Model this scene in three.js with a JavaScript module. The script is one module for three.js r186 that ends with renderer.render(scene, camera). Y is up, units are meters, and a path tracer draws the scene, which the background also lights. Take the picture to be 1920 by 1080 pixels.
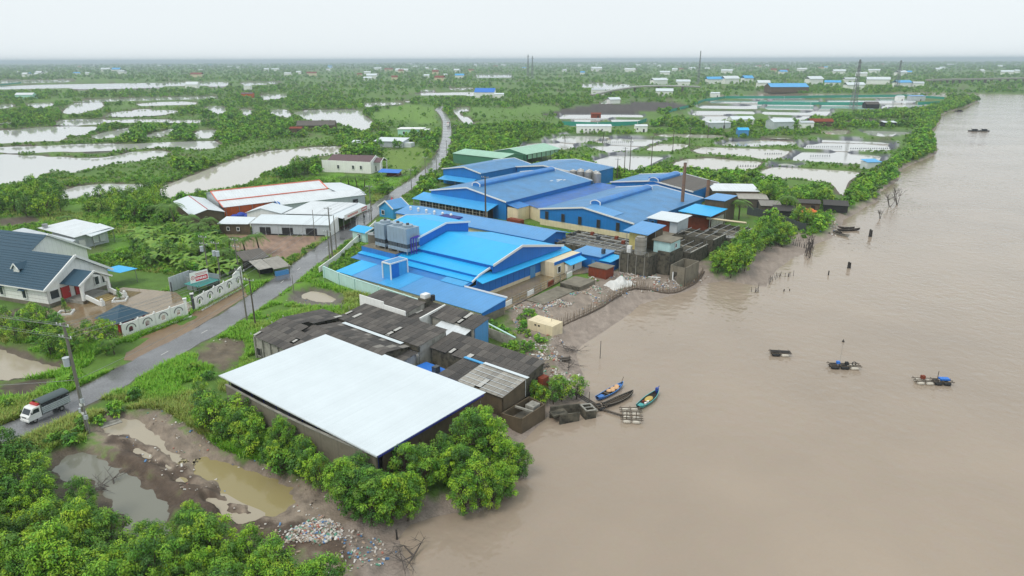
import * as THREE from 'three';
import { mergeGeometries } from 'three/addons/utils/BufferGeometryUtils.js';
import { FontLoader } from 'three/addons/loaders/FontLoader.js';
import { TextGeometry } from 'three/addons/geometries/TextGeometry.js';

// ---------------------------------------------------------------- camera, sky, sun, exposure
const scene = new THREE.Scene();
const CAM_H = 48, FOCAL = 1270, HORIZON = 112, ROLL = 0.003125;      // drone height, focal length for a 1920 px frame
const PITCH = Math.atan((540 - HORIZON) / FOCAL);
const camera = new THREE.PerspectiveCamera(2 * Math.atan(540 / FOCAL) * 180 / Math.PI, 16 / 9, 0.5, 60000);
camera.position.set(0, CAM_H, 0);
camera.rotation.order = 'YXZ';
camera.rotation.set(-PITCH, 0, -ROLL);
const renderer = new THREE.WebGLRenderer({ antialias: true });
renderer.setSize(1024, 576);
renderer.toneMapping = THREE.LinearToneMapping;
renderer.toneMappingExposure = 1.08;
renderer.shadowMap.enabled = true;

{ // overcast sky: an even veil of cloud, a little brighter overhead, soft mottling
  const w = 256, h = 128, data = new Float32Array(w * h * 4);
  for (let j = 0; j < h; j++) for (let i = 0; i < w; i++) {
    const el = ((j + 0.5) / h - 0.5) * Math.PI, az = (i + 0.5) / w * Math.PI * 2;
    const s = Math.max(0, Math.sin(el));
    const m = 0.02 * Math.sin(az * 3 + s * 5 + 1) + 0.015 * Math.sin(az * 7 - s * 9) + 0.01 * Math.sin(az * 13 + s * 21);
    const L = (0.86 + 0.1 * s) * (1 + m * (0.3 + s));
    const k = (j * w + i) * 4;
    data[k] = L * (0.935 - 0.02 * s); data[k + 1] = L * 1.0; data[k + 2] = L * 1.03; data[k + 3] = 1;
  }
  const sky = new THREE.DataTexture(data, w, h, THREE.RGBAFormat, THREE.FloatType);
  sky.mapping = THREE.EquirectangularReflectionMapping;
  sky.magFilter = THREE.LinearFilter; sky.minFilter = THREE.LinearFilter; sky.wrapS = THREE.RepeatWrapping;
  sky.needsUpdate = true;
  scene.background = sky; scene.environment = sky;
}
const sun = new THREE.DirectionalLight(0xfff6ea, 1.4);
sun.position.set(-90, 240, -40); sun.target.position.set(20, 0, -150);
sun.castShadow = true; sun.shadow.radius = 40; sun.shadow.mapSize.set(2048, 2048);
Object.assign(sun.shadow.camera, { left: -250, right: 250, top: 250, bottom: -250, near: 1, far: 900 });
scene.add(sun, sun.target);
scene.fog = new THREE.FogExp2(0xd6e6f0, 0.00016);

// ---------------------------------------------------------------- helpers
const V3 = THREE.Vector3;
const V = (x, y, z) => new V3(x, y, z);
let seed = 12345;
const rnd = () => { seed = (seed * 1664525 + 1013904223) >>> 0; return seed / 4294967296; };
const rr = (a, b) => a + (b - a) * rnd();
const pick = (a) => a[Math.floor(rnd() * a.length)];
const clamp = (x, a = 0, b = 1) => Math.min(b, Math.max(a, x));
const sstep = (a, b, x) => { const t = clamp((x - a) / (b - a)); return t * t * (3 - 2 * t); };
const mix = (a, b, t) => a + (b - a) * t;
const hash2 = (i, j) => { let n = (Math.imul(i, 374761393) + Math.imul(j, 668265263)) | 0; n = Math.imul(n ^ (n >>> 13), 1274126177); return ((n ^ (n >>> 16)) >>> 0) / 4294967296; };
function noise(x, y) { const i = Math.floor(x), j = Math.floor(y); let a = x - i, b = y - j; a = a * a * (3 - 2 * a); b = b * b * (3 - 2 * b);
  return mix(mix(hash2(i, j), hash2(i + 1, j), a), mix(hash2(i, j + 1), hash2(i + 1, j + 1), a), b); }
const fbm = (x, y, n = 4) => { let s = 0, a = 0.5, t = 0; for (let k = 0; k < n; k++) { s += a * noise(x, y); t += a; a *= 0.5; x = x * 2.03 + 17.1; y = y * 2.03 + 5.3; } return s / t; };
// where the ray of a place in the survey photograph meets the level plane y = h
const cT = Math.cos(PITCH), sT = Math.sin(PITCH), cR = Math.cos(ROLL), sR = Math.sin(ROLL);
function G(px, py, h = 1.2) {
  const a = px - 960, b = py - 540, u = a * cR - b * sR, v = a * sR + b * cR;
  const t = (h - CAM_H) / (-v * cT - FOCAL * sT);
  return V(u * t, h, -(FOCAL * cT - v * sT) * t);
}
const LAND = 1.2;
const used = {};
const numbered = (n) => { const k = used[n] = (used[n] ?? -1) + 1; return k ? n + '_' + String(k).padStart(3, '0') : n; };
const L4 = (r, g, b) => new THREE.Color().setRGB(r, g, b);
const std = (c, rough = 0.8, o = {}) => new THREE.MeshStandardMaterial({ color: Array.isArray(c) ? L4(...c) : c, roughness: rough, ...o });
function shade(o) { o.traverse((m) => { if (m.isMesh) { m.castShadow = true; m.receiveShadow = true; } }); return o; }
function thing(name, label, category, pos = [0, 0, 0], turn = 0, group) {
  const o = new THREE.Group(); o.name = numbered(name); o.position.set(...pos); o.rotation.y = turn;
  o.userData = { label, category }; if (group) o.userData.group = group; scene.add(o); return o;
}
function part(name, geo, m, parent) { const o = new THREE.Mesh(Array.isArray(geo) ? join(geo) : geo, m); o.name = name; o.castShadow = o.receiveShadow = true; parent.add(o); return o; }
function solo(name, geo, m, label, category, pos = [0, 0, 0], group) {
  const o = new THREE.Mesh(Array.isArray(geo) ? join(geo) : geo, m); o.name = numbered(name); o.position.set(...pos); o.castShadow = o.receiveShadow = true;
  o.userData = { label, category }; if (group) o.userData.group = group; scene.add(o); return o;
}
function setting(name, geo, m) { const o = new THREE.Mesh(geo, m); o.name = numbered(name); o.receiveShadow = true; o.castShadow = true; o.userData.kind = 'structure'; scene.add(o); return o; }
function copyOf(o, pos, turn, label, group) { const c = o.clone(); c.name = numbered(o.name.replace(/_\d\d\d$/, '')); c.userData = { ...o.userData };
  c.position.set(...pos); c.rotation.y = turn; if (label) c.userData.label = label; if (group) c.userData.group = group; scene.add(c); return c; }
const join = (gs) => mergeGeometries(gs.map((g) => { const h = g.index ? g.toNonIndexed() : g; for (const k of Object.keys(h.attributes)) if (!['position', 'normal', 'uv'].includes(k)) h.deleteAttribute(k); return h; }));
// box with uv in metres; x, z centre, y bottom
function bx(w, h, d, x = 0, y = 0, z = 0, ry = 0) {
  const g = new THREE.BoxGeometry(w, h, d); const uv = g.attributes.uv, s = [[d, h], [d, h], [w, d], [w, d], [w, h], [w, h]];
  for (let i = 0; i < 24; i++) uv.setXY(i, uv.getX(i) * s[i >> 2][0], uv.getY(i) * s[i >> 2][1]);
  if (ry) g.rotateY(ry); g.translate(x, y + h / 2, z); return g;
}
function bar(a, b, r, seg = 6, r2 = r) { // round bar from a to b
  const d = b.clone().sub(a), l = d.length(); const g = new THREE.CylinderGeometry(r2, r, l, seg); g.translate(0, l / 2, 0);
  g.applyQuaternion(new THREE.Quaternion().setFromUnitVectors(V(0, 1, 0), d.normalize())); g.translate(a.x, a.y, a.z); return g;
}
function beam(a, b, w, h) { // square bar from a to b
  const d = b.clone().sub(a), l = d.length(); const g = bx(w, h, l, 0, -h / 2, 0); const m = new THREE.Matrix4().lookAt(b, a, V(0, 1, 0)); g.applyMatrix4(m);
  g.translate((a.x + b.x) / 2, (a.y + b.y) / 2, (a.z + b.z) / 2); return g;
}
const cyl = (r, h, x = 0, y = 0, z = 0, seg = 16, r2 = r) => { const g = new THREE.CylinderGeometry(r2, r, h, seg); g.translate(x, y + h / 2, z); return g; };
// flat polygon of thickness t (below the given face); uv in metres: u along the first edge, v up the face
function slab(pts, t = 0.08) {
  const n = pts.length, e1 = pts[1].clone().sub(pts[0]).normalize(); const nor = new V3();
  for (let i = 1; i < n - 1; i++) nor.add(pts[i].clone().sub(pts[0]).cross(pts[i + 1].clone().sub(pts[0])));
  nor.normalize(); const e2 = nor.clone().cross(e1), low = pts.map((p) => p.clone().addScaledVector(nor, -t));
  const pos = [], uv = [], q = (p) => { const d = p.clone().sub(pts[0]); return [d.dot(e1), d.dot(e2)]; };
  const tri = (a, b, c) => { for (const p of [a, b, c]) { pos.push(p.x, p.y, p.z); uv.push(...q(p)); } };
  const flat = pts.map((p) => new THREE.Vector2(...q(p)));
  for (const [a, b, c] of THREE.ShapeUtils.triangulateShape(flat, [])) { tri(pts[a], pts[b], pts[c]); tri(low[a], low[c], low[b]); }
  for (let i = 0; i < n; i++) { const j = (i + 1) % n; tri(pts[i], low[i], low[j]); tri(pts[i], low[j], pts[j]); }
  const g = new THREE.BufferGeometry(); g.setAttribute('position', new THREE.Float32BufferAttribute(pos, 3)); g.setAttribute('uv', new THREE.Float32BufferAttribute(uv, 2));
  g.computeVertexNormals(); return g;
}
// tiled texture from a function of (x, y) in 0..1 giving grey or [r,g,b] (sRGB 0..255)
function tex(n, fn, metres, color = true) {
  const d = new Uint8Array(n * n * 4);
  for (let j = 0; j < n; j++) for (let i = 0; i < n; i++) { const c = fn(i / n, j / n, i, j), k = (j * n + i) * 4; if (Array.isArray(c)) { d[k] = c[0]; d[k + 1] = c[1]; d[k + 2] = c[2]; } else d[k] = d[k + 1] = d[k + 2] = c; d[k + 3] = 255; }
  const t = new THREE.DataTexture(d, n, n); t.wrapS = t.wrapT = THREE.RepeatWrapping; t.magFilter = THREE.LinearFilter; t.minFilter = THREE.LinearMipmapLinearFilter; t.generateMipmaps = true;
  if (color) t.colorSpace = THREE.SRGBColorSpace; t.repeat.set(1 / metres, 1 / metres); t.needsUpdate = true; return t;
}
const tile = (x, y, f, n = 3) => { // noise that repeats over 0..1
  const a = fbm(x * f, y * f, n), b = fbm((x - 1) * f, y * f, n), c = fbm(x * f, (y - 1) * f, n), d = fbm((x - 1) * f, (y - 1) * f, n);
  return mix(mix(a, b, x), mix(c, d, x), y); };

// ---------------------------------------------------------------- plan geometry: river, ponds, road
const pxs = (s) => { const a = s.trim().split(/[\s,]+/).map(Number), o = []; for (let i = 0; i < a.length; i += 2) o.push([a[i], a[i + 1]]); return o; };
const plan = (s, h = LAND) => pxs(s).map(([x, y]) => { const p = G(x, y, h); return [p.x, p.z]; });
function region(pts) { let a = 1e9, b = 1e9, c = -1e9, d = -1e9; for (const [x, z] of pts) { a = Math.min(a, x); b = Math.min(b, z); c = Math.max(c, x); d = Math.max(d, z); } return { pts, box: [a, b, c, d] }; }
function sdf({ pts, box }, x, z, reach = 1e9) { // distance to the outline, negative inside
  if (x < box[0] - reach || x > box[2] + reach || z < box[1] - reach || z > box[3] + reach) return reach;
  let d = 1e18, inside = false; const n = pts.length;
  for (let i = 0, j = n - 1; i < n; j = i++) {
    const [ax, az] = pts[j], [bx_, bz] = pts[i], ex = bx_ - ax, ez = bz - az, t = clamp(((x - ax) * ex + (z - az) * ez) / (ex * ex + ez * ez)), qx = x - ax - t * ex, qz = z - az - t * ez;
    d = Math.min(d, qx * qx + qz * qz);
    if ((bz > z) !== (az > z) && x < (ax - bx_) * (z - bz) / (az - bz) + bx_) inside = !inside;
  }
  d = Math.sqrt(d); return inside ? -d : d;
}
function smoothLine(pts, n = 6) { // rounder outline through the given corners
  const o = []; const N = pts.length, P = (i) => pts[(i + N) % N];
  for (let i = 0; i < N; i++) for (let k = 0; k < n; k++) { const t = k / n, a = P(i - 1), b = P(i), c = P(i + 1), d = P(i + 2);
    o.push([0, 1].map((q) => 0.5 * (2 * b[q] + (c[q] - a[q]) * t * 0.7 + (2 * a[q] - 5 * b[q] + 4 * c[q] - d[q]) * t * t * 0.7 + 0.3 * 2 * (c[q] - b[q]) * t + (3 * b[q] - a[q] - 3 * c[q] + d[q]) * t * t * t * 0.7))); }
  return o; }
const bankPx = `772,1085 757,1040 748,1010 768,985 812,970 850,962 895,962 925,945 942,925 935,880 945,850 985,823 1012,795 1028,780 1045,772 1092,750 1108,730
 1098,712 1088,690 1080,665 1090,648 1135,620 1185,586 1200,572 1250,557 1290,546 1325,531 1352,527 1390,531 1436,540 1444,522 1458,505 1487,485 1511,475 1532,456 1557,447 1578,430
 1580,412 1603,401 1622,388 1645,378 1650,360 1668,348 1687,335 1687,320 1710,307 1738,297 1756,287 1758,277 1748,262 1746,250 1755,238 1762,228 1762,218 1777,210 1808,202 1837,189 1829,181 1767,179 1700,182 1590,183 1440,185 1350,182 1440,177.5 1590,177.5 1767,176.5 1920,176.5 2700,175`;
const river = region([...plan(bankPx, 0), [3000, -900], [3000, 400], [-30, 400], [-14, 20]]);

const pondPx = `-20,292 50,292 120,295 165,297 203,295 250,285 295,282 325,288 275,300 225,306 180,314 140,324 100,320 55,341 38,343 -20,345
-20,278 100,272 250,269 405,265 408,277 375,281 350,280 300,276 250,280 212,282 125,285 25,287 -20,286
-20,246 37,242 75,239 135,237 187,237 175,246 160,252 125,256 118,264 75,266 -20,268
172,255 212,245 247,240 240,250 222,257 180,261
255,260 287,250 330,241 322,252 300,256
360,254 375,245 410,244 405,252 397,259 367,259
97,231 125,225 187,224 350,225 405,229 400,231 312,230 237,230 200,230 175,235 120,235
192,216 225,210 270,205 338,209 310,215 250,219 200,219
120,207 140,194 190,192 192,202 150,212 120,216
50,196 100,192 95,200 65,202
-30,200 20,196 28,202 -30,206
-30,229 20,228 30,231 -30,234
130,190 200,186 250,184 405,181 390,185 275,190 175,191
260,195 325,190 370,193 370,197 265,199
385,203 400,198 425,203 420,212 405,213
450,206 460,204 475,208 470,216 455,214
-20,163 137,157 175,156 250,155 420,154 422,162 350,162 250,166 175,167 100,167 -20,168
-20,153 100,151 237,150 225,152 125,155 -20,157
430,159 470,155 540,153 480,160
305,350 350,333 395,315 430,303 480,288 530,281 580,277 645,275 645,287 600,292 560,303 530,312 500,322 465,345 440,352 385,358 320,372 300,366
105,363 140,351 200,345 290,347 300,352 230,362 180,366 160,371 125,376
551,209 605,206 682,206 677,213 697,227 695,240 680,245 642,235 620,227 575,225 555,215
502,206 537,206 546,216 542,220 512,215
490,179 530,175 539,179 535,183 495,187
680,195 730,192 770,190 755,195 717,198 688,201
765,180 792,175 897,173 895,180 830,179
792,169 880,165 880,168 795,172
851,205 877,201 880,207 862,210 864,216 882,222 887,235 870,230 855,215
1087,159 1120,156 1185,159 1195,161 1145,168 1120,166 1095,164
1123,192 1145,187 1165,186 1160,190 1135,195
1212,281 1237,271 1292,271 1282,277 1260,284
1260,310 1285,299 1335,297 1422,304 1425,309 1405,320 1360,320 1285,315
1415,326 1440,316 1490,315 1610,323 1592,340 1580,366 1572,362 1560,345 1500,336 1420,334
1227,255 1272,252 1360,255 1335,260
1297,286 1320,277 1440,279 1478,281 1480,285 1465,295 1440,299 1380,291
1535,245 1590,245 1582,252 1550,252
1420,258 1450,256 1490,258 1480,261
358,868 382,855 415,864 450,875 500,890 543,913 568,942 543,953 517,967 490,962 450,937 400,913 365,885
118,852 150,850 195,870 237,887 273,911 299,938 320,950 308,982 311,997 284,1021 267,1006 237,997 231,979 201,950 190,920 166,902 124,902 110,878
-30,640 0,655 25,662 50,672 82,682 115,687 105,700 82,705 50,712 -30,706
560,553 585,545 617,552 625,567 575,563
190,798 222,786 246,788 270,802 293,819 299,831 267,831 219,813
300,836 330,850 350,866 335,868 306,848
250,838 285,850 300,866 286,868 258,852
310,872 345,890 372,912 355,912 325,892
395,938 430,958 470,975 455,982 415,962`.split('\n');
// shrimp ponds lined with plastic sheet
const linedPx = `1017,262 1055,251 1150,255 1090,267
1107,266 1160,256 1255,259 1210,272 1150,270
967,270 1022,264 1085,269 1080,277 1020,280
1100,273 1135,270 1205,273 1185,282 1135,284
1096,301 1145,287 1257,291 1225,307 1192,320 1140,315
1345,269 1372,261 1440,262 1497,264 1492,271 1440,272 1380,272
1472,297 1497,282 1580,282 1662,291 1655,303 1590,307 1515,302
1500,278 1515,266 1615,267 1677,273 1672,281 1615,282 1540,280
1537,259 1590,259 1685,265 1680,268 1540,264
1605,247 1627,243 1710,245 1710,251 1655,254
1440,310 1455,303 1502,304 1500,311
1320,192 1345,186.5 1440,186.5 1432,192
1440,192 1450,186.5 1540,186.5 1532,192
1545,192 1552,186.5 1700,185 1750,190 1700,193
1300,203 1318,195 1430,196 1420,203
1430,204 1438,196 1530,196 1524,205
1535,204 1540,196 1640,195 1640,203
1650,202 1655,196 1740,195 1730,199
1295,214 1300,207 1420,207 1415,214
1425,214 1430,207 1560,208 1552,215
1310,226 1322,217 1380,217 1374,226
1440,224 1450,217 1520,217 1512,224
1045,221 1055,214 1200,213 1212,218 1120,221
1055,229 1080,223 1130,223 1120,229
1135,228 1150,222 1222,222 1202,228
1060,234 1075,231 1185,231 1180,234
885,147 897,141 962,140 955,147`.split('\n');
const POND = 0.55;
const ponds = pondPx.map((s) => region(smoothLine(plan(s, POND), 4)));
const lined = linedPx.map((s) => region(plan(s, 0.9)));
const roadL = plan(`-40,822 50,784 130,745 250,680 370,612 452,566 490,541 535,510 572,482 606,455 631,436 655,416 685,391 713,371 740,353 770,335 790,321 806,305 820,285 826,268 829,250 829,238 827,225 821,213 814,206 822,201 840,197`);
const roadR = plan(`-40,850 62,808 165,752 255,707 330,672 405,632 470,590 525,548 570,512 610,482 642,460 668,440 692,423 716,400 745,377 775,355 800,338 822,318 836,296 844,278 847,258 847,240 845,225 836,212 829,206 832,202 848,198`);
// ---------------------------------------------------------------- ground
const roadMid = roadL.map((a, i) => { const b = roadR[i]; return [(a[0] + b[0]) / 2, (a[1] + b[1]) / 2]; });
const ROADW = 5.9;
function lineDist(line, x, z) { let d = 1e18; for (let i = 0; i + 1 < line.length; i++) { const [ax, az] = line[i], [cx, cz] = line[i + 1], ex = cx - ax, ez = cz - az, t = clamp(((x - ax) * ex + (z - az) * ez) / (ex * ex + ez * ez)), qx = x - ax - t * ex, qz = z - az - t * ez; d = Math.min(d, qx * qx + qz * qz); } return Math.sqrt(d); }
const roadBox = region(roadMid).box;
const roadDist = (x, z) => (x < roadBox[0] - 30 || x > roadBox[2] + 30 || z < roadBox[1] - 30 || z > roadBox[3] + 30) ? 30 : lineDist(roadMid, x, z);
const mudflats = [`1045,775 1095,748 1110,728 1100,700 1085,660 1095,640 1190,585 1330,530 1320,515 1240,545 1195,545 1110,590 1040,625 1035,660 1060,700 1030,740`,
  `1395,530 1440,545 1470,500 1520,475 1540,452 1500,440 1430,455 1400,490`, `700,1090 640,1000 700,985 780,960 850,970 800,1000 790,1080`, `930,950 960,840 1010,800 1040,770 1010,760 950,800 900,860`].map((s) => region(plan(s, 0.3)));
const dirtAndShade = [ // bare earth and mud, the last with painted thicket shade: outline, colour, raised
  [`165,795 215,770 300,770 345,800 420,850 520,890 625,915 660,960 740,990 790,1040 720,1090 560,1060 480,1000 400,960 300,900 240,870 170,830`, [0.33, 0.265, 0.205], 0],
  [`205,812 260,835 330,875 420,930 520,985 640,1000 700,1020 690,1050 560,1050 450,1010 360,960 280,905 220,860`, [0.14, 0.098, 0.07], 0.5],
  [`427,440 500,440 612,443 532,489 500,477 440,470`, [0.38, 0.25, 0.18], 0],
  [`385,645 420,635 455,640 455,665 420,690 370,680`, [0.2, 0.16, 0.11], 0],
  [`545,552 590,540 640,552 640,575 560,570`, [0.2, 0.18, 0.15], 0],
  [`1015,216 1060,204 1120,195 1200,192 1290,194 1285,205 1240,210 1100,213`, [0.075, 0.06, 0.055], 0],
  [`1560,232 1600,225 1700,221 1720,228 1640,234`, [0.1, 0.08, 0.065], 0],
  [`0,410 60,405 80,415 0,428`, [0.14, 0.11, 0.08], 0],
  [`165,369 200,357 260,346 300,344 240,358 180,372`, [0.1, 0.08, 0.06], 0],
  [`130,289 180,284 240,281 240,284 180,288 140,292`, [0.09, 0.07, 0.06], 0],
  [`960,560 1040,560 1200,480 1330,490 1330,515 1240,545 1195,545 1100,592 1035,625 990,650 960,610`, [0.36, 0.295, 0.24], 0],
  [`1395,530 1440,545 1470,500 1520,475 1540,452 1500,440 1430,455 1400,490`, [0.4, 0.335, 0.29], 0],
  [`0,715 60,715 110,712 60,740 0,745`, [0.11, 0.085, 0.06], 0],
  [`0,585 90,580 120,600 20,600`, [0.15, 0.115, 0.085], 0],
  [`800,700 1000,650 1060,700 1050,770 960,850 900,870 880,800`, [0.3, 0.235, 0.185], 0],
  [`-90,880 110,890 170,950 210,1000 300,1045 480,1070 700,1130 700,1260 -150,1260`, [0.07, 0.055, 0.04], 0],  // thicket floor: dark mud, with shade between the trees put into its colour
].map(([s, c, up]) => ({ r: region(plan(s)), c, up }));
const lawns = [[`880,225 870,200 960,205 1000,195 1060,205`, [0.14, 0.29, 0.025]], [`700,212 760,195 815,200 820,230 800,232 740,225 705,225`, [0.17, 0.33, 0.03]], [`575,330 640,325 720,335 770,325 745,345 700,358 640,345`, [0.16, 0.36, 0.02]],
  [`715,285 780,275 815,285 780,320 750,325 715,300`, [0.18, 0.3, 0.035]], [`40,390 100,375 200,370 240,400 180,430 80,420`, [0.16, 0.34, 0.025]], [`190,440 260,425 330,440 330,480 220,480`, [0.14, 0.32, 0.02]],
  [`480,540 600,470 640,470 620,500 520,570 480,600 410,635`, [0.16, 0.35, 0.02]]].map(([s, c]) => ({ r: region(plan(s)), c }));
function nearPonds(list, x, z, reach) { let d = reach; for (const p of list) { const b = p.box; if (x < b[0] - reach || x > b[2] + reach || z < b[1] - reach || z > b[3] + reach) continue; d = Math.min(d, sdf(p, x, z)); } return d; }
// height of the land; also fills `here` with what lies at the place
const here = { river: 0, pond: 0, lined: 0, road: 0, flat: 0 };
function landH(x, z, fine = true) {
  const r = sdf(river, x, z); here.river = r;
  const p = nearPonds(ponds, x, z, 12), q = nearPonds(lined, x, z, 12); here.pond = p; here.lined = q;
  let flat = 1; if (r < 40 && r > -20) for (const m of mudflats) flat = Math.min(flat, clamp(0.5 + sdf(m, x, z) / 4)); here.flat = flat;
  const wob = (fbm(x * 0.35, z * 0.35, 3) - 0.5);
  let h;
  if (r < 0) h = Math.max(-2, r * 0.22);
  else h = Math.min(LAND, (r + wob * Math.min(r, 2.5)) * mix(0.075, 0.42, flat));
  const dist = Math.hypot(x, z), sl = dist > 250 ? 0.25 : 0.45;
  if (p < 6) h = Math.min(h, Math.max(-0.6, POND + (p + (dist < 250 ? wob * 2.2 + (fbm(x * 1.4 + 3, z * 1.4, 2) - 0.5) * 0.9 : wob * 1.5)) * sl));
  if (q < 6) h = Math.min(h, Math.max(-1.3, 0.9 + q * (dist > 400 ? 1.0 : 0.4)));
  const rd = roadDist(x, z); here.road = rd;
  if (rd < 12) h = Math.max(h, mix(LAND + 0.02, h, sstep(ROADW / 2 + 0.6, 9, rd)));
  if (fine && r > 1.5) { for (const d of dirtAndShade) if (d.up && h > 0.8) { const s = -sdf(d.r, x, z, 3); if (s > 0) h += d.up * sstep(0, 2.2, s) * (0.35 + fbm(x * 0.6, z * 0.6, 3)); }
    if (dist < 260 && rd > 4) for (const d of dirtAndShade) { const s = -sdf(d.r, x, z, 1); if (s > 0 && h > 0.3) { h += (fbm(x * 0.9 + 11, z * 0.9, 4) - 0.5) * 0.45 * sstep(0, 2, s) * sstep(0.2, 1.6, p); break; } }
    if (rd > 4 && p > 1 && q > 3) h += (fbm(x * 0.12 + 9, z * 0.12, 3) - 0.45) * 0.5 * (h > 1 ? 1 : 0) * sstep(4, 9, rd); }
  return h;
}
const MUD = [0.14, 0.11, 0.085];
function groundColour(x, z, h, out) {
  const dist = Math.hypot(x, z), n1 = fbm(x * 0.05, z * 0.05, 4), n2 = fbm(x * 0.9 + 40, z * 0.9, 3), n3 = noise(x * 3.1, z * 3.1);
  let r = mix(0.08, 0.16, n1), g = mix(0.18, 0.31, n1), b = mix(0.016, 0.03, n2);
  const put = (c, t) => { r = mix(r, c[0], t); g = mix(g, c[1], t); b = mix(b, c[2], t); };
  put([0.14, 0.125, 0.06], sstep(0.58, 0.75, fbm(x * 0.08 + 50, z * 0.08, 3)) * 0.6);
  for (const d of lawns) { const s = sdf(d.r, x, z, 4); if (s < 2) put(d.c, sstep(1.5, -1.5, s + (n2 - 0.5) * 4)); }
  const edge = dist < 250 ? 1.1 : 2.2;
  put([0.15, 0.12, 0.085], sstep(edge, edge * 0.35, here.pond + (n2 - 0.5) * 1.4));
  for (const d of dirtAndShade) { const s = sdf(d.r, x, z, 5); if (s < 2.5) { const t = sstep(1.6, -0.8, s + (n2 - 0.5) * 5); put(d.c.map((c) => c * mix(0.7, 1.3, n2)), t); } }
  if (here.river < 9) { const t = sstep(mix(14, 3.2, here.flat), mix(9, 1.2, here.flat), here.river + (n2 - 0.5) * 2.5); put([0.34 + 0.1 * n2, 0.275 + 0.09 * n2, 0.23 + 0.08 * n2], t); }
  if (here.lined < 3) put(here.lined > 0.8 ? [0.4, 0.41, 0.42] : [0.11, 0.12, 0.145], sstep(2.4, 1.4, here.lined));
  if (here.road < ROADW / 2 + 2.2) put([0.16, 0.135, 0.1], sstep(ROADW / 2 + 1.3, ROADW / 2 - 0.2, here.road + (n2 - 0.45) * 2.4));
  const k = mix(0.78, 1.22, n3 * 0.5 + n2 * 0.5);
  out.push(r * k, g * k, b * k);
}
{
  const ang = [], rad = []; const NA = 600;
  for (let a = -180; a < -56; a += 6) ang.push(a);
  for (let i = 0; i <= NA; i++) ang.push(-55 + 110 * i / NA);
  for (let a = 58; a < 180; a += 6) ang.push(a);
  const NR = 600, d0 = 22, d1 = 26000;
  for (let i = 0; i <= NR; i++) rad.push(1 / mix(1 / d0, 1 / d1, Math.pow(i / NR, 0.93)));
  const pos = [0, LAND - 4, 0], col = [0.1, 0.1, 0.05], uv = [0, 0], idx = []; const A = ang.length;
  for (const d of rad) for (const a of ang) { const x = d * Math.sin(a * Math.PI / 180), z = -d * Math.cos(a * Math.PI / 180); const h = landH(x, z, d < 400); pos.push(x, h, z); uv.push(x, z); groundColour(x, z, h, col); }
  for (let i = 0; i < rad.length - 1; i++) for (let j = 0; j < A; j++) { const k = (j + 1) % A, a = 1 + i * A + j, b = 1 + i * A + k, c = a + A, d = b + A; idx.push(a, b, c, b, d, c); }
  for (let j = 0; j < A; j++) idx.push(0, 1 + (j + 1) % A, 1 + j);
  const g = new THREE.BufferGeometry(); g.setAttribute('position', new THREE.Float32BufferAttribute(pos, 3)); g.setAttribute('color', new THREE.Float32BufferAttribute(col, 3)); g.setAttribute('uv', new THREE.Float32BufferAttribute(uv, 2));
  g.setIndex(idx); g.computeVertexNormals();
  const grain = tex(512, (x, y) => 185 + 70 * clamp(tile(x, y, 9, 4) * 0.6 + tile(x, y, 60, 2) * 0.55 - 0.1), 9);
  const bump = tex(512, (x, y) => 255 * clamp(tile(x, y, 24, 4)), 5, false);
  setting('ground', g, std(0xffffff, 0.85, { vertexColors: true, map: grain, bumpMap: bump, bumpScale: 0.12 }));
}
// ---------------------------------------------------------------- water
const ripple = tex(512, (x, y) => 255 * clamp(tile(x, y, 22, 3) * 0.75 + tile(x, y, 70, 2) * 0.25), 14, false);
const swell = tex(512, (x, y) => 255 * clamp(tile(x, y, 9, 3) * 0.45 + tile(x, y, 40, 3) * 0.55), 45, false);
const silt = tex(512, (x, y) => { const n = tile(x, y, 6, 4), m = tile(x, y, 20, 3); const k = 0.9 + 0.2 * (n - 0.5) + 0.1 * (m - 0.5); return [Math.round(172 * k), Math.round(156 * k), Math.round(139 * k)]; }, 210);
const waterM = new THREE.MeshPhysicalMaterial({ map: silt, roughness: 0.07, ior: 1.33, bumpMap: swell, bumpScale: 0.3 });
{ const g = new THREE.CircleGeometry(26000, 96); g.rotateX(-Math.PI / 2); const p = g.attributes.position, u = g.attributes.uv; for (let i = 0; i < p.count; i++) u.setXY(i, p.getX(i), p.getZ(i)); setting('river', g, waterM); }
const pondM = { clear: new THREE.MeshPhysicalMaterial({ color: L4(0.52, 0.52, 0.505), roughness: 0.05, ior: 1.33, bumpMap: ripple, bumpScale: 0.006 }),
  olive: new THREE.MeshPhysicalMaterial({ color: L4(0.3, 0.25, 0.12), roughness: 0.08, ior: 1.33, bumpMap: ripple, bumpScale: 0.008 }),
  pale: new THREE.MeshPhysicalMaterial({ color: L4(0.38, 0.33, 0.25), roughness: 0.1, ior: 1.33, bumpMap: ripple, bumpScale: 0.006 }),
  grey: new THREE.MeshPhysicalMaterial({ color: L4(0.2, 0.2, 0.165), roughness: 0.07, ior: 1.33, bumpMap: ripple, bumpScale: 0.008 }),
  brown: new THREE.MeshPhysicalMaterial({ color: L4(0.5, 0.47, 0.42), roughness: 0.05, ior: 1.33, bumpMap: ripple, bumpScale: 0.007 }) };
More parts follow.
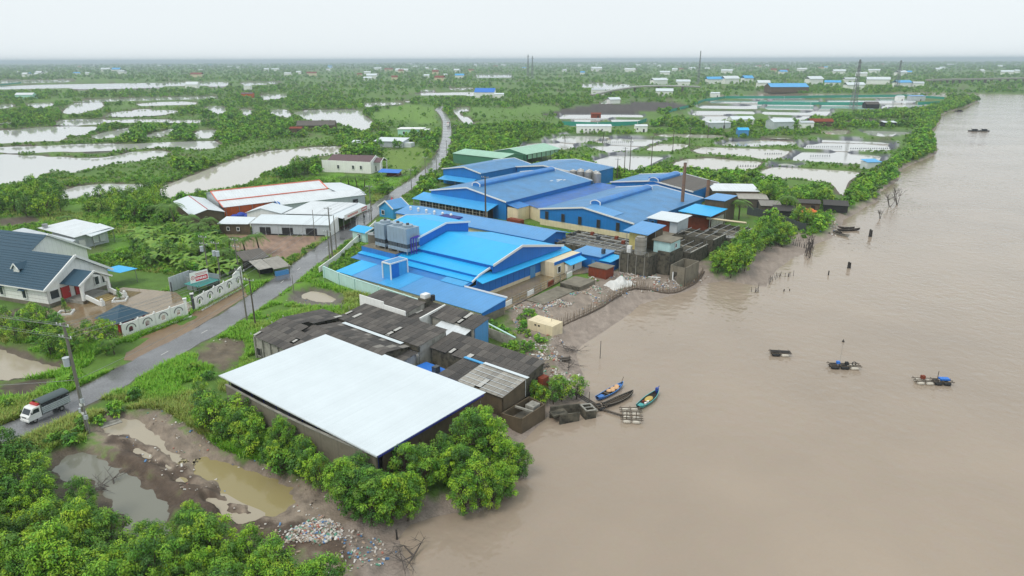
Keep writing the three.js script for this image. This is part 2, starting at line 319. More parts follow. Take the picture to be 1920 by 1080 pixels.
function sheet(pts, y, grow) { // level sheet over an outline, grown a little under its banks
  const n = pts.length; let area = 0; for (let i = 0; i < n; i++) { const a = pts[i], b = pts[(i + 1) % n]; area += a[0] * b[1] - b[0] * a[1]; } const s = area > 0 ? 1 : -1;
  const q = pts.map((p, i) => { const a = pts[(i + n - 1) % n], b = pts[(i + 1) % n]; let dx = b[0] - a[0], dz = b[1] - a[1]; const l = Math.hypot(dx, dz) || 1; return new THREE.Vector2(p[0] + s * dz / l * grow, p[1] - s * dx / l * grow); });
  const tri = THREE.ShapeUtils.triangulateShape(q, []); const pos = [], uv = [], idx = []; for (const p of q) { pos.push(p.x, y, p.y); uv.push(p.x, p.y); } for (const [a, b, c] of tri) idx.push(a, c, b);
  const g = new THREE.BufferGeometry(); g.setAttribute('position', new THREE.Float32BufferAttribute(pos, 3)); g.setAttribute('uv', new THREE.Float32BufferAttribute(uv, 2)); g.setIndex(idx); g.computeVertexNormals();
  if (g.attributes.normal.getY(0) < 0) { const k = g.index.array; for (let i = 0; i < k.length; i += 3) { const t = k[i]; k[i] = k[i + 1]; k[i + 1] = t; } g.computeVertexNormals(); }
  return g;
}
ponds.forEach((p, i) => { const far = Math.hypot(p.pts[0][0], p.pts[0][1]); const m = i === 37 ? pondM.olive : i === 38 ? pondM.grey : i === 39 ? pondM.pale : i > 39 ? pondM.pale : i === 19 ? pondM.brown : i > 29 && i < 37 ? pondM.brown : pondM.clear; setting('pond', sheet(p.pts, POND - (i % 5) * 0.004, far > 300 ? 1.5 : 1.7), m); });
lined.forEach((p, i) => setting('shrimp_pond', sheet(p.pts, 0.1 - (i % 5) * 0.004, -0.4), pondM.clear));
// ---------------------------------------------------------------- road
{
  const c = new THREE.CatmullRomCurve3(roadMid.map(([x, z]) => V(x, 0, z)), false, 'centripetal'), N = 420, pos = [], uv = [], idx = [], K = 8;
  const P = c.getSpacedPoints(N); let s = 0;
  for (let i = 0; i <= N; i++) { const t = P[Math.min(N, i + 1)].clone().sub(P[Math.max(0, i - 1)]).normalize(), nx = -t.z, nz = t.x; if (i) s += P[i].distanceTo(P[i - 1]);
    for (let k = 0; k <= K; k++) { const q = k / K - 0.5; const ed = Math.abs(q) > 0.49 ? (fbm(s * 0.5 + k * 9, 3.3, 3) - 0.5) * 0.9 : 0; const w = (q * ROADW + Math.sign(q) * ed); pos.push(P[i].x + nx * w, LAND + 0.1 - 0.16 * q * q, P[i].z + nz * w); uv.push(q * ROADW, s); } }
  for (let i = 0; i < N; i++) for (let k = 0; k < K; k++) { const a = i * (K + 1) + k, b = a + 1, d = a + K + 1, e = d + 1; idx.push(a, b, d, b, e, d); }
  const g = new THREE.BufferGeometry(); g.setAttribute('position', new THREE.Float32BufferAttribute(pos, 3)); g.setAttribute('uv', new THREE.Float32BufferAttribute(uv, 2)); g.setIndex(idx); g.computeVertexNormals();
  const tar = tex(1024, (x, y) => { const n = tile(x, y, 5, 4), f = tile(x, y, 90, 2), p = sstep(0.5, 0.62, tile(x, y, 3, 3)); const k = 104 + 34 * (n - 0.5) + 36 * (f - 0.5) + 12 * p; return [k, k * 1.0, k * 1.02]; }, 12);
  const wet = tex(512, (x, y) => 22 + 90 * clamp((tile(x, y, 6, 4) - 0.3) * 2), 18, false);
  const bmp = tex(512, (x, y) => 255 * tile(x, y, 80, 2), 6, false);
  setting('road', g, std(0xffffff, 0.8, { map: tar, roughnessMap: wet, bumpMap: bmp, bumpScale: 0.003 }));
  // broken centre dashes
  const dash = std([0.55, 0.55, 0.52], 0.5); const pieces = [];
  for (let s0 = 0, i = 0; i < N - 3; i += 3, s0++) { if (s0 % 2 || noise(i * 0.31, 4) < 0.3) continue; const a = P[i], b = P[i + 1]; pieces.push(beam(V(a.x, LAND + 0.103, a.z), V(b.x, LAND + 0.103, b.z), 0.13, 0.012)); }
  setting('road_marking', join(pieces), dash);
}
// ---------------------------------------------------------------- materials of the buildings
const ribs = (pitch) => tex(64, (x) => 255 * (0.5 + 0.5 * Math.cos(x * Math.PI * 2 * 2)), pitch * 2, false);
const ribBump = ribs(0.32);
const ribBumpV = ribBump.clone(); ribBumpV.rotation = Math.PI / 2; ribBumpV.needsUpdate = true;
// sheet metal with rain streaks and patches; streaks run along v of the sheet
function sheetMap(c, wear, metres, tint = [70, 62, 52], lap = 0.06) {
  return tex(256, (x, y) => { const s = tile(x, y, 5, 4), k = noise(x * 90, 7.7) * 0.5 + noise(x * 23, 2.2) * 0.5, st = clamp((tile(x, y * 0.999, 11, 3) - 0.45) * 2.2) * wear, seam = (x * metres) % 1 < 0.09 ? -lap : 0, d = seam + (k - 0.5) * 0.10 * (0.4 + wear) + (s - 0.5) * 0.22 * (0.35 + wear);
    return [0, 1, 2].map((i) => clamp(mix(c[i], tint[i], st * 0.5) * (1 + d), 0, 255)); }, metres); }
const metal = (c, wear, rough, o = {}) => std(0xffffff, rough, { map: sheetMap(c, wear, 14), bumpMap: ribBump, bumpScale: 0.03, ...o });
const M = {
  blueNew: metal([38, 176, 238], 0.06, 0.42), blueLow: metal([82, 150, 208], 0.12, 0.36), blueCyan: metal([66, 164, 224], 0.15, 0.4),
  blueDeep: metal([14, 112, 200], 0.1, 0.5), blueOld: metal([46, 104, 172], 0.55, 0.42, { map: sheetMap([70, 132, 184], 0.75, 22, [78, 92, 104]) }), blueWorn: metal([50, 126, 198], 0.4, 0.42), blueWall: metal([24, 120, 196], 0.2, 0.5),
  blueStain: metal([34, 88, 160], 1.0, 0.45, { map: sheetMap([42, 104, 182], 1.1, 17, [96, 96, 98]) }),
  white: std([0.78, 0.79, 0.78], 0.5), whiteSheet: std(0xffffff, 0.45, { map: sheetMap([208, 217, 222], 0.04, 14, [150, 150, 146], 0.012), bumpMap: ribBump, bumpScale: 0.012 }), greySheet: metal([188, 196, 202], 0.25, 0.42), paleSheet: metal([214, 220, 224], 0.15, 0.4), tower: metal([150, 168, 182], 0.2, 0.4), murk: new THREE.MeshPhysicalMaterial({ color: L4(0.13, 0.12, 0.1), roughness: 0.08, ior: 1.33 }), silver: metal([150, 158, 162], 0.25, 0.4, { metalness: 0.25 }),
  cream: std(0xffffff, 0.8, { map: sheetMap([222, 208, 176], 0.3, 9, [110, 100, 84]) }), mint: std(0xffffff, 0.8, { map: sheetMap([190, 222, 218], 0.25, 8, [120, 130, 120]) }), whitewash: std(0xffffff, 0.8, { map: sheetMap([236, 237, 234], 0.12, 8, [140, 136, 126]) }),
  oldWall: std(0xffffff, 0.85, { map: sheetMap([160, 158, 150], 1.1, 6, [58, 56, 50]) }), mould: std(0xffffff, 0.85, { map: sheetMap([90, 86, 74], 1.9, 5, [14, 14, 11]) }), concrete: std(0xffffff, 0.85, { map: sheetMap([124, 118, 104], 0.9, 8, [58, 54, 44]) }), brownWall: std(0xffffff, 0.85, { map: sheetMap([96, 84, 66], 0.9, 6, [46, 42, 34]) }),
  asbestos: [0, 1, 2, 3].map((i) => std(0xffffff, 0.8, { map: sheetMap([[88, 83, 79], [76, 72, 69], [100, 95, 90], [66, 63, 61]][i], 0.5, 5, [40, 38, 36]), bumpMap: ribBump, bumpScale: 0.05 })),
  sheetGrey: [0, 1, 2].map((i) => std(0xffffff, 0.7, { map: sheetMap([[150, 146, 138], [136, 132, 126], [164, 160, 152]][i], 0.5, 5, [90, 84, 76]), bumpMap: ribBump, bumpScale: 0.05 })),
  patch: std([0.5, 0.49, 0.46], 0.6, { bumpMap: ribBump, bumpScale: 0.05 }), rust: std(0xffffff, 0.85, { map: sheetMap([128, 58, 34], 0.8, 4, [70, 40, 30]) }), orange: metal([196, 92, 34], 0.2, 0.5), red: std([0.45, 0.03, 0.03], 0.5), redTrim: std([0.72, 0.16, 0.1], 0.5),
  steel: std([0.32, 0.33, 0.33], 0.45, { metalness: 0.6 }), darkSteel: std([0.09, 0.1, 0.11], 0.5, { metalness: 0.4 }), glass: std([0.03, 0.04, 0.05], 0.1), dark: std([0.02, 0.02, 0.022], 0.8), navy: std([0.015, 0.022, 0.2], 0.6), wood: std([0.1, 0.08, 0.06], 0.85), poleM: std(0xffffff, 0.85, { map: sheetMap([122, 118, 110], 0.5, 4, [74, 70, 64]) }),
  greenSheet: metal([152, 196, 172], 0.2, 0.45), greenWall: metal([72, 130, 104], 0.25, 0.5), tarp: std([0.02, 0.17, 0.62], 0.5), slate: std(0xffffff, 0.55, { map: sheetMap([36, 72, 92], 0.2, 7, [26, 44, 52]) }), floor: std(0xffffff, 0.4, { map: sheetMap([120, 112, 100], 0.9, 10, [74, 66, 54]) }),
  tileRoof: std(0xffffff, 0.6, { map: sheetMap([98, 74, 78], 0.3, 6, [60, 46, 46]) }), mintWall: std([0.42, 0.72, 0.6], 0.7), wheel: std([0.02, 0.02, 0.02], 0.8), plank: std(0xffffff, 0.85, { map: sheetMap([92, 84, 76], 0.8, 3, [50, 46, 42]) }),
};
const blocked = [];           // footprints where nothing grows
// ---------------------------------------------------------------- factory plan: u runs from the road to the river, v away from the camera
const SA = 38.5 * Math.PI / 180, SU = [Math.cos(SA), Math.sin(SA)], SV = [Math.sin(SA), -Math.cos(SA)];
const sp = (u, v, h = LAND) => V(u * SU[0] + v * SV[0], h, u * SU[1] + v * SV[1]);
const spA = (a, u, v, h = LAND) => V(u * Math.cos(a) + v * Math.sin(a), h, u * Math.sin(a) - v * Math.cos(a));
function site(name, label, category, u, v, group, ang = SA) {
  const c = spA(ang, u, v), o = thing(name, label, category, [c.x, LAND, c.z], -ang, group);
  const p = (a, b, h) => V(a - u, h - LAND, v - b);
  const B = { o, p,
    roof: (n, m, q, t = 0.1, par = o) => { let pts = q.map((k) => p(...k)); const nn = pts[1].clone().sub(pts[0]).cross(pts[2].clone().sub(pts[0])); if (nn.y < 0) pts = [pts[1], pts[0], ...pts.slice(2).reverse()]; return part(n, slab(pts, t), m, par); },
    poly: (n, m, q, t = 0.15, par = o) => part(n, slab(q.map((k) => p(...k)), t), m, par),
    wall: (n, m, u0, v0, u1, v1, h0, h1, h1b = h1, par = o) => part(n, slab([p(u0, v0, h0), p(u1, v1, h0), p(u1, v1, h1b), p(u0, v0, h1)], 0.18), m, par),
    box: (n, m, u0, u1, v0, v1, h0, h1, par = o) => part(n, bx(Math.abs(u1 - u0), h1 - h0, Math.abs(v1 - v0), (u0 + u1) / 2 - u, h0 - LAND, v - (v0 + v1) / 2), m, par),
    beam: (n, m, a, b, w = 0.25, h = 0.3, par = o) => part(n, beam(p(...a), p(...b), w, h), m, par),
    bar: (n, m, a, b, r = 0.06, par = o) => part(n, bar(p(...a), p(...b), r), m, par),
    cyl: (n, m, a, b, h, r, H, seg = 16, par = o) => part(n, cyl(r, H, a - u, h - LAND, v - b, seg), m, par),
    block: (u0, u1, v0, v1) => blocked.push(region([spA(ang, u0, v0), spA(ang, u1, v0), spA(ang, u1, v1), spA(ang, u0, v1)].map((k) => [k.x, k.z]))),
    // window in a wall: 'v' wall faces -v (towards the camera), 'u' wall faces +u (towards the river), '-u' faces the road
    win: (face, a, b, h0, w, H, frame = M.white, pane = M.glass, name_ = 'window') => { const f = face === 'v' ? part(name_, join([bx(w + 0.2, 0.12, 0.16, a - u, h0 - 0.12 - LAND, v - b + 0.1), bx(w + 0.2, 0.12, 0.16, a - u, h0 + H - LAND, v - b + 0.1), bx(0.1, H, 0.16, a - u - w / 2 - 0.05, h0 - LAND, v - b + 0.1), bx(0.1, H, 0.16, a - u + w / 2 + 0.05, h0 - LAND, v - b + 0.1)]), frame, o)
      : part(name_, join([bx(0.16, 0.12, w + 0.2, a - u + 0.1, h0 - 0.12 - LAND, v - b), bx(0.16, 0.12, w + 0.2, a - u + 0.1, h0 + H - LAND, v - b), bx(0.16, H, 0.1, a - u + 0.1, h0 - LAND, v - b - w / 2 - 0.05), bx(0.16, H, 0.1, a - u + 0.1, h0 - LAND, v - b + w / 2 + 0.05)]), frame, o);
      part('pane', face === 'v' ? bx(w, H, 0.06, a - u, h0 - LAND, v - b + 0.06) : bx(0.06, H, w, a - u + 0.06, h0 - LAND, v - b), pane, f); return f; } };
  return B;
}
// hall with a ridge along v ('v') or along u ('u'); o: eave, ridge heights, ridge position, materials, trim
function gableHall(B, u0, u1, v0, v1, o) {
  const { e0, e1 = e0, r, at, axis = 'v', base = LAND, roof = M.blueOld, wall = M.blueWall, dado, dh = 3, trim = M.white, over = 0.35 } = o;
  const band = (a, b, c, d) => { if (dado) { B.wall('dado_wall', dado, a, b, c, d, base, dh); } };
  const h0 = dado ? dh + 0.003 : base;
  if (axis === 'v') {
    B.roof('roof_slope', roof, [[u0 - over, v0 - over, e0 - 0.06], [u0 - over, v1 + over, e0 - 0.06], [at, v1 + over, r], [at, v0 - over, r]]);
    B.roof('roof_slope', roof, [[at, v0 - over, r], [at, v1 + over, r], [u1 + over, v1 + over, e1 - 0.06], [u1 + over, v0 - over, e1 - 0.06]]);
    for (const vv of [v0, v1]) { const g = [[u0, vv, h0], [u1, vv, h0], [u1, vv, e1 - 0.16], [at, vv, r - 0.16], [u0, vv, e0 - 0.16]]; B.poly('gable_wall', wall, vv === v1 ? g.reverse() : g); band(u0, vv, u1, vv); }
    B.wall('side_wall', wall, u0 + 0.02, v1 - 0.2, u0 + 0.02, v0 + 0.2, h0, e0 - 0.2); B.wall('side_wall', wall, u1 - 0.02, v0 + 0.2, u1 - 0.02, v1 - 0.2, h0, e1 - 0.2); band(u1, v0, u1, v1);
    if (trim) for (const vv of [v0 - over - 0.06, v1 + over + 0.06]) { B.beam('verge_trim', trim, [u0 - over, vv, e0 - 0.04], [at, vv, r + 0.02], 0.16, 0.42); B.beam('verge_trim', trim, [at, vv, r + 0.02], [u1 + over, vv, e1 - 0.04], 0.16, 0.42); }
  } else {
    B.roof('roof_slope', roof, [[u0 - over, v0 - over, e0 - 0.06], [u1 + over, v0 - over, e0 - 0.06], [u1 + over, at, r], [u0 - over, at, r]]);
    B.roof('roof_slope', roof, [[u0 - over, at, r], [u1 + over, at, r], [u1 + over, v1 + over, e1 - 0.06], [u0 - over, v1 + over, e1 - 0.06]]);
    for (const uu of [u0, u1]) { const g = [[uu, v0, h0], [uu, v1, h0], [uu, v1, e1 - 0.16], [uu, at, r - 0.16], [uu, v0, e0 - 0.16]]; B.poly('gable_wall', wall, uu === u0 ? g.reverse() : g); band(uu, v0, uu, v1); }
    B.wall('side_wall', wall, u0 + 0.2, v0 + 0.02, u1 - 0.2, v0 + 0.02, h0, e0 - 0.2); B.wall('side_wall', wall, u1 - 0.2, v1 - 0.02, u0 + 0.2, v1 - 0.02, h0, e1 - 0.2); band(u0, v0, u1, v0);
    if (trim) for (const uu of [u0 - over - 0.06, u1 + over + 0.06]) { B.beam('verge_trim', trim, [uu, v0 - over, e0 - 0.04], [uu, at, r + 0.02], 0.16, 0.42); B.beam('verge_trim', trim, [uu, at, r + 0.02], [uu, v1 + over, e1 - 0.04], 0.16, 0.42); }
  }
  B.block(u0 - 1, u1 + 1, v0 - 1, v1 + 1);
}
// ridge ventilator: a rounded hood along v
function monitor(B, uc, v0, v1, h, w, m = M.blueWorn, trim = M.white) {
  const s = new THREE.Shape(); s.moveTo(-w / 2, 0); s.lineTo(-w / 2, 0.7); s.quadraticCurveTo(-w * 0.3, 1.25, 0, 1.3); s.quadraticCurveTo(w * 0.3, 1.25, w / 2, 0.7); s.lineTo(w / 2, 0); s.closePath();
  const g = new THREE.ExtrudeGeometry(s, { depth: v1 - v0, bevelEnabled: false, curveSegments: 6 }); const a = B.p(uc, v1, h); g.translate(a.x, a.y, a.z); const hood = part('ridge_ventilator', g, m, B.o);
  for (const q of [v0, v1]) { const ring = s.clone(); ring.holes.push(new THREE.Path(s.getPoints(6).map((p) => new THREE.Vector2(p.x * 0.84, 0.02 + p.y * 0.84)))); const g2 = new THREE.ExtrudeGeometry(ring, { depth: 0.16, bevelEnabled: false, curveSegments: 6 }); g2.scale(1.1, 1.08, 1); const b = B.p(uc, q + 0.06, h - 0.03); g2.translate(b.x, b.y, b.z); part('hood_trim', g2, trim, hood); }
}
// roof of single overlapping sheets; corners a(u0,v0) b(u1,v0) c(u1,v1) d(u0,v1) as [u,v,h], each row laps over the one below
const sheetGeo = {};
function sheetRoof(B, u0, u1, v0, v1, h0, h1, mats, { w = 1.15, l = 1.7, gap = 0.05, patch = 0.018 } = {}) {
  const nu = Math.max(1, Math.round((u1 - u0) / w)), nv = Math.max(1, Math.round((v1 - v0) / l)), W = (u1 - u0) / nu, D = (v1 - v0) / nv, rise = (h1 - h0) / nv, len = Math.hypot(D, rise) + 0.16, tilt = Math.atan2(rise, D);
  const g = bx(W - 0.025, 0.03, len, 0, 0, 0); const up = h1 >= h0;
  for (let i = 0; i < nu; i++) for (let j = 0; j < nv; j++) { if (rnd() < 0.006) continue;
    const pale = rnd() < patch, m = pale ? M.patch : mats[Math.floor(Math.pow(rnd(), 1.5) * mats.length)];
    const s = part('roof_sheet', g, m, B.o); const c = B.p(u0 + (i + 0.5) * W, v0 + (j + 0.5) * D, h0 + (j + 0.5) * rise + (up ? -0.004 : 0.004) * j);
    s.position.set(c.x, c.y + (i % 2) * 0.006 + rr(0, 0.012), c.z); s.rotation.x = tilt + (up ? -0.018 : 0.018) + rr(-0.004, 0.004); s.rotation.y = rr(-0.005, 0.005); if (pale) { s.scale.set(rr(0.35, 0.8), 1, rr(0.5, 1)); s.position.y += 0.05; } }
}
function oldShed(name, label, u0, u1, v0, v1, h0, h1, o = {}) { // mono-pitch shed, roof in single sheets
  const B = site(name, label, 'warehouse', (u0 + u1) / 2, (v0 + v1) / 2); const w = o.wall || M.oldWall;
  sheetRoof(B, u0 - 0.2, u1 + 0.2, v0 - 0.25, v1 + 0.2, h0, h1, o.mats || M.asbestos, o);
  B.wall('front_wall', o.front || w, u0, v0, u1, v0, LAND - 0.3, h0 - 0.12); B.wall('back_wall', w, u1, v1, u0, v1, LAND - 0.3, h1 - 0.12);
  B.poly('end_wall', o.end || w, [[u1, v0, LAND - 0.3], [u1, v1, LAND - 0.3], [u1, v1, h1 - 0.12], [u1, v0, h0 - 0.12]]); B.poly('end_wall', w, [[u0, v1, LAND - 0.3], [u0, v0, LAND - 0.3], [u0, v0, h0 - 0.12], [u0, v1, h1 - 0.12]]);
  B.block(u0 - 0.5, u1 + 0.5, v0 - 0.5, v1 + 0.5); return B;
}
// ---------------------------------------------------------------- white-roofed shed in front
{
  const B = site('open_sided_shed', 'large shed with a flat bright white metal roof on concrete walls', 'shed', -69, 51);
  const hh = (v) => 6.15 + (v - 42) * 0.017;
  for (const [a, b, d, k] of [[-85.9, -72.4, 0, 0], [-72.4, -62.2, 0.55, 0.035], [-62.2, -52.6, 0.55, 0.07]]) B.roof('roof_panel', M.whiteSheet, [[a, 41.9, hh(41.9) + k], [b, 41.9, hh(41.9) + k], [b, 60 + d, hh(60) + k], [a, 60 + d, hh(60) + k]], 0.06);
  B.beam('eave_trim', M.paleSheet, [-85.95, 41.85, 6.08], [-52.6, 41.85, 6.12], 0.08, 0.16); B.beam('eave_trim', M.navy, [-52.5, 42, 6.06], [-52.5, 60, 6.36], 0.08, 0.2);
  // wall on the camera side, bowed inwards towards the middle
  const wl = []; for (let i = 0; i <= 10; i++) { const t = i / 10; wl.push([mix(-85.2, -53.2, t), 42.2 - 0.5 * Math.sin(t * Math.PI), mix(4.75, 5.75, t)]); }
  for (let i = 0; i < 10; i++) { const [a, b, c] = wl[i], [d, e, f] = wl[i + 1]; B.poly('wall_panel', M.concrete, [[a, b, 0.6], [d, e, 0.6], [d, e, f], [a, b, c]], 0.22); B.beam('coping', M.oldWall, [a, b + 0.1, c + 0.03], [d, e + 0.1, f + 0.03], 0.34, 0.1); }
  for (let i = 0; i < 6; i++) B.wall('wall_panel', M.brownWall, -53.1, 43.1 + i * 2.85, -53.1, 43.1 + (i + 1) * 2.85 - 0.04, 0.4, 5.6);
  B.wall('back_wall', M.concrete, -53, 60, -85.3, 60, 0.6, 5.4); B.wall('side_wall', M.concrete, -85.3, 60, -85.3, 43, 0.6, 5.0);
  B.box('floor', M.floor, -85, -53.4, 43.4, 59.6, 1.0, 1.35);
  for (let i = 0; i < 12; i++) B.bar('post', M.navy, [-84.8 + i * 2.86, 42.6, 1.3], [-84.8 + i * 2.86, 42.6, 6.1], 0.07);
  for (let i = 1; i < 7; i++) B.bar('post', M.navy, [-53.6, 43 + i * 2.6, 1.3], [-53.6, 43 + i * 2.6, 6.2], 0.07);
  for (let i = 0; i < 7; i++) B.beam('rafter', M.navy, [-85, 43 + i * 2.8, 5.96 + i * 0.046], [-53, 43 + i * 2.8, 5.96 + i * 0.046], 0.08, 0.14);
  B.wall('tarpaulin', M.navy, -84.9, 45.2, -53.8, 45.2, 3.4, 5.9); B.wall('tarpaulin', M.navy, -53.9, 44, -53.9, 59.8, 4.6, 5.95);
  B.block(-86, -52, 41.5, 60.5);
}
// ---------------------------------------------------------------- old dark-roofed warehouses between the shed and the factory
{
  const B = site('old_warehouse', 'old gabled warehouse with dark sheets and a stained white end wall beside the road', 'warehouse', -92, 60);
  sheetRoof(B, -97.8, -86, 54, 60.2, 5.2, 6.5, M.asbestos); sheetRoof(B, -97.8, -91.6, 60.25, 68.2, 6.5, 5.6, M.asbestos);
  B.poly('end_wall', M.oldWall, [[-97.5, 68.4, 1], [-97.5, 54.3, 1], [-97.5, 54.3, 5.05], [-97.5, 60.2, 6.35], [-97.5, 68.4, 5.5]]); B.wall('front_wall', M.oldWall, -97.5, 54.3, -86.2, 54.3, 1, 5.05); B.wall('back_wall', M.oldWall, -93, 68.4, -97.5, 68.4, 1, 4.9);
  for (const u of [-97.4, -95.2, -93, -90.8]) B.box('pier', M.oldWall, u, u + 0.3, 54.05, 54.3, 1, 5.0);
  B.win('v', -96.3, 54.25, 1.9, 1.1, 1.3, M.oldWall, M.dark); B.block(-98.5, -85, 53, 69);
  for (const v of [54, 56, 58, 60.2]) B.bar('ridge_post', M.white, [-97.8, v, 5.3 + (v - 54) * 0.2], [-97.8, v, 5.6 + (v - 54) * 0.2], 0.05);
}
{ const B = site('old_warehouse', 'long low dark roof with a bright flashing strip just behind the white roof', 'warehouse', -83, 62.5);
  sheetRoof(B, -92, -73.6, 59.6, 62, 5.3, 6.0, M.asbestos); sheetRoof(B, -91, -73.6, 62.05, 66.6, 6.0, 5.3, M.asbestos.concat(M.sheetGrey[1]));
  B.roof('flashing', M.whiteSheet, [[-89.6, 66.0, 5.62], [-75, 66.0, 5.62], [-75, 66.75, 5.6], [-89.6, 66.75, 5.6]], 0.04);
  B.wall('back_wall', M.mould, -73.8, 66.6, -92, 66.6, 1, 5.2); B.poly('end_wall', M.mould, [[-73.8, 60.6, 1], [-73.8, 66.6, 1], [-73.8, 66.6, 5.2], [-73.8, 62, 5.85], [-73.8, 60.6, 5.5]]); B.block(-92, -73, 60, 67); }
{ const B = oldShed('old_warehouse', 'widest dark sheet roof with pale broken sheets among the old warehouses', -92.4, -72.2, 67.3, 73.4, 5.6, 6.3, { patch: 0.03, front: M.whitewash });
  B.box('parapet', M.mould, -92, -72, 67.0, 67.3, 4.6, 5.5); B.win('v', -74.5, 67.0, 2.2, 1, 1.2, M.oldWall, M.dark); }
{ const B = oldShed('old_warehouse', 'dark-roofed shed behind a stepped whitewashed parapet wall', -94.2, -82.6, 74.4, 78.9, 6.5, 7.2);
  B.wall('parapet', M.whitewash, -94.5, 74.0, -88, 74.0, 1, 7.5); B.wall('parapet', M.whitewash, -88, 74.0, -82.4, 74.0, 1, 7.0);
  B.box('roof_tank_wall', M.mould, -84.5, -82.6, 79.1, 81, 5.5, 7.6); B.box('water_box', M.white, -84.2, -83, 79.4, 80.8, 7.6, 8.3); B.cyl('barrel', M.dark, -82.2, 80.6, 7.2, 0.4, 1.0); }
{ const B = oldShed('old_warehouse', 'small dark-roofed shed with a rust red front and pale end wall', -83.9, -80, 75, 81.3, 5.7, 6.4, { front: M.rust, end: M.whitewash }); B.beam('coping', M.whitewash, [-79.9, 75, 5.9], [-79.9, 81.3, 6.6], 0.25, 0.35); }
{ const B = oldShed('old_warehouse', 'dark roof with a pale grey lower slope beside the mint wall', -79.6, -69.7, 77.6, 81.2, 5.8, 6.6, { end: M.blueLow });
  B.roof('lower_slope', M.paleSheet, [[-77.3, 74.6, 4.6], [-70.4, 74.6, 4.6], [-70.4, 77.8, 5.5], [-77.3, 77.8, 5.5]], 0.06); B.wall('lower_wall', M.oldWall, -77.2, 74.8, -70.5, 74.8, 1, 4.5); B.poly('lower_end', M.darkSteel, [[-70.5, 74.8, 1], [-70.5, 77.6, 1], [-70.5, 77.6, 5.3], [-70.5, 74.8, 4.5]]); }
{ const B = oldShed('old_warehouse', 'long dark shed running to the river bank with white patched sheets', -71.6, -53.2, 69.5, 74.3, 4.8, 5.8, { patch: 0.04, front: M.mould, end: M.mould });
  B.box('rusty_door', M.rust, -53, -52, 72.6, 74, 1, 3.9); B.bar('drain_pipe', M.white, [-53.0, 69.6, 4.7], [-53.0, 69.6, 2], 0.09); }
{ const B = oldShed('old_warehouse', 'small dark-roofed shed with a turquoise ridge strip next to the white roof', -64.4, -60.7, 64, 69.2, 4.4, 5.0, {}); B.beam('ridge_strip', M.blueCyan, [-64.4, 69.3, 5.15], [-60.5, 69.3, 5.15], 0.5, 0.12); B.beam('gutter', M.navy, [-64.6, 63.7, 4.3], [-60.7, 63.7, 4.3], 0.2, 0.25); }
{ const B = oldShed('old_warehouse', 'pale grey corrugated shed above the river with brown concrete walls', -60.6, -52.6, 64, 69.1, 4.4, 5.2, { mats: M.sheetGrey, wall: M.brownWall, patch: 0.02, w: 1.0, l: 2.6 }); B.beam('ridge_cap', M.whiteSheet, [-60.4, 69.25, 5.35], [-52.2, 69.25, 5.35], 0.55, 0.08);
  for (let i = 0; i < 5; i++) B.beam('lap_strip', M.paleSheet, [-60.6, 64.2 + i, 4.56 + i * 0.157], [-52.5, 64.2 + i, 4.56 + i * 0.157], 0.1, 0.03); }
oldShed('old_warehouse', 'little dark lean-to roof in the gap beside the blue tarpaulin', -76.2, -72, 63.8, 66.4, 4.4, 4.7);
{ // blue tarpaulin shelter
  const B = site('tarpaulin_shelter', 'blue tarpaulin roof sagging in the yard between the dark warehouses', 'tarpaulin', -68.5, 65);
  B.roof('tarpaulin', M.tarp, [[-71.5, 63.2, 3.2], [-66, 62.8, 3.1], [-66, 65, 2.8], [-71.5, 65, 2.9]], 0.04); B.roof('tarpaulin', M.tarp, [[-71.5, 65, 2.9], [-66, 65, 2.8], [-66.2, 67.4, 3.2], [-71, 67.6, 3.1]], 0.04);
  for (const [a, b] of [[-71.2, 63.4], [-66.2, 63.1], [-66.4, 67.1], [-70.8, 67.3]]) B.bar('pole', M.wood, [a, b, 1], [a, b, 3.1], 0.05); B.box('water_drum', M.darkSteel, -67.4, -66.6, 65.2, 66.2, 1.1, 4.2); B.block(-72, -64, 62, 69); }
{ // concrete basins at the water's edge
  const B = site('concrete_basin', 'stained concrete basin built against the grey shed above the river', 'basin', -50, 66);
  for (const [a, b, c, d] of [[-52, 63.2, -49, 63.6], [-49, 63.6, -49, 69], [-49, 69, -52, 69.4], [-52.2, 69.4, -52.2, 63.2]]) B.wall('basin_wall', M.brownWall, a, b, c, d, -0.4, 2.4); B.beam('tie_beam', M.oldWall, [-52, 66, 2.3], [-49.1, 66.3, 2.3], 0.25, 0.25); B.box('basin_floor', M.murk, -52, -49.2, 63.6, 69, -0.2, 0.9); B.box('sluice_box', M.oldWall, -51, -49.6, 67, 68.6, 0.9, 2.5); B.block(-53, -47, 62, 70);
}
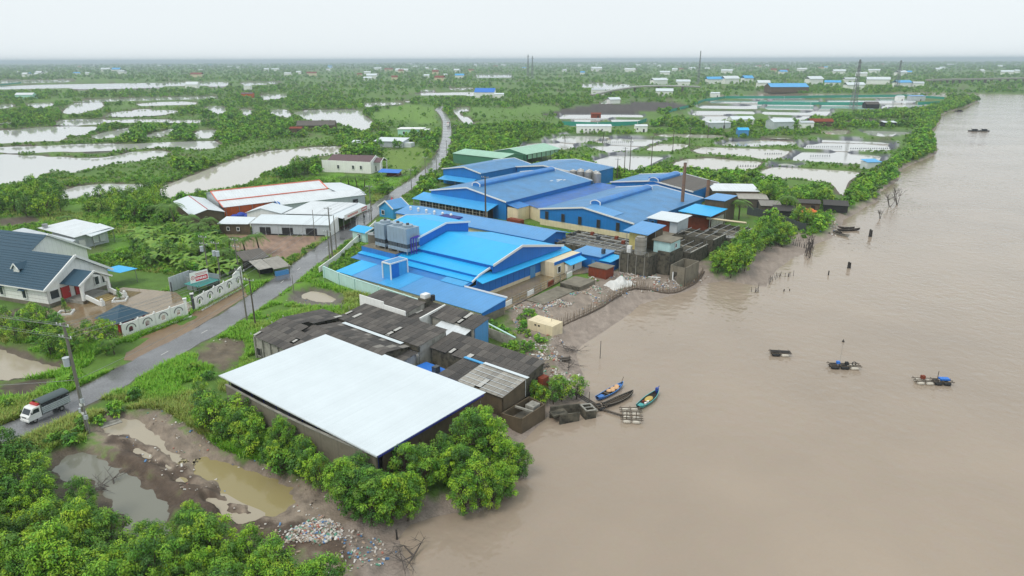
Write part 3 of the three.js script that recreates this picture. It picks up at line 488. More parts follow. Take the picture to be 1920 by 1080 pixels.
// ---------------------------------------------------------------- front factory, bright blue
{
  const B = site('factory', 'bright blue front factory with white trimmed gables and stepped lean-to roofs', 'factory', -104, 108);
  gableHall(B, -122.5, -109.6, 103.6, 120.6, { e0: 9.9, e1: 10.4, r: 11.6, at: 112.6, axis: 'u', roof: M.blueNew, wall: M.blueDeep });
  // main hall: long front slope, short back slope
  B.roof('roof_slope', M.blueNew, [[-109.5, 103.1, 7.45], [-87.0, 103.1, 7.45], [-87.0, 113, 9.5], [-109.5, 113, 9.5]]); B.roof('roof_slope', M.blueNew, [[-109.5, 113, 9.5], [-87, 113, 9.5], [-87, 129, 6.2], [-109.5, 129, 6.2]]);
  B.poly('gable_wall', M.blueDeep, [[-87.3, 103.3, 5.6], [-87.3, 128.6, 5.6], [-87.3, 128.6, 6.1], [-87.3, 113, 9.35], [-87.3, 103.3, 7.3]]);
  B.wall('step_wall', M.blueDeep, -113.4, 103.4, -87.3, 103.4, 6.4, 7.35);
  B.roof('lean_to_roof', M.blueNew, [[-113.4, 99.5, 5.95], [-88.2, 99.5, 5.95], [-88.2, 103.3, 6.7], [-113.4, 103.3, 6.7]]);
  B.wall('step_wall', M.blueDeep, -124, 99.6, -88.2, 99.6, 5.3, 5.85);
  B.roof('lean_to_roof', M.blueNew, [[-124, 97.6, 5.1], [-88, 97.6, 5.1], [-88, 99.55, 5.45], [-124, 99.55, 5.45]]); B.wall('step_wall', M.blueDeep, -124, 97.7, -88, 97.7, 4.6, 5.0);
  B.roof('lean_to_roof', M.blueWorn, [[-124, 95.5, 4.45], [-88, 95.5, 4.45], [-88, 97.65, 4.8], [-124, 97.65, 4.8]]); B.roof('lean_to_roof', M.blueCyan, [[-95, 95.4, 4.62], [-88.6, 95.4, 4.62], [-88.6, 97.5, 4.95], [-95, 97.5, 4.95]], 0.06);
  // low roof along the mint wall, in three weathered lengths
  for (const [a, b, m, k] of [[-120, -114.5, M.blueNew, 0.05], [-114.5, -106, M.blueLow, 0], [-106, -99.6, M.blueCyan, 0.05], [-99.6, -77.2, M.blueLow, 0]]) B.roof('low_roof', m, [[a, 88, 3.7 + k], [b, 88, 3.7 + k], [b, 95.45, 4.5 + k], [a, 95.45, 4.5 + k]]);
  B.beam('verge_trim', M.white, [-88.2, 95.5, 4.72], [-77.1, 95.5, 4.72], 0.16, 0.3); B.poly('low_end_wall', M.blueDeep, [[-77.4, 88.4, 2.9], [-77.4, 95.3, 2.9], [-77.4, 95.3, 4.35], [-77.4, 88.4, 3.6]]);
  B.wall('front_wall', M.cream, -119, 88.5, -77.5, 88.5, LAND, 3.62); B.wall('back_wall', M.cream, -77.5, 95.2, -87, 95.2, LAND, 4.3); B.poly('end_wall', M.concrete, [[-77.5, 88.5, LAND], [-77.5, 95.2, LAND], [-77.5, 95.2, 2.9], [-77.5, 88.5, 2.9]]);
  // white verge along the river gable
  B.beam('verge_trim', M.white, [-86.9, 103.1, 7.5], [-86.9, 113, 9.62], 0.2, 0.5); B.beam('verge_trim', M.white, [-86.9, 113, 9.62], [-86.9, 129, 6.3], 0.2, 0.5); B.beam('verge_trim', M.white, [-87.9, 99.4, 6.0], [-87.9, 103.2, 6.8], 0.2, 0.4); B.beam('verge_trim', M.white, [-87.9, 99.4, 5.9], [-87.9, 97.5, 5.1], 0.2, 0.35);
  // river side: canopy, panel wall, cream base, door
  B.roof('river_canopy', M.blueNew, [[-88.5, 98.4, 5.75], [-85.9, 98.4, 4.95], [-85.9, 131, 4.95], [-88.5, 131, 5.75]]);
  for (let i = 0; i < 11; i++) { const a = 98 + i * 2, door = i === 9; B.wall(door ? 'door' : 'wall_panel', door ? M.blueLow : M.blueDeep, -87.1 + (door ? 0.03 : 0), a + 0.03, -87.1 + (door ? 0.03 : 0), a + 1.97, door ? LAND + 0.05 : 2.1, door ? 4.0 : 5.3); if (!door) B.wall('dado_wall', M.cream, -87.04, a, -87.04, a + 2, LAND - 0.2, 2.1); }
  B.wall('wall_panel', M.blueDeep, -87.12, 116, -87.12, 118, 4.0, 5.3);
  B.wall('end_wall', M.blueDeep, -87.1, 95.6, -87.1, 98, LAND, 4.5);
  // cream office block on the river side
  B.box('office_wall', M.cream, -87, -83.2, 120, 131, LAND - 0.2, 4.75); B.box('office_front', M.whitewash, -83.15, -82.4, 124, 130, LAND - 0.2, 3.6); B.roof('office_awning', M.blueNew, [[-83.2, 123.6, 4.3], [-81.2, 123.6, 3.7], [-81.2, 130.4, 3.7], [-83.2, 130.4, 4.3]], 0.08); B.win('u', -83.15, 121.6, 2.2, 1.1, 1.4, M.white, M.glass); B.win('u', -82.35, 126.3, 2.0, 0.7, 1.0, M.white, M.glass);
  B.box('fascia', M.blueDeep, -83.25, -83.1, 119.9, 131, 4.2, 4.9);
  // deck and cooling towers on the roof
  B.box('deck_wall', M.blueWorn, -124, -112.2, 98.9, 105.2, 5.3, 6.45); B.box('deck', M.concrete, -123.9, -112.3, 99, 105.1, 6.45, 6.55);
  // stair head with white edges
  const sb = B.box('stair_head', M.blueCyan, -107.1, -104.7, 90.7, 95.3, 4.0, 7.45); B.roof('stair_head_roof', M.blueLow, [[-107.3, 90.5, 7.5], [-104.5, 90.5, 7.5], [-104.5, 95.5, 7.62], [-107.3, 95.5, 7.62]], 0.05);
  B.wall('stair_panel', M.blueDeep, -104.66, 91, -104.66, 93, 4.3, 7.2); for (const [a, b, c, d] of [[-107.2, 90.6, -104.6, 90.6], [-104.6, 90.6, -104.6, 95.4], [-104.6, 95.4, -107.2, 95.4], [-107.2, 95.4, -107.2, 90.6]]) B.beam('edge_trim', M.white, [a, b, 7.5], [c, d, 7.5], 0.2, 0.25); for (const [a, b] of [[-107.15, 90.6], [-104.6, 90.6], [-104.6, 95.4]]) B.beam('corner_trim', M.white, [a, b, 4], [a + 0.001, b, 7.5], 0.22, 0.22);
  for (let i = 0; i < 5; i++) B.box('wall_vent', M.steel, -96 + i * 3.4, -95.5 + i * 3.4, 88.1, 88.4, 2.4, 2.9);
  B.block(-126, -76, 86, 132);
}
const coolerGroup = 'cooling towers on the front factory roof';
for (const [u, w, lab] of [[-118.6, 3.4, 'single grey steel cooling tower on the roof, nearer the road'], [-114.3, 3.2, 'left cell of the larger grey cooling tower on the blue roof'], [-111.0 - 0.1, 3.2, 'right cell of the larger grey cooling tower on the blue roof']]) {
  const B = site('cooling_tower', lab, 'cooling tower', u, 102, coolerGroup); const a = u - w / 2, b = u + w / 2;
  B.box('casing', M.tower, a, b, 100, 104, 8.9, 12.4); B.box('louvre', M.darkSteel, a + 0.1, b - 0.1, 100.1, 103.9, 7.9, 8.9); B.box('sump', M.tower, a, b, 100, 104, 7.15, 7.9);
  for (const [x, y] of [[a + 0.15, 100.15], [b - 0.15, 100.15], [a + 0.15, 103.85], [b - 0.15, 103.85]]) B.box('leg', M.steel, x - 0.1, x + 0.1, y - 0.1, y + 0.1, 6.55, 7.15);
  B.cyl('fan_stack', M.tower, u, 102, 12.4, 1.2, 0.5, 20); B.cyl('fan_motor', M.darkSteel, u, 102, 12.9, 0.35, 0.4); for (let k = 0; k < 4; k++) B.box('panel_seam', M.steel, a - 0.015, a + 0.012, 100.5 + k, 100.54 + k, 8.35, 11.15);
  for (let k = 1; k < 3; k++) B.box('panel_seam', M.steel, a + w * k / 3 - 0.02, a + w * k / 3 + 0.02, 99.98, 100.01, 7.0, 11.15);
}
{ const B = site('pipe_rack', 'purple pipes bent beside the cooling towers', 'pipe', -109.3, 102.4); const pm = std([0.05, 0.03, 0.35], 0.5); for (let k = 0; k < 3; k++) { const u = -109.2 + k * 0.3; B.bar('pipe', pm, [u, 101 + k * 0.5, 6.6], [u, 101 + k * 0.5, 10.2], 0.12); B.bar('pipe', pm, [u, 101 + k * 0.5, 10.2], [u - 0.1, 103.3, 10.4], 0.12); } }
{ const B = site('blue_shed', 'deep blue flat-roofed shed in two steps beside the front factory', 'shed', -80, 134);
  B.box('wall', M.blueDeep, -86, -78.4, 131.8, 138, LAND - 0.2, 4.3); B.roof('roof', M.blueLow, [[-86.3, 131.5, 4.36], [-78.2, 131.5, 4.36], [-78.2, 138.2, 4.5], [-86.3, 138.2, 4.5]]); B.box('wall', M.blueDeep, -78.35, -75.6, 131.5, 137, LAND - 0.2, 3.7); B.roof('roof', M.blueNew, [[-78.5, 131.2, 3.75], [-75.3, 131.2, 3.75], [-75.3, 137.2, 3.9], [-78.5, 137.2, 3.9]]); B.win('v', -80.2, 131.75, LAND + 0.1, 0.9, 2.0, M.blueWorn, M.blueLow, 'door'); B.box('chiller', M.darkSteel, -79.6, -78.9, 134, 134.8, 4.5, 5.6); B.block(-87, -75, 131, 139); }
// ---------------------------------------------------------------- long low building behind the front factory
{ const B = site('low_factory_building', 'long low hazy blue roof with small white vents behind the front factory', 'factory', -123, 139.5);
  B.roof('roof_slope', M.blueLow, [[-151.2, 133.8, 4.9], [-96.4, 133.8, 4.9], [-96.4, 139.6, 6.2], [-151.2, 139.6, 6.2]]); B.roof('roof_slope', M.blueLow, [[-151.2, 139.6, 6.2], [-96.4, 139.6, 6.2], [-95.5, 145, 5], [-151.2, 145, 5]]);
  B.wall('front_wall', M.cream, -150.8, 134.2, -97, 134.2, LAND, 4.8); B.wall('back_wall', M.cream, -97, 144.6, -150.8, 144.6, LAND, 4.9); for (const u of [-150.9, -96.9]) { const g = [[u, 134.2, LAND], [u, 144.6, LAND], [u, 144.6, 4.9], [u, 139.6, 6.05], [u, 134.2, 4.8]]; B.poly('end_wall', u < -100 ? M.cream : M.blueDeep, u < -100 ? g.reverse() : g); }
  B.beam('ridge_trim', M.blueDeep, [-151, 133.7, 4.85], [-96.4, 133.7, 4.85], 0.12, 0.24); for (let i = 0; i < 6; i++) { const u = -147.5 + i * 3.3; const d = B.cyl('roof_vent', M.white, u, 137, 5.6, 0.3, 0.5, 10); part('vent_cap', new THREE.SphereGeometry(0.42, 10, 8).translate(u + 123, 5.6 + 0.75 - LAND, 2.5), M.white, d); }
  for (const u of [-148.5, -145.5, -142]) B.win('v', u, 134.1, 2.4, 1.2, 1.4, M.white, M.glass);
  B.box('light_well', M.navy, -134, -127.5, 135.2, 138.2, 5.0, 6.05); B.box('well_frame', M.blueDeep, -134.3, -127.2, 134.9, 135.2, 5, 6.0); B.block(-152, -95, 133, 146); }
// ---------------------------------------------------------------- halls further back
{ const B = site('factory_hall', 'worn blue hall with a long ridge ventilator and an open lean-to in front', 'factory', -144.5, 180);
  gableHall(B, -160.5, -128.4, 158.6, 207, { e0: 7, r: 9.6, at: -144.3 }); monitor(B, -144.3, 163, 205, 9.4, 3.2); for (let i = 0; i < 6; i++) { const u = -135 + rr(-1.5, 1.5), v = 194 + rr(-3.5, 3.5), h = 9.63 - (u + 144.3) * 0.163; B.roof('repair_patch', M.paleSheet, [[u, v, h], [u, v + 1.6, h], [u + 0.5, v + 1.6, h - 0.08], [u + 0.5, v, h - 0.08]], 0.02); }
  B.roof('lean_to_roof', M.blueCyan, [[-164.3, 153.3, 4.5], [-131.5, 153.3, 4.5], [-131.5, 158.9, 5.9], [-164.3, 158.9, 5.9]]);
  for (let i = 0; i < 12; i++) { const u = -163.8 + i * 2.9; B.box('post', M.oldWall, u - 0.12, u + 0.12, 153.6, 153.84, LAND, 4.45); if (i < 11) { B.beam('lattice', M.oldWall, [u, 153.72, 2.6], [u + 2.9, 153.72, 2.6], 0.06, 0.1); B.beam('lattice', M.oldWall, [u, 153.72, 3.4], [u + 2.9, 153.72, 3.4], 0.06, 0.1); B.beam('lattice', M.oldWall, [u + 1.45, 153.72, 1.2], [u + 1.46, 153.72, 4.4], 0.08, 0.08); } }
  B.wall('lower_wall', M.dark, -163.5, 156.5, -132, 156.5, LAND, 5.2); B.roof('side_lean_to', M.blueWorn, [[-128.3, 158.8, 6.2], [-124, 158.8, 5.4], [-124, 165, 5.4], [-128.3, 165, 6.2]]); B.box('side_wall', M.cream, -128.2, -124.2, 159, 165, LAND, 5.3); B.block(-166, -123, 151, 208); }
{ const B = site('factory_hall', 'stained blue valley roof lying between two ridged halls', 'factory', -122, 187);
  B.roof('valley_roof', M.blueStain, [[-128.2, 166.5, 5.6], [-117.2, 162, 5.3], [-117.2, 212, 5.3], [-128.2, 212, 5.6]]); B.wall('front_wall', M.cream, -128, 166.8, -117.4, 162.3, LAND, 5.4, 5.1); B.wall('back_wall', M.blueWall, -117.4, 211.8, -128, 211.8, LAND, 5.2); B.box('pallet_stack', M.rust, -126, -121, 156, 158, LAND, 2.6); B.block(-129, -116, 160, 213); }
{ const B = site('factory_hall', 'blue hall near the chimney, five dark windows in its gable', 'factory', -101, 183);
  gableHall(B, -117, -85.6, 160.6, 205, { e0: 6, r: 8.3, at: -101.8, dado: M.cream, dh: 3.0 }); monitor(B, -101.8, 167, 199, 8.1, 3.2); for (const u of [-114.4, -108.6, -102.8, -96.6, -90.4]) B.win('v', u, 160.5, 3.3, 0.9, 2.1, M.darkSteel, M.dark);
  for (let i = 0; i < 8; i++) B.win('u', -85.5, 166 + i * 4.6, 3.2, 2.6, 1.6, M.blueLow, M.glass); B.roof('skylight_strip', M.blueLow, [[-101.2, 160.5, 8.36], [-101.2, 166.5, 8.36], [-92, 166.5, 7.02], [-92, 160.5, 7.02]], 0.03); B.block(-118, -85, 159, 206); }
{ const B = site('factory_hall', 'blue hall at the back with a dark grey right slope and raised ridge hood', 'factory', -108, 223);
  gableHall(B, -123.5, -92.3, 213, 234, { e0: 6.2, r: 8.3, at: -106.8 }); B.roof('dark_slope', M.asbestos[2], [[-104.8, 212.7, 8.12], [-104.8, 234, 8.12], [-92.1, 234, 6.3], [-92.1, 212.7, 6.3]], 0.03); monitor(B, -106.6, 212.5, 230, 8.2, 3.4); B.box('ridge_box', M.blueDeep, -108.6, -104.6, 212.6, 213.4, 6.6, 9.4); B.block(-125, -91, 212, 236); }
{ const B = site('factory_hall', 'blue hall at the back beside the road with a pale gable', 'factory', -180, 210); gableHall(B, -190, -170.2, 195, 226, { e0: 7, r: 8.7, at: -178.6 }); B.roof('lean_to_roof', M.blueCyan, [[-189, 190.6, 3.6], [-172, 190.6, 3.6], [-172, 194.8, 4.6], [-189, 194.8, 4.6]]); for (const u of [-188, -180, -173]) B.bar('post', M.steel, [u, 191, LAND], [u, 191, 3.7], 0.1); B.block(-192, -169, 189, 227); }
{ const B = site('factory_hall', 'wide blue hall behind the ventilator hall, steel tanks by its corner', 'factory', -154, 228); gableHall(B, -170, -138, 217, 239, { e0: 7, r: 8.6, at: -156.5 }); B.block(-171, -137, 216, 240); }
for (let i = 0; i < 7; i++) { // steel tanks
  const u = [-139.2, -136.2, -133.2, -138, -134.6, -131, -128.6][i], v = [211.8, 212.2, 212.6, 215.0, 215.5, 214.4, 211.6][i];
  const B = site('steel_tank', ['leftmost steel tank in the front row of the cluster on the roof edge', 'second steel tank in the front row of the cluster', 'third steel tank in the front row of the cluster', 'left steel tank in the back row of the cluster', 'middle steel tank in the back row of the cluster', 'right steel tank in the back row of the cluster', 'steel tank standing apart at the right end of the cluster'][i], 'tank', u, v, 'steel tanks between the blue halls');
  const s = std([0.42, 0.4, 0.37], 0.4, { metalness: 0.5 }); B.cyl('shell', s, u, v, 5.6, 1.35, 3.2, 18); part('dome', new THREE.SphereGeometry(1.35, 18, 6, 0, Math.PI * 2, 0, Math.PI / 2).scale(1, 0.3, 1).translate(0, 8.8 - LAND, 0), s, B.o); B.cyl('hatch', M.white, u, v, 9.1, 0.35, 0.25, 10); for (const [a, b] of [[-1, -1], [1, -1], [-1, 1], [1, 1]]) B.bar('leg', M.darkSteel, [u + a * 0.8, v + b * 0.8, LAND], [u + a * 0.8, v + b * 0.8, 5.7], 0.1);
  for (const h of [6.2, 7.4, 8.6]) B.cyl('band', M.steel, u, v, h, 1.39, 0.08, 18);
}
// green building
{ const B = site('green_warehouse', 'pale green roofed warehouse with green walls beyond the blue halls', 'warehouse', -209, 245); B.roof('roof_slope', M.greenSheet, [[-225.2, 237.6, 5.9], [-194.5, 237.6, 5.9], [-194.5, 246.6, 7.2], [-225.2, 246.6, 7.2]]); B.roof('roof_slope', M.greenSheet, [[-225.2, 246.6, 7.2], [-194.5, 246.6, 7.2], [-194.5, 254, 6], [-225.2, 254, 6]]); B.wall('front_wall', M.greenWall, -225, 238, -194.8, 238, LAND, 5.8); for (const u of [-225, -194.8]) { const g = [[u, 238, LAND], [u, 253.8, LAND], [u, 253.8, 5.9], [u, 246.6, 7.1], [u, 238, 5.8]]; B.poly('end_wall', M.greenWall, u < -200 ? g.reverse() : g); } B.block(-227, -193, 235, 255); }
{ const B = site('green_shed', 'open sided pale roofed shed with green walls, right of the green warehouse', 'shed', -203, 267); B.roof('roof_slope', M.paleSheet, [[-214, 254.5, 6.2], [-214, 283, 6.2], [-204, 283, 8], [-204, 254.5, 8]]); B.roof('roof_slope', M.greenSheet, [[-204, 254.5, 8], [-204, 283, 8], [-193.6, 283, 6], [-193.6, 254.5, 6]]); B.poly('gable_wall', M.greenWall, [[-213.5, 255, LAND], [-194, 255, LAND], [-194, 255, 5.9], [-204, 255, 7.9], [-213.5, 255, 6.1]]); for (let i = 0; i < 8; i++) { B.bar('post', M.darkSteel, [-194, 256 + i * 3.7, LAND], [-194, 256 + i * 3.7, 5.9], 0.14); if (i < 7) B.wall('wall_panel', M.greenSheet, -194.1, 256.2 + i * 3.7, -194.1, 259.5 + i * 3.7, 3.6, 5.7); } B.wall('back_wall', M.dark, -206, 283, -206, 256, LAND, 5.5); B.block(-215, -192, 253, 285); }
// ---------------------------------------------------------------- boundary wall of the factory
{ const B = site('boundary_wall', 'long pale mint boundary wall between the factory and the old warehouses', 'wall', -95, 86);
  const wl = [[-124.5, 88.2], [-118, 87.2], [-112, 86.7], [-104, 86.3], [-96, 86], [-88, 85.6], [-80, 85.2], [-73, 84.6], [-66, 83.8]];
  for (let i = 0; i < 8; i++) { const [a, b] = wl[i], [c, d] = wl[i + 1]; B.wall('wall_panel', i > 6 ? M.oldWall : M.mint, a, b, c, d, 0.6, i > 6 ? 3.0 : 3.8); B.beam('coping', M.mint, [a, b + 0.09, 3.83], [c, d + 0.09, i > 6 ? 3.1 : 3.83], 0.3, 0.1); B.box('pier', M.mint, a - 0.2, a + 0.2, b - 0.2, b + 0.3, 0.6, 3.95); } }
{ const a = plan('600,514 622,498 640,484 660,464 682,446 706,424'); const o = thing('roadside_wall', 'pale wall with faded blue lettering along the road edge of the factory', 'wall', [a[0][0], LAND, a[0][1]]);
  for (let i = 0; i < 5; i++) part('wall_panel', slab([V(a[i][0] - a[0][0], -0.4, a[i][1] - a[0][1]), V(a[i + 1][0] - a[0][0], -0.4, a[i + 1][1] - a[0][1]), V(a[i + 1][0] - a[0][0], 1.7, a[i + 1][1] - a[0][1]), V(a[i][0] - a[0][0], 1.7, a[i][1] - a[0][1])], 0.2), M.whitewash, o); }
// ---------------------------------------------------------------- water treatment works
{ const B = site('treatment_basin', 'open settling basins crossed by a grid of concrete beams and pipes', 'basin', -86, 147);
  for (const [a, b, c, d] of [[-99, 139.6, -74.5, 139.6], [-74.5, 139.6, -74.5, 154], [-74.5, 154, -99, 154], [-99, 154, -99, 139.6]]) B.wall('basin_wall', M.mould, a, b, c, d, 0.8, 3.4);
  B.box('basin_water', M.murk, -98.8, -74.7, 139.8, 153.8, 1.0, 2.5); for (let i = 1; i < 8; i++) B.beam('cross_beam', M.oldWall, [-99 + i * 3.05, 139.6, 3.3], [-99 + i * 3.05, 154, 3.3], 0.3, 0.35); for (let i = 1; i < 4; i++) B.beam('long_beam', M.oldWall, [-99, 139.6 + i * 3.6, 3.34], [-74.5, 139.6 + i * 3.6, 3.34], 0.3, 0.35);
  for (let i = 0; i < 5; i++) B.bar('pipe', M.steel, [-98 + i * 0.4, 140.5 + i * 2.7, 3.75], [-75, 141 + i * 2.6, 3.75], 0.11); for (let i = 0; i < 14; i++) B.bar('rail_post', M.steel, [-98.6 + i * 1.8, 139.6, 3.4], [-98.6 + i * 1.8, 139.6, 4.3], 0.035); B.bar('hand_rail', M.steel, [-98.6, 139.6, 4.3], [-75, 139.6, 4.3], 0.035); for (let i = 0; i < 6; i++) B.box('pump', pick([M.rust, M.darkSteel, M.white]), -97 + i * 3.7, -96.2 + i * 3.7, 148 + (i % 2) * 3, 148.8 + (i % 2) * 3, 3.5, 4.3); B.block(-100, -74, 139, 155); }
{ const B = site('treatment_tower', 'mould blackened tank tower with a blue roofed yellow room on top', 'tower', -71, 139);
  B.box('tank', M.mould, -74.3, -66.8, 133.2, 144.5, 0.4, 6.0); B.box('tank_step', M.mould, -66.8, -63.8, 137.5, 144.5, 0.4, 6.6); B.box('upper_room', std(0xffffff, 0.8, { map: sheetMap([205, 190, 120], 0.3, 6) }), -74, -71.4, 137, 144, 6, 10.4); B.roof('roof', M.blueLow, [[-75, 135.6, 10.5], [-68.6, 135.6, 10.3], [-68.6, 144.8, 10.9], [-75, 144.8, 11.1]], 0.1); B.box('back_room', M.brownWall, -71.3, -69, 140.5, 144, 6, 10.2);
  B.cyl('silo', M.oldWall, -69.8, 134.7, 6, 1.3, 3.6, 18); B.cyl('silo_top', M.oldWall, -69.8, 134.7, 9.6, 1.0, 0.4, 18); for (const h of [6.8, 7.9, 9.0]) B.cyl('silo_band', M.concrete, -69.8, 134.7, h, 1.33, 0.1, 18); B.box('dosing_tank', M.white, -72.8, -71.8, 133.8, 134.6, 6, 7.6); for (const [a, b] of [[-74, 135.8], [-68.9, 135.8], [-68.9, 140]]) B.bar('post', M.steel, [a, b, 6], [a, b, 10.4], 0.08);
  B.box('pump_room', std(0xffffff, 0.8, { map: sheetMap([176, 212, 214], 0.25, 6, [110, 120, 116]) }), -68.2, -64, 138, 143, 6.05, 8.8); B.box('pump_room_roof', M.concrete, -68.6, -63.6, 137.6, 143.4, 8.8, 9.0); B.win('u', -63.95, 140.5, 7.2, 0.7, 0.9, M.white, M.glass);
  for (let i = 0; i < 4; i++) B.bar('down_pipe', M.oldWall, [-74 + i * 2.1, 133.05, 0.8], [-74 + i * 2.1, 133.05, 5.9], 0.09); B.bar('drain_pipe', M.white, [-72, 132.6, 0.9], [-64, 134.0, 1.6], 0.12); for (let i = 0; i < 8; i++) B.bar('rail_post', M.steel, [-74 + i, 133.4, 6], [-74 + i, 133.4, 6.9], 0.035); B.bar('hand_rail', M.steel, [-74.2, 133.4, 6.9], [-66.9, 133.4, 6.9], 0.035); B.block(-76, -62, 132, 146); }
{ const B = site('concrete_hut', 'roofless grey concrete hut with a doorway on the river bank', 'hut', -60.4, 138.4); B.wall('wall', M.concrete, -62.3, 142, -62.3, 134.8, 0.3, 4.6); B.wall('wall', M.concrete, -58.6, 134.8, -58.6, 142, 0.3, 4.6); B.wall('wall', M.concrete, -58.6, 142, -62.3, 142, 0.3, 4.6); B.wall('wall', M.concrete, -62.3, 134.8, -61.6, 134.8, 0.3, 4.6); B.wall('wall', M.concrete, -60.5, 134.8, -58.6, 134.8, 0.3, 4.6); B.wall('lintel', M.concrete, -61.6, 134.8, -60.5, 134.8, 3.3, 4.6); B.wall('doorway_frame', M.white, -61.55, 134.7, -61.35, 134.7, 0.8, 3.2); B.box('floor', M.mould, -62.2, -58.7, 134.9, 141.9, 0.3, 0.9); B.block(-63, -57, 134, 143); }
{ const B = site('treatment_tank', 'row of blackened open concrete tanks with pipes and catwalks above the mangroves', 'tank', -66, 163);
  for (const [a, b, c, d, h] of [[-72.5, -63, 147, 157, 4.6], [-72.5, -62, 158, 166, 5.6], [-70, -60.5, 167, 181, 4.4]]) { for (const [p, q, r, s] of [[a, c, b, c], [b, c, b, d], [b, d, a, d], [a, d, a, c]]) B.wall('tank_wall', M.mould, p, q, r, s, 0.2, h); B.box('tank_water', M.murk, a + 0.3, b - 0.3, c + 0.3, d - 0.3, 0.5, h - 1.1); B.beam('catwalk', M.concrete, [a, (c + d) / 2, h + 0.05], [b, (c + d) / 2, h + 0.05], 0.7, 0.15); B.beam('rim', M.oldWall, [b - 0.05, c, h + 0.06], [b - 0.05, d, h + 0.06], 0.35, 0.12); for (let i = 0; i < 4; i++) B.bar('pipe', M.steel, [a + 1 + i * 2.4, c, h + 0.3], [a + 1 + i * 2.4, d, h + 0.3], 0.1); }
  for (let i = 0; i < 9; i++) B.bar('rail_post', M.steel, [-63 + i * 0.25, 147 + i * 4, 4.4], [-63 + i * 0.25, 147 + i * 4, 6], 0.05); B.bar('large_pipe', M.cream, [-74, 182, 5.2], [-63, 183, 5.2], 0.3); B.block(-76, -59, 145, 184); }
{ const B = site('plant_house', 'two storey dark concrete plant house with a white flat roof near the chimney', 'building', -77.5, 165);
  B.box('lower_room', M.mould, -81, -74, 157, 166, LAND, 4.6); B.win('v', -78.6, 156.9, 1.6, 1.6, 2.3, M.white, M.glass, 'door'); B.win('v', -75.8, 156.9, 2.6, 1, 1.2, M.white, M.glass); B.box('roof_slab', M.concrete, -81.4, -73.6, 156.6, 166.4, 4.6, 4.85); B.box('upper_room', M.rust, -79.4, -76, 162, 169, 4.85, 8.0); B.box('white_cabin', M.greySheet, -75.6, -73.4, 161.5, 168, 4.85, 8.0); B.roof('roof', M.whiteSheet, [[-82, 160.6, 8.1], [-73, 160.6, 8.1], [-73, 169.5, 8.4], [-82, 169.5, 8.4]], 0.1); B.cyl('water_tank', M.tarp, -79.8, 158.6, 4.85, 0.75, 1.7, 16); B.cyl('tank_lid', M.blueDeep, -79.8, 158.6, 6.55, 0.5, 0.2, 16); B.bar('post', M.steel, [-81.6, 161, 4.85], [-81.6, 161, 8.1], 0.08); B.block(-83, -72, 155, 171); }
{ const B = site('boiler_house', 'open boiler house under a small bright blue roof behind the plant house', 'building', -77, 186); B.roof('roof', M.blueNew, [[-82, 180, 6.6], [-72, 180, 6.3], [-72, 192, 6.5], [-82, 192, 6.8]], 0.1); for (const [a, b] of [[-81.6, 180.4], [-72.4, 180.4], [-72.4, 191.6], [-81.6, 191.6]]) B.bar('post', M.steel, [a, b, LAND], [a, b, 6.4], 0.12); B.box('boiler', M.rust, -80.5, -74, 183, 190, LAND, 4.8); B.box('wall', M.oldWall, -72.6, -72.2, 182, 190, LAND, 5.2); B.box('side_block', M.brownWall, -80, -74, 194, 203, LAND, 8.2); B.roof('side_roof', M.blueLow, [[-80.3, 193.6, 8.3], [-73.6, 193.6, 8.3], [-73.6, 203.3, 8.5], [-80.3, 203.3, 8.5]], 0.1); B.block(-83, -71, 179, 204); }
function chimney(px, py, top, r, label) { const c = G(px, py); const o = thing('chimney', label, 'chimney', [c.x, LAND, c.z]); const m = std(0xffffff, 0.8, { map: sheetMap([138, 108, 90], 0.6, 5, [84, 68, 58]) }); part('shaft', new THREE.CylinderGeometry(r * 0.8, r, top, 18).translate(0, top / 2, 0), m, o); part('base', bx(r * 3, 1.5, r * 3), M.concrete, o); part('rim', cyl(r * 0.86, 0.3, 0, top - 0.3, 0, 18), m, o); for (let k = 1; k < 5; k++) part('band', cyl(r * (1.02 - 0.2 * k / 5), 0.12, 0, top * k / 5, 0, 18), M.darkSteel, o); return o; }
chimney(1277, 408, 17, 0.58, 'tall brown chimney rising beside the blue halls');
chimney(1324, 392, 9.6, 0.65, 'short brown chimney stub behind the blue boiler roof');
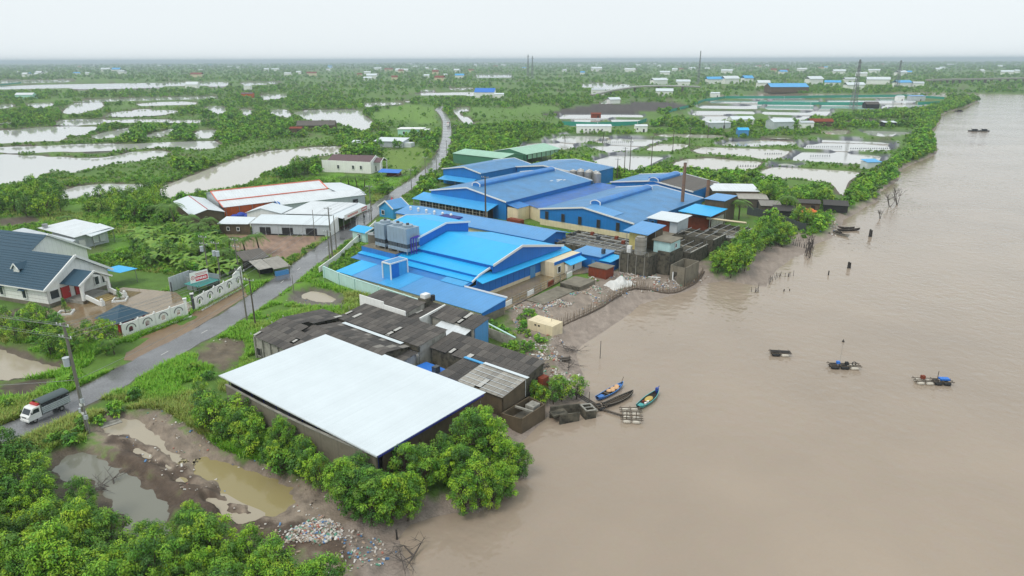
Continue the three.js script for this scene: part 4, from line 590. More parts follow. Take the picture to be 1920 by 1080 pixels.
// ---------------------------------------------------------------- villa and its yard
const D2R = Math.PI / 180;
const frame = (deg) => (name, label, category, u, v, group) => site(name, label, category, u, v, group, deg * D2R);
{
  const B = frame(20)('villa', 'white villa with a slate blue gabled roof, red doors and a columned porch', 'house', -140, 95);
  const W = M.whitewash, S = M.slate, Wt = M.white;
  B.box('plinth', M.concrete, -160, -130.2, 87.9, 102.1, LAND - 0.3, 2.0);
  B.wall('side_wall', W, -160, 88, -130.4, 88, 2.0, 5.3); B.wall('side_wall', W, -130.4, 102, -160, 102, 2.0, 5.3); B.poly('gable_wall', W, [[-130.4, 88, 2], [-130.4, 102, 2], [-130.4, 102, 5.3], [-130.4, 95, 9.9], [-130.4, 88, 5.3]]);
  for (let i = 1; i < 4; i++) B.box('wall_groove', M.oldWall, -160, -130.5, 87.97, 88.01, 2 + i * 0.8, 2.03 + i * 0.8);
  // tiled slopes: one strip of tiles per course
  const course = (n, fn) => { for (let i = 0; i < n; i++) { const q = fn(i / n, (i + 1) / n); B.roof('tile_course', S, q, 0.06); } };
  course(15, (a, b) => [[-153, mix(87.3, 95, a), mix(5.0, 10.1, a) + 0.07], [-129.9, mix(87.3, 95, a), mix(5.0, 10.1, a) + 0.07], [-129.9, mix(87.3, 95, b), mix(5.0, 10.1, b) + 0.02], [-153, mix(87.3, 95, b), mix(5.0, 10.1, b) + 0.02]]);
  B.roof('back_slope', S, [[-153, 95, 10.1], [-129.9, 95, 10.1], [-129.9, 102.7, 5.0], [-153, 102.7, 5.0]], 0.08);
  B.beam('verge_board', Wt, [-129.75, 87.2, 5.05], [-129.75, 95, 10.25], 0.3, 0.5); B.beam('verge_board', Wt, [-129.75, 95, 10.25], [-129.75, 102.8, 5.05], 0.3, 0.5); B.beam('eave_board', Wt, [-160, 87.25, 4.95], [-129.8, 87.25, 4.95], 0.15, 0.2);
  // rear wing
  B.poly('wing_gable', W, [[-150, 95, 2], [-150, 113, 2], [-150, 113, 5.3], [-150, 104, 10.6], [-150, 95, 5.3]]); course(12, (a, b) => [[-172, mix(95, 104, a), mix(5.2, 10.8, a) + 0.07], [-149.6, mix(95, 104, a), mix(5.2, 10.8, a) + 0.07], [-149.6, mix(95, 104, b), mix(5.2, 10.8, b) + 0.02], [-172, mix(95, 104, b), mix(5.2, 10.8, b) + 0.02]]); B.roof('wing_slope', S, [[-172, 104, 10.8], [-149.6, 104, 10.8], [-149.6, 113.6, 5], [-172, 113.6, 5]], 0.08); B.beam('verge_board', Wt, [-149.5, 104, 10.9], [-149.5, 113.7, 5.05], 0.3, 0.4);
  B.roof('west_slope', S, [[-153, 87.3, 5.02], [-153, 95, 10.12], [-163, 87.3, 9.6], [-163, 80, 5.02]], 0.08);
  // porch
  for (const [v, c] of [[91.6, 1], [97.6, 1]]) { B.box('column', Wt, -125.6, -125.1, v - 0.25, v + 0.25, 2.1, 5.4); B.box('column_base', M.brownWall, -125.7, -125, v - 0.35, v + 0.35, LAND, 2.1); }
  B.box('porch_floor', M.oldWall, -130.3, -125.2, 91.2, 98, LAND, 2.1); B.roof('porch_slope', S, [[-131.5, 90.9, 5.4], [-124.9, 90.9, 5.4], [-124.9, 94.6, 7.5], [-131.5, 94.6, 7.5]], 0.1); B.roof('porch_slope', S, [[-131.5, 94.6, 7.5], [-124.9, 94.6, 7.5], [-124.9, 98.3, 5.4], [-131.5, 98.3, 5.4]], 0.1);
  { const s = new THREE.Shape(); s.moveTo(-3.3, 0); s.lineTo(-2.6, 0); s.absarc(0, 0, 2.4, Math.PI, 0, true); s.lineTo(3.3, 0); s.lineTo(3.3, 0.8); s.lineTo(0, 2.9); s.lineTo(-3.3, 0.8); s.closePath(); const g = new THREE.ExtrudeGeometry(s, { depth: 0.25, bevelEnabled: false, curveSegments: 14 }); g.rotateY(Math.PI / 2); const c = B.p(-125.5, 94.6, 4.6); g.translate(c.x, c.y, c.z); part('porch_arch', g, Wt, B.o); }
  B.beam('verge_board', Wt, [-124.8, 90.8, 5.45], [-124.8, 94.6, 7.6], 0.22, 0.35); B.beam('verge_board', Wt, [-124.8, 94.6, 7.6], [-124.8, 98.4, 5.45], 0.22, 0.35);
  for (const [a, b] of [[90.9, 92.7], [93.9, 95.6]]) { const d = B.box('door', M.red, -130.38, -130.2, a, b, 2.1, a > 93 ? 5.2 : 4.5); B.box('door_frame', M.rust, -130.36, -130.15, a - 0.12, a, 2.1, 4.6, d); B.box('handle', M.steel, -130.2, -130.1, b - 0.3, b - 0.2, 3.1, 3.4, d); }
  for (let i = 0; i < 6; i++) B.box('step', std([0.42, 0.32, 0.14], 0.6), -125.2 + i * 0.65, -124.5 + i * 0.65, 92.3, 96.8, LAND - 0.2, 2.0 - i * 0.14);
  for (const v of [91.9, 97.2]) { B.beam('balustrade', Wt, [-125, v, 2.9], [-120.9, v, 1.7], 0.3, 0.9); B.box('newel', Wt, -121.2, -120.5, v - 0.35, v + 0.35, LAND, 2.5); part('finial', new THREE.SphereGeometry(0.3, 10, 8).translate(-120.85 + 140, 2.75 - LAND, 95 - v), Wt, B.o); }
  for (const v of [89.4, 98.9, 100.6]) B.win('u', -130.35, v, 2.8, v < 90 ? 1.8 : 0.9, 1.7, Wt, M.glass);
  for (const u of [-143.4, -136.8]) { const w = B.win('v', u, 87.95, 2.6, 1.0, 1.6, Wt, M.glass); B.roof('window_awning', S, [[u - 0.9, 87.2, 4.35], [u + 0.9, 87.2, 4.35], [u + 0.9, 87.95, 4.7], [u - 0.9, 87.95, 4.7]], 0.06); }
  { const u = -141.2; B.poly('dormer_face', Wt, [[u - 0.8, 90.2, 7.0], [u + 0.8, 90.2, 7.0], [u + 0.8, 90.2, 7.6], [u, 90.2, 8.6], [u - 0.8, 90.2, 7.6]], 0.12); B.roof('dormer_slope', S, [[u, 90, 8.7], [u + 1.05, 90, 7.6], [u + 1.05, 91.4, 7.6], [u, 93, 8.7]], 0.07); B.roof('dormer_slope', S, [[u, 90, 8.7], [u, 93, 8.7], [u - 1.05, 91.4, 7.6], [u - 1.05, 90, 7.6]], 0.07); B.beam('dormer_verge', Wt, [u, 89.9, 8.78], [u + 1.1, 89.9, 7.62], 0.12, 0.22); B.beam('dormer_verge', Wt, [u, 89.9, 8.78], [u - 1.1, 89.9, 7.62], 0.12, 0.22); }
  B.roof('side_awning', M.blueNew, [[-133, 102.5, 4.8], [-127.5, 102.5, 4.6], [-127.5, 107, 4.3], [-133, 107, 4.5]], 0.06); B.bar('awning_post', M.steel, [-127.8, 106.6, LAND], [-127.8, 106.6, 4.4], 0.07);
  B.block(-175, -118, 84, 113);
}
{ const g = sheet(plan('80,588 150,560 205,548 232,541 330,550 364,578 350,592 232,636 180,640 110,606'), LAND + 0.28, 0); setting('yard_paving', g, std(0xffffff, 0.25, { map: sheetMap([136, 118, 92], 0.8, 16, [92, 78, 58]), roughnessMap: tex(256, (x, y) => 20 + 200 * clamp((tile(x, y, 5, 4) - 0.32) * 2.2), 22, false) })); blocked.push(region(plan('80,588 150,560 205,548 232,541 330,550 364,578 350,592 232,636 180,640 110,606'))); }
{ const g = sheet(plan('232,676 240,650 262,634 352,598 366,584 456,534 464,555 372,612 264,678'), LAND + 0.06, 0); setting('road_shoulder', g, std(0xffffff, 0.35, { map: sheetMap([128, 104, 78], 0.8, 12, [84, 68, 50]) })); blocked.push(region(plan('232,676 240,650 262,634 352,598 366,584 456,534 464,555 372,612 264,678'))); }
// arched boundary wall of the villa
function archWall(label, x0, y0, x1, y1, n, H, tall) {
  const a = G(x0, y0), b = G(x1, y1), L = a.distanceTo(b), o = thing('arched_wall', label, 'wall', [a.x, LAND, a.z], Math.atan2(-(b.z - a.z), b.x - a.x)), w = L / n;
  for (let i = 0; i < n; i++) { const s = new THREE.Shape(); s.moveTo(0, -0.3); s.lineTo(w - 0.03, -0.3); s.lineTo(w - 0.03, H + (tall && i === n - 1 ? 1.6 : 0)); s.lineTo(0, H + (tall && i === n - 1 ? 0.6 : 0)); s.closePath(); const h = new THREE.Path(), r = 0.42; h.moveTo(w / 2 - r, 0.75); h.lineTo(w / 2 - r, 1.35); h.absarc(w / 2, 1.35, r, Math.PI, 0, true); h.lineTo(w / 2 + r, 0.75); h.closePath(); s.holes.push(h);
    const g = new THREE.ExtrudeGeometry(s, { depth: 0.2, bevelEnabled: false, curveSegments: 8 }); g.translate(i * w, 0, -0.1); part('wall_panel', g, M.whitewash, o);
    const ring = new THREE.Shape(); ring.absarc(0, 0, 0.95, 0, Math.PI, false); ring.absarc(0, 0, 0.82, Math.PI, 0, true); const rg = new THREE.ExtrudeGeometry(ring, { depth: 0.06, bevelEnabled: false, curveSegments: 10 }); rg.translate(i * w + w / 2, 1.35, 0.1); part('arch_band', rg, M.darkSteel, o);
    const gr = []; for (let k = -1; k < 2; k++) gr.push(bx(0.04, 1.1, 0.04, i * w + w / 2 + k * 0.22, 0.7, 0)); part('grille', gr, M.darkSteel, o); if (tall && i === n - 1) continue; part('finial', new THREE.SphereGeometry(0.16, 8, 6).translate(i * w, H + 0.25, 0), M.white, o); part('pier_cap', bx(0.4, 0.1, 0.4, i * w, H, 0), M.white, o); }
  part('planter_kerb', bx(L, 0.3, 0.15, L / 2, 0, 1.5), M.white, o); return o;
}
archWall('white wall with four arched openings nearest the truck', 232, 634, 350, 592, 4, 2.6); archWall('white arched wall beyond the gate, stepped up at its far end', 366, 582, 456, 533, 5, 2.6, true);
for (const [x, y, l] of [[351, 592, 'near dark gate post at the villa entrance'], [364, 582, 'far dark gate post at the villa entrance']]) { const c = G(x, y); const o = thing('gate_post', l, 'gate post', [c.x, LAND, c.z], 0.5); part('post', bx(0.5, 3.4, 0.5), y > 590 ? M.whitewash : M.darkSteel, o); part('cap', bx(0.7, 0.2, 0.7, 0, 3.4, 0), M.white, o); }
{ const c = G(357, 584), o = thing('sliding_gate', 'white sliding gate half open at the villa entrance', 'gate', [c.x - 1, LAND, c.z], 1.2); part('frame', [bx(4, 0.1, 0.08, 0, 0.4, 0), bx(4, 0.1, 0.08, 0, 1.5, 0), bx(0.1, 1.2, 0.08, -2, 0.4, 0), bx(0.1, 1.2, 0.08, 2, 0.4, 0)], M.white, o); for (let i = 0; i < 12; i++) part('bar', bx(0.05, 1.1, 0.05, -1.8 + i * 0.33, 0.45, 0), M.white, o); }
{ // pavilion
  const B = frame(28)('pavilion', 'small garden pavilion with a slate blue hipped roof on red posts', 'pavilion', -117.3, 68.8); const e = 3.9, t = 6.1, c = [-117.3, 68.8, t];
  for (const [a, b] of [[[-120.6, 65.6, e], [-114, 65.6, e]], [[-114, 65.6, e], [-114, 72, e]], [[-114, 72, e], [-120.6, 72, e]], [[-120.6, 72, e], [-120.6, 65.6, e]]]) B.roof('hip_slope', M.slate, [a, b, c], 0.09);
  for (const [a, b] of [[-119.8, 66.4], [-114.8, 66.4], [-114.8, 71.2], [-119.8, 71.2]]) B.box('post', M.red, a - 0.15, a + 0.15, b - 0.15, b + 0.15, LAND, 4.2); B.box('floor', M.brownWall, -120.2, -114.4, 66, 71.6, LAND, 1.6); B.box('table', M.red, -118.2, -116.4, 68, 69.6, 2.2, 2.3); B.box('table_leg', M.red, -117.5, -117.1, 68.6, 69, 1.6, 2.2); for (const [a, b] of [[-118.9, 68.8], [-115.8, 68.8], [-117.3, 70.4]]) { B.box('bench', M.red, a - 0.5, a + 0.5, b - 0.3, b + 0.3, 1.6, 2.05); B.box('bench_back', M.red, a - 0.5, a + 0.5, b + 0.25, b + 0.33, 2.05, 2.6); } B.block(-121, -113, 65, 73); }
{ // grey panel shed and banner
  const B = frame(-70)('panel_shed', 'grey sheet metal panel shed with a green canopy behind the arched wall', 'shed', 107, 111);
  for (let i = 0; i < 6; i++) B.wall('wall_panel', M.greySheet, 103.5 + i * 0.95, 115, 104.42 + i * 0.95, 115, LAND, 4.5); B.wall('back_wall', M.silver, 109.2, 115, 109.2, 107, LAND, 4.4); B.wall('front_panel', M.silver, 106, 113, 106, 110.4, LAND, 4.2); B.win('v', 107.2, 112.9, 2.4, 1.4, 0.8, M.white, M.glass); B.roof('canopy', std([0.03, 0.22, 0.2], 0.6), [[103.4, 107, 3.3], [109, 106.4, 3.3], [109, 111, 3.6], [103.4, 111, 3.6]], 0.05); for (const [a, b] of [[103.6, 107.2], [103.6, 114.8], [108.8, 106.8]]) B.bar('post', M.darkSteel, [a, b, LAND], [a, b, 3.5], 0.1); B.block(102, 110, 105, 116);
  const c = G(378, 548), o = thing('banner_sign', 'white and red banner sign above the arched wall by the gate', 'sign', [c.x, LAND, c.z], 0.95);
  const cv = document.createElement('canvas'); cv.width = 256; cv.height = 144; const k = cv.getContext('2d'); k.fillStyle = '#f2f2ee'; k.fillRect(0, 0, 256, 144); k.fillStyle = '#d2203a'; k.fillRect(72, 66, 176, 68); k.strokeStyle = '#c02034'; k.lineWidth = 7; k.beginPath(); k.arc(36, 76, 24, 0, 7); k.stroke(); k.fillStyle = '#c02034'; k.fillRect(24, 66, 24, 6); k.fillRect(24, 78, 24, 6); for (let i = 0; i < 11; i++) k.fillRect(74 + i * 16, 22 + (i % 3), 10, 12); for (let i = 0; i < 9; i++) k.fillRect(84 + i * 17, 44, 11, 10); k.fillStyle = '#fff'; for (const [x, w] of [[84, 18], [108, 16], [130, 20], [156, 14], [180, 22], [208, 20]]) k.fillRect(x, 84, w, 30); k.fillStyle = '#d2203a'; for (const x of [90, 114, 138, 188, 214]) k.fillRect(x, 92, 6, 14);
  const tx = new THREE.CanvasTexture(cv); tx.colorSpace = THREE.SRGBColorSpace; part('panel', new THREE.PlaneGeometry(4.0, 2.2).translate(0, 3.6, 0.045), std(0xffffff, 0.5, { map: tx }), o); part('backing', bx(4.05, 2.25, 0.08, 0, 2.48, 0), M.white, o); for (const x of [-1.7, 1.7]) part('post', bx(0.12, 2.6, 0.12, x, 0, -0.1), M.darkSteel, o); }
// neighbour's house
{ const B = frame(30)('neighbour_house', 'low house with grey and pale metal roofs behind the villa', 'house', -191, 91); B.roof('roof', M.greySheet, [[-206, 82.8, 4.2], [-176.6, 82.8, 3.9], [-180.5, 89.8, 4.7], [-206, 89.8, 4.9]], 0.1); B.roof('roof', M.sheetGrey[0], [[-197, 82.6, 4.35], [-177, 82.6, 4.0], [-180.5, 88, 4.6], [-197, 88, 4.8]], 0.05); B.roof('upper_roof', M.paleSheet, [[-201, 91, 5.2], [-183.4, 91, 4.7], [-183.4, 101, 5.4], [-201, 101, 5.7]], 0.1); B.roof('side_roof', M.whiteSheet, [[-186, 94, 5.1], [-181, 94, 4.6], [-183, 101.5, 5.0], [-190, 101.5, 5.6]], 0.08); B.wall('front_wall', M.brownWall, -206, 83.4, -178, 83.4, LAND, 4.0); B.wall('side_wall', M.brownWall, -181, 84, -184.4, 91, LAND, 4.0); B.box('room', M.greySheet, -195, -184.2, 91.4, 100, LAND, 4.5); B.win('u', -184.1, 93, LAND + 0.1, 1.4, 2.1, M.white, M.white, 'door'); for (const v of [96.5, 98.4]) B.win('u', -184.1, v, 2.2, 1.2, 1.4, M.white, M.paleSheet); for (const [a, b] of [[-181.4, 94.5], [-183.2, 101]]) B.bar('post', M.steel, [a, b, LAND], [a, b, 4.7], 0.09); B.cyl('roof_drum', M.steel, -199, 92, 5.5, 0.7, 0.8); B.block(-207, -175, 82, 102); }
// ---------------------------------------------------------------- warehouses and shops across the road
{ const B = frame(-35.5)('orange_warehouse', 'white roofed warehouse with red edge trim and an orange side wall', 'warehouse', 65, 233);
  B.roof('roof_slope', M.paleSheet, [[47, 225.6, 6.2], [83, 225.6, 6.2], [83, 233, 8], [47, 233, 8]]); B.roof('roof_slope', M.paleSheet, [[47, 233, 8], [83, 233, 8], [83, 242.6, 6.1], [47, 242.6, 6.1]]); B.poly('gable_wall', M.greySheet, [[47.4, 242.4, LAND], [47.4, 226, LAND], [47.4, 226, 6.1], [47.4, 233, 7.9], [47.4, 242.4, 6.0]]); B.wall('side_wall', M.greySheet, 47.4, 226, 66, 226, LAND, 6.05); for (let i = 0; i < 8; i++) B.wall('orange_panel', M.orange, 47.5 + i * 1.85, 220.05, 49.3 + i * 1.85, 220.05, LAND, 4.95); B.wall('side_wall', M.greySheet, 66, 226, 82.8, 226, LAND, 6.05); for (const [a, b] of [[[46.9, 225.4, 6.25], [46.9, 233, 8.1]], [[46.9, 233, 8.1], [83.1, 233, 8.1]], [[46.9, 225.4, 6.2], [83.1, 225.4, 6.2]], [[83.1, 225.4, 6.25], [83.1, 233, 8.1]]]) B.beam('red_trim', M.redTrim, a, b, 0.25, 0.28); B.roof('lean_to_roof', M.paleSheet, [[47.4, 219.8, 5.0], [87, 219.8, 5.0], [87, 225.3, 6.0], [47.4, 225.3, 6.0]], 0.08); for (let i = 0; i < 6; i++) B.bar('post', M.steel, [48 + i * 4, 220, LAND], [48 + i * 4, 220, 5], 0.1); B.beam('red_trim', M.redTrim, [47.2, 219.7, 5.0], [47.2, 225.3, 6.05], 0.2, 0.25); B.block(45, 85, 218, 244); }
{ const B = frame(-35.5)('grey_warehouse', 'low grey walled warehouse with wide white roof joined to the orange one', 'warehouse', 78, 222); B.roof('roof_slope', M.paleSheet, [[62.5, 213.6, 4.9], [92, 213.6, 4.9], [92, 219.4, 6.1], [62.5, 219.4, 6.1]]); B.roof('roof_slope', M.whiteSheet, [[83.6, 219.4, 6.1], [92, 219.4, 6.1], [92, 236, 5.9], [83.6, 236, 6.6]]); B.wall('front_wall', M.greySheet, 62.8, 214, 91.6, 214, LAND, 4.8); B.wall('end_wall', M.greySheet, 91.6, 214, 91.6, 235, LAND, 5.7); B.wall('end_wall', M.blueDeep, 62.8, 219, 62.8, 214, LAND, 5.6); B.win('v', 88, 213.9, LAND + 0.05, 1.6, 2.4, M.darkSteel, M.dark, 'door'); B.block(61, 94, 211, 237); }
{ const B = frame(-35.5)('white_shed', 'white roofed shed with a thin red ridge line, left of the orange warehouse', 'shed', 41.5, 227); gableHall(B, 37, 46, 214, 240, { e0: 4.9, r: 6.2, at: 41.5, roof: M.whiteSheet, wall: M.brownWall, trim: null }); B.beam('ridge_trim', M.red, [41.5, 214, 6.25], [41.5, 240, 6.25], 0.2, 0.12); }
{ const B = frame(7)('white_shop', 'long white metal building with three dark bays facing the earth yard', 'shop', -85, 180.5); B.roof('roof', M.whiteSheet, [[-96.2, 176.6, 4.5], [-72.7, 176.6, 4.5], [-73.4, 184, 5.5], [-96.2, 184, 5.5]]); B.wall('front_wall', M.greySheet, -96, 177, -73, 177, LAND, 4.4); B.wall('side_wall', M.whitewash, -73, 177, -73, 184, LAND, 4.4, 5.4); B.wall('side_wall', M.greySheet, -96, 184, -96, 177, LAND, 5.4, 4.4); for (const u of [-92, -85.4, -78.4]) B.box('dark_bay', M.dark, u - 1.6, u + 1.6, 176.9, 177.02, 1.6, 3.4); B.box('plinth', M.dark, -94, -74.6, 176.92, 177.0, LAND, 1.55); B.block(-97, -72, 176, 185); for (let i = 0; i < 7; i++) B.box('panel_rib', M.paleSheet, -95.5 + i * 3.6, -95.4 + i * 3.6, 176.9, 177, LAND, 4.4); }
{ const B = frame(7)('grey_annex', 'dark grey block annex with two small white windows beside the white shop', 'building', -100.6, 179); B.roof('roof', M.whiteSheet, [[-105.4, 175.4, 4.4], [-96.4, 176, 4.4], [-96.4, 181, 5.3], [-105.4, 181, 5.3]]); B.wall('front_wall', M.brownWall, -105.2, 176.2, -96.2, 176.4, LAND, 4.3); B.wall('side_wall', M.brownWall, -105.2, 181, -105.2, 176.2, LAND, 5.2, 4.3); for (const u of [-102.6, -99.6]) B.win('v', u, 176.2, 2.4, 0.7, 0.9); B.block(-106, -96, 175, 182); }
{ const B = frame(7)('gabled_shed', 'small white gabled shed behind the white shop', 'shed', -96.5, 188); gableHall(B, -101.6, -91, 185.6, 193, { e0: 5.6, r: 7, at: -97, roof: M.whiteSheet, wall: M.whitewash, trim: null }); B.win('v', -99, 185.5, 2.4, 0.8, 1.2); }
{ const B = frame(7)('motorbike_shop', 'white roofed motorbike shop with a sign fascia open to the road', 'shop', -80, 192); B.roof('roof', M.paleSheet, [[-90, 185, 5.6], [-75.2, 185, 5.6], [-73, 201, 5.9], [-88, 201, 6.2]]); B.roof('canopy', M.whiteSheet, [[-75.4, 184, 5.5], [-71.6, 184, 4.8], [-69.6, 202, 4.8], [-73.2, 202, 5.8]], 0.08); B.wall('back_wall', M.greySheet, -88, 201, -89.6, 186, LAND, 5.6); B.wall('side_wall', M.greySheet, -74, 200.8, -88, 200.8, LAND, 5.6);
  const cv = document.createElement('canvas'); cv.width = 512; cv.height = 64; const k = cv.getContext('2d'); k.fillStyle = '#efe9e6'; k.fillRect(0, 0, 512, 64); k.fillStyle = '#c04a3a'; for (let i = 0; i < 9; i++) k.fillRect(60 + i * 22, 18 + (i % 2) * 3, 15, 26); k.fillStyle = '#c01f30'; k.fillRect(330, 8, 110, 48); k.fillStyle = '#fff'; for (let i = 0; i < 5; i++) k.fillRect(342 + i * 19, 20, 12, 24); const tx = new THREE.CanvasTexture(cv); tx.colorSpace = THREE.SRGBColorSpace;
  const a = B.p(-71.3, 184.2, 4.9), b = B.p(-69.4, 201.8, 4.9), L = a.distanceTo(b), g = new THREE.PlaneGeometry(L, 1.5); g.rotateY(Math.atan2(-(b.z - a.z), b.x - a.x)); g.translate((a.x + b.x) / 2 + 0.1, a.y, (a.z + b.z) / 2); part('sign_fascia', g, std(0xffffff, 0.6, { map: tx }), B.o); for (let i = 0; i < 5; i++) B.bar('post', M.steel, [-71.6 + i * 0.48, 184.4 + i * 4.3, LAND], [-71.6 + i * 0.48, 184.4 + i * 4.3, 4.9], 0.08); B.block(-92, -66, 183, 203); }
// houses further up the road
{ const B = frame(13.5)('white_house', 'long white house with a purple brown tiled roof and a small porch gable', 'house', -139, 278); B.roof('roof_slope', M.tileRoof, [[-149, 273, 6.2], [-128.4, 273, 6.2], [-128.4, 278.5, 8.3], [-149, 278.5, 8.3]]); B.roof('roof_slope', M.tileRoof, [[-149, 278.5, 8.3], [-128.4, 278.5, 8.3], [-128.4, 284, 6.2], [-149, 284, 6.2]]); B.wall('front_wall', M.whitewash, -151.5, 272.6, -128, 272.6, LAND, 6.5, 6.2); B.poly('gable_wall', M.whitewash, [[-128, 272.6, LAND], [-128, 284.4, LAND], [-128, 284.4, 6], [-128, 278.5, 8.2], [-128, 272.6, 6]]); B.wall('back_wall', M.cream, -128, 284.4, -151.5, 284.4, LAND, 6); B.wall('end_wall', M.cream, -151.5, 284.4, -151.5, 272.6, LAND, 6); for (const u of [-143.6, -136.5, -132.8]) B.win('v', u, 272.5, 3.0, 0.9, 1.5); B.roof('porch_slope', M.tileRoof, [[-128, 275, 5.8], [-124.6, 275, 5.8], [-124.6, 278.5, 7.4], [-128, 278.5, 7.4]]); B.roof('porch_slope', M.tileRoof, [[-128, 278.5, 7.4], [-124.6, 278.5, 7.4], [-124.6, 282, 5.8], [-128, 282, 5.8]]); B.beam('verge_board', M.white, [-124.5, 274.8, 5.8], [-124.5, 278.5, 7.5], 0.2, 0.3); B.beam('verge_board', M.white, [-124.5, 278.5, 7.5], [-124.5, 282.2, 5.8], 0.2, 0.3); for (const v of [275.3, 281.7]) B.box('column', M.white, -125, -124.6, v - 0.2, v + 0.2, LAND, 5.8); B.win('u', -127.95, 276.8, LAND + 0.4, 1.2, 2.4, M.white, M.glass, 'door'); B.beam('verge_board', M.white, [-128.1, 272.6, 6.3], [-128.1, 278.5, 8.4], 0.2, 0.3); B.block(-153, -123, 270, 286); }
{ const B = frame(13)('tarpaulin_awning', 'bright blue tarpaulin awning beside the white house with the purple roof', 'tarpaulin', -115, 271); B.roof('tarpaulin', M.tarp, [[-119.5, 266.4, 3.2], [-110, 266.4, 3.1], [-110, 270.5, 4.0], [-119.5, 270.5, 4.1]], 0.05); B.roof('tarpaulin', M.tarp, [[-119.5, 270.5, 4.1], [-110, 270.5, 4.0], [-110, 275, 3.2], [-119.5, 275, 3.3]], 0.05); for (const [a, b] of [[-119.2, 266.7], [-110.3, 266.7], [-110.3, 274.7], [-119.2, 274.7]]) B.bar('pole', M.wood, [a, b, LAND], [a, b, 3.2], 0.08); B.box('stall', M.rust, -117, -112, 270, 274, LAND, 2.3); B.block(-121, -109, 265, 276); }
{ const B = frame(4)('mint_house', 'mint green flat-roofed house standing back from the road', 'house', -96, 448); B.box('wall', M.mintWall, -105, -89, 443, 454, LAND, 5.4); B.box('roof_slab', M.white, -105.5, -88.6, 442.6, 454.4, 5.4, 5.8); B.box('porch_slab', M.white, -88.5, -85.2, 443.4, 452, 4.9, 5.1); for (const v of [443.8, 447.5, 451.6]) B.box('column', M.white, -85.7, -85.3, v - 0.2, v + 0.2, LAND, 4.9); for (const u of [-101, -96, -92.5]) B.win('v', u, 442.9, 2.4, 1.2, 1.6); B.block(-107, -84, 441, 456); }
{ const B = frame(13)('grey_shed', 'long grey metal shed below the mint green house', 'shed', -154, 368); B.box('wall', M.greySheet, -164, -147, 364, 374, LAND, 4.4); B.roof('roof', M.whiteSheet, [[-164.5, 363.4, 4.5], [-146.6, 363.4, 4.5], [-146.6, 374.6, 5.6], [-164.5, 374.6, 5.6]]); B.box('annex', M.paleSheet, -146.9, -142.5, 365, 371, LAND, 3.6); B.win('v', -150, 363.9, 2.2, 1, 1); B.block(-166, -141, 362, 376); }
{ const B = frame(-38)('roadside_stall', 'ramshackle roadside stall with patched grey sheets and a blue counter', 'stall', 47.5, 156); B.roof('roof', M.asbestos[2], [[44, 157.5, 3.8], [50, 157.5, 3.8], [50, 164, 4.6], [44, 164, 4.6]], 0.06); B.roof('roof', M.sheetGrey[2], [[45, 150.5, 3.2], [48, 150.5, 3.2], [48, 157.4, 3.7], [45, 157.4, 3.7]], 0.05); B.roof('roof', M.sheetGrey[0], [[48.1, 149.5, 3.0], [52, 149.5, 3.1], [52, 157, 3.8], [48.1, 157, 3.7]], 0.05); for (const [a, b] of [[44.3, 157.8], [49.7, 157.8], [44.3, 163.7], [49.7, 163.7], [45.2, 150.8], [51.7, 149.9]]) B.bar('pole', M.wood, [a, b, LAND], [a, b, 3.4], 0.08); B.box('back_board', M.plank, 44.4, 49.6, 160, 160.3, LAND, 3.4); B.box('counter', M.blueLow, 48.4, 51.4, 149.4, 150.2, LAND, 2.3); B.box('shelf', M.dark, 46, 49, 153, 155, LAND, 2.4); B.block(43, 53, 148, 165); }
{ const B = frame(-35.5)('blue_tarpaulin_heap', 'heap of deep blue sheeting in front of the orange wall', 'tarpaulin', 54, 217.5); const m = std([0.012, 0.05, 0.36], 0.6); for (let i = 0; i < 6; i++) part('fold', new THREE.SphereGeometry(1.2, 10, 7).scale(1.3, 0.9, 1).translate(i * 1.7 - 4.2, 0.7 + (i % 2) * 0.5, (i % 3) * 0.5), m, B.o); }
{ // gate house and arch of the factory entrance
  const B = site('gate_house', 'blue and white gabled gate house at the factory entrance', 'gate house', -160, 141.5); gableHall(B, -163.5, -157, 138.5, 144.5, { e0: 4.4, r: 6.6, at: -160.2, roof: M.blueLow, wall: M.blueCyan }); B.win('v', -161.6, 138.4, 2.2, 1.1, 1.2); }
{ const B = site('guard_booth', 'little pale booth with a blue roof beside the factory wall', 'booth', -144, 117); B.box('wall', M.mint, -147, -141.5, 114.5, 119.5, LAND, 3.8); B.roof('roof', M.blueNew, [[-147.5, 114, 3.9], [-141, 114, 3.9], [-141, 117, 4.8], [-147.5, 117, 4.8]], 0.1); B.roof('roof', M.blueNew, [[-147.5, 117, 4.8], [-141, 117, 4.8], [-141, 120, 3.9], [-147.5, 120, 3.9]], 0.1); B.beam('verge_trim', M.white, [-140.9, 114, 3.95], [-140.9, 117, 4.9], 0.15, 0.3); B.beam('verge_trim', M.white, [-140.9, 117, 4.9], [-140.9, 120, 3.95], 0.15, 0.3); B.win('v', -144, 114.4, 2.2, 1.2, 1.0); B.block(-148, -140, 113, 121); }
{ const B = site('roof_tank', 'round grey rooftop tank beside the cooling towers', 'tank', -124.6, 103.4); B.cyl('shell', M.concrete, -124.6, 103.4, 4, 1.5, 4.4, 18); B.cyl('rim', M.steel, -124.6, 103.4, 8.4, 1.55, 0.15, 18); B.cyl('pump', M.darkSteel, -124.3, 103.6, 8.5, 0.5, 0.6); }
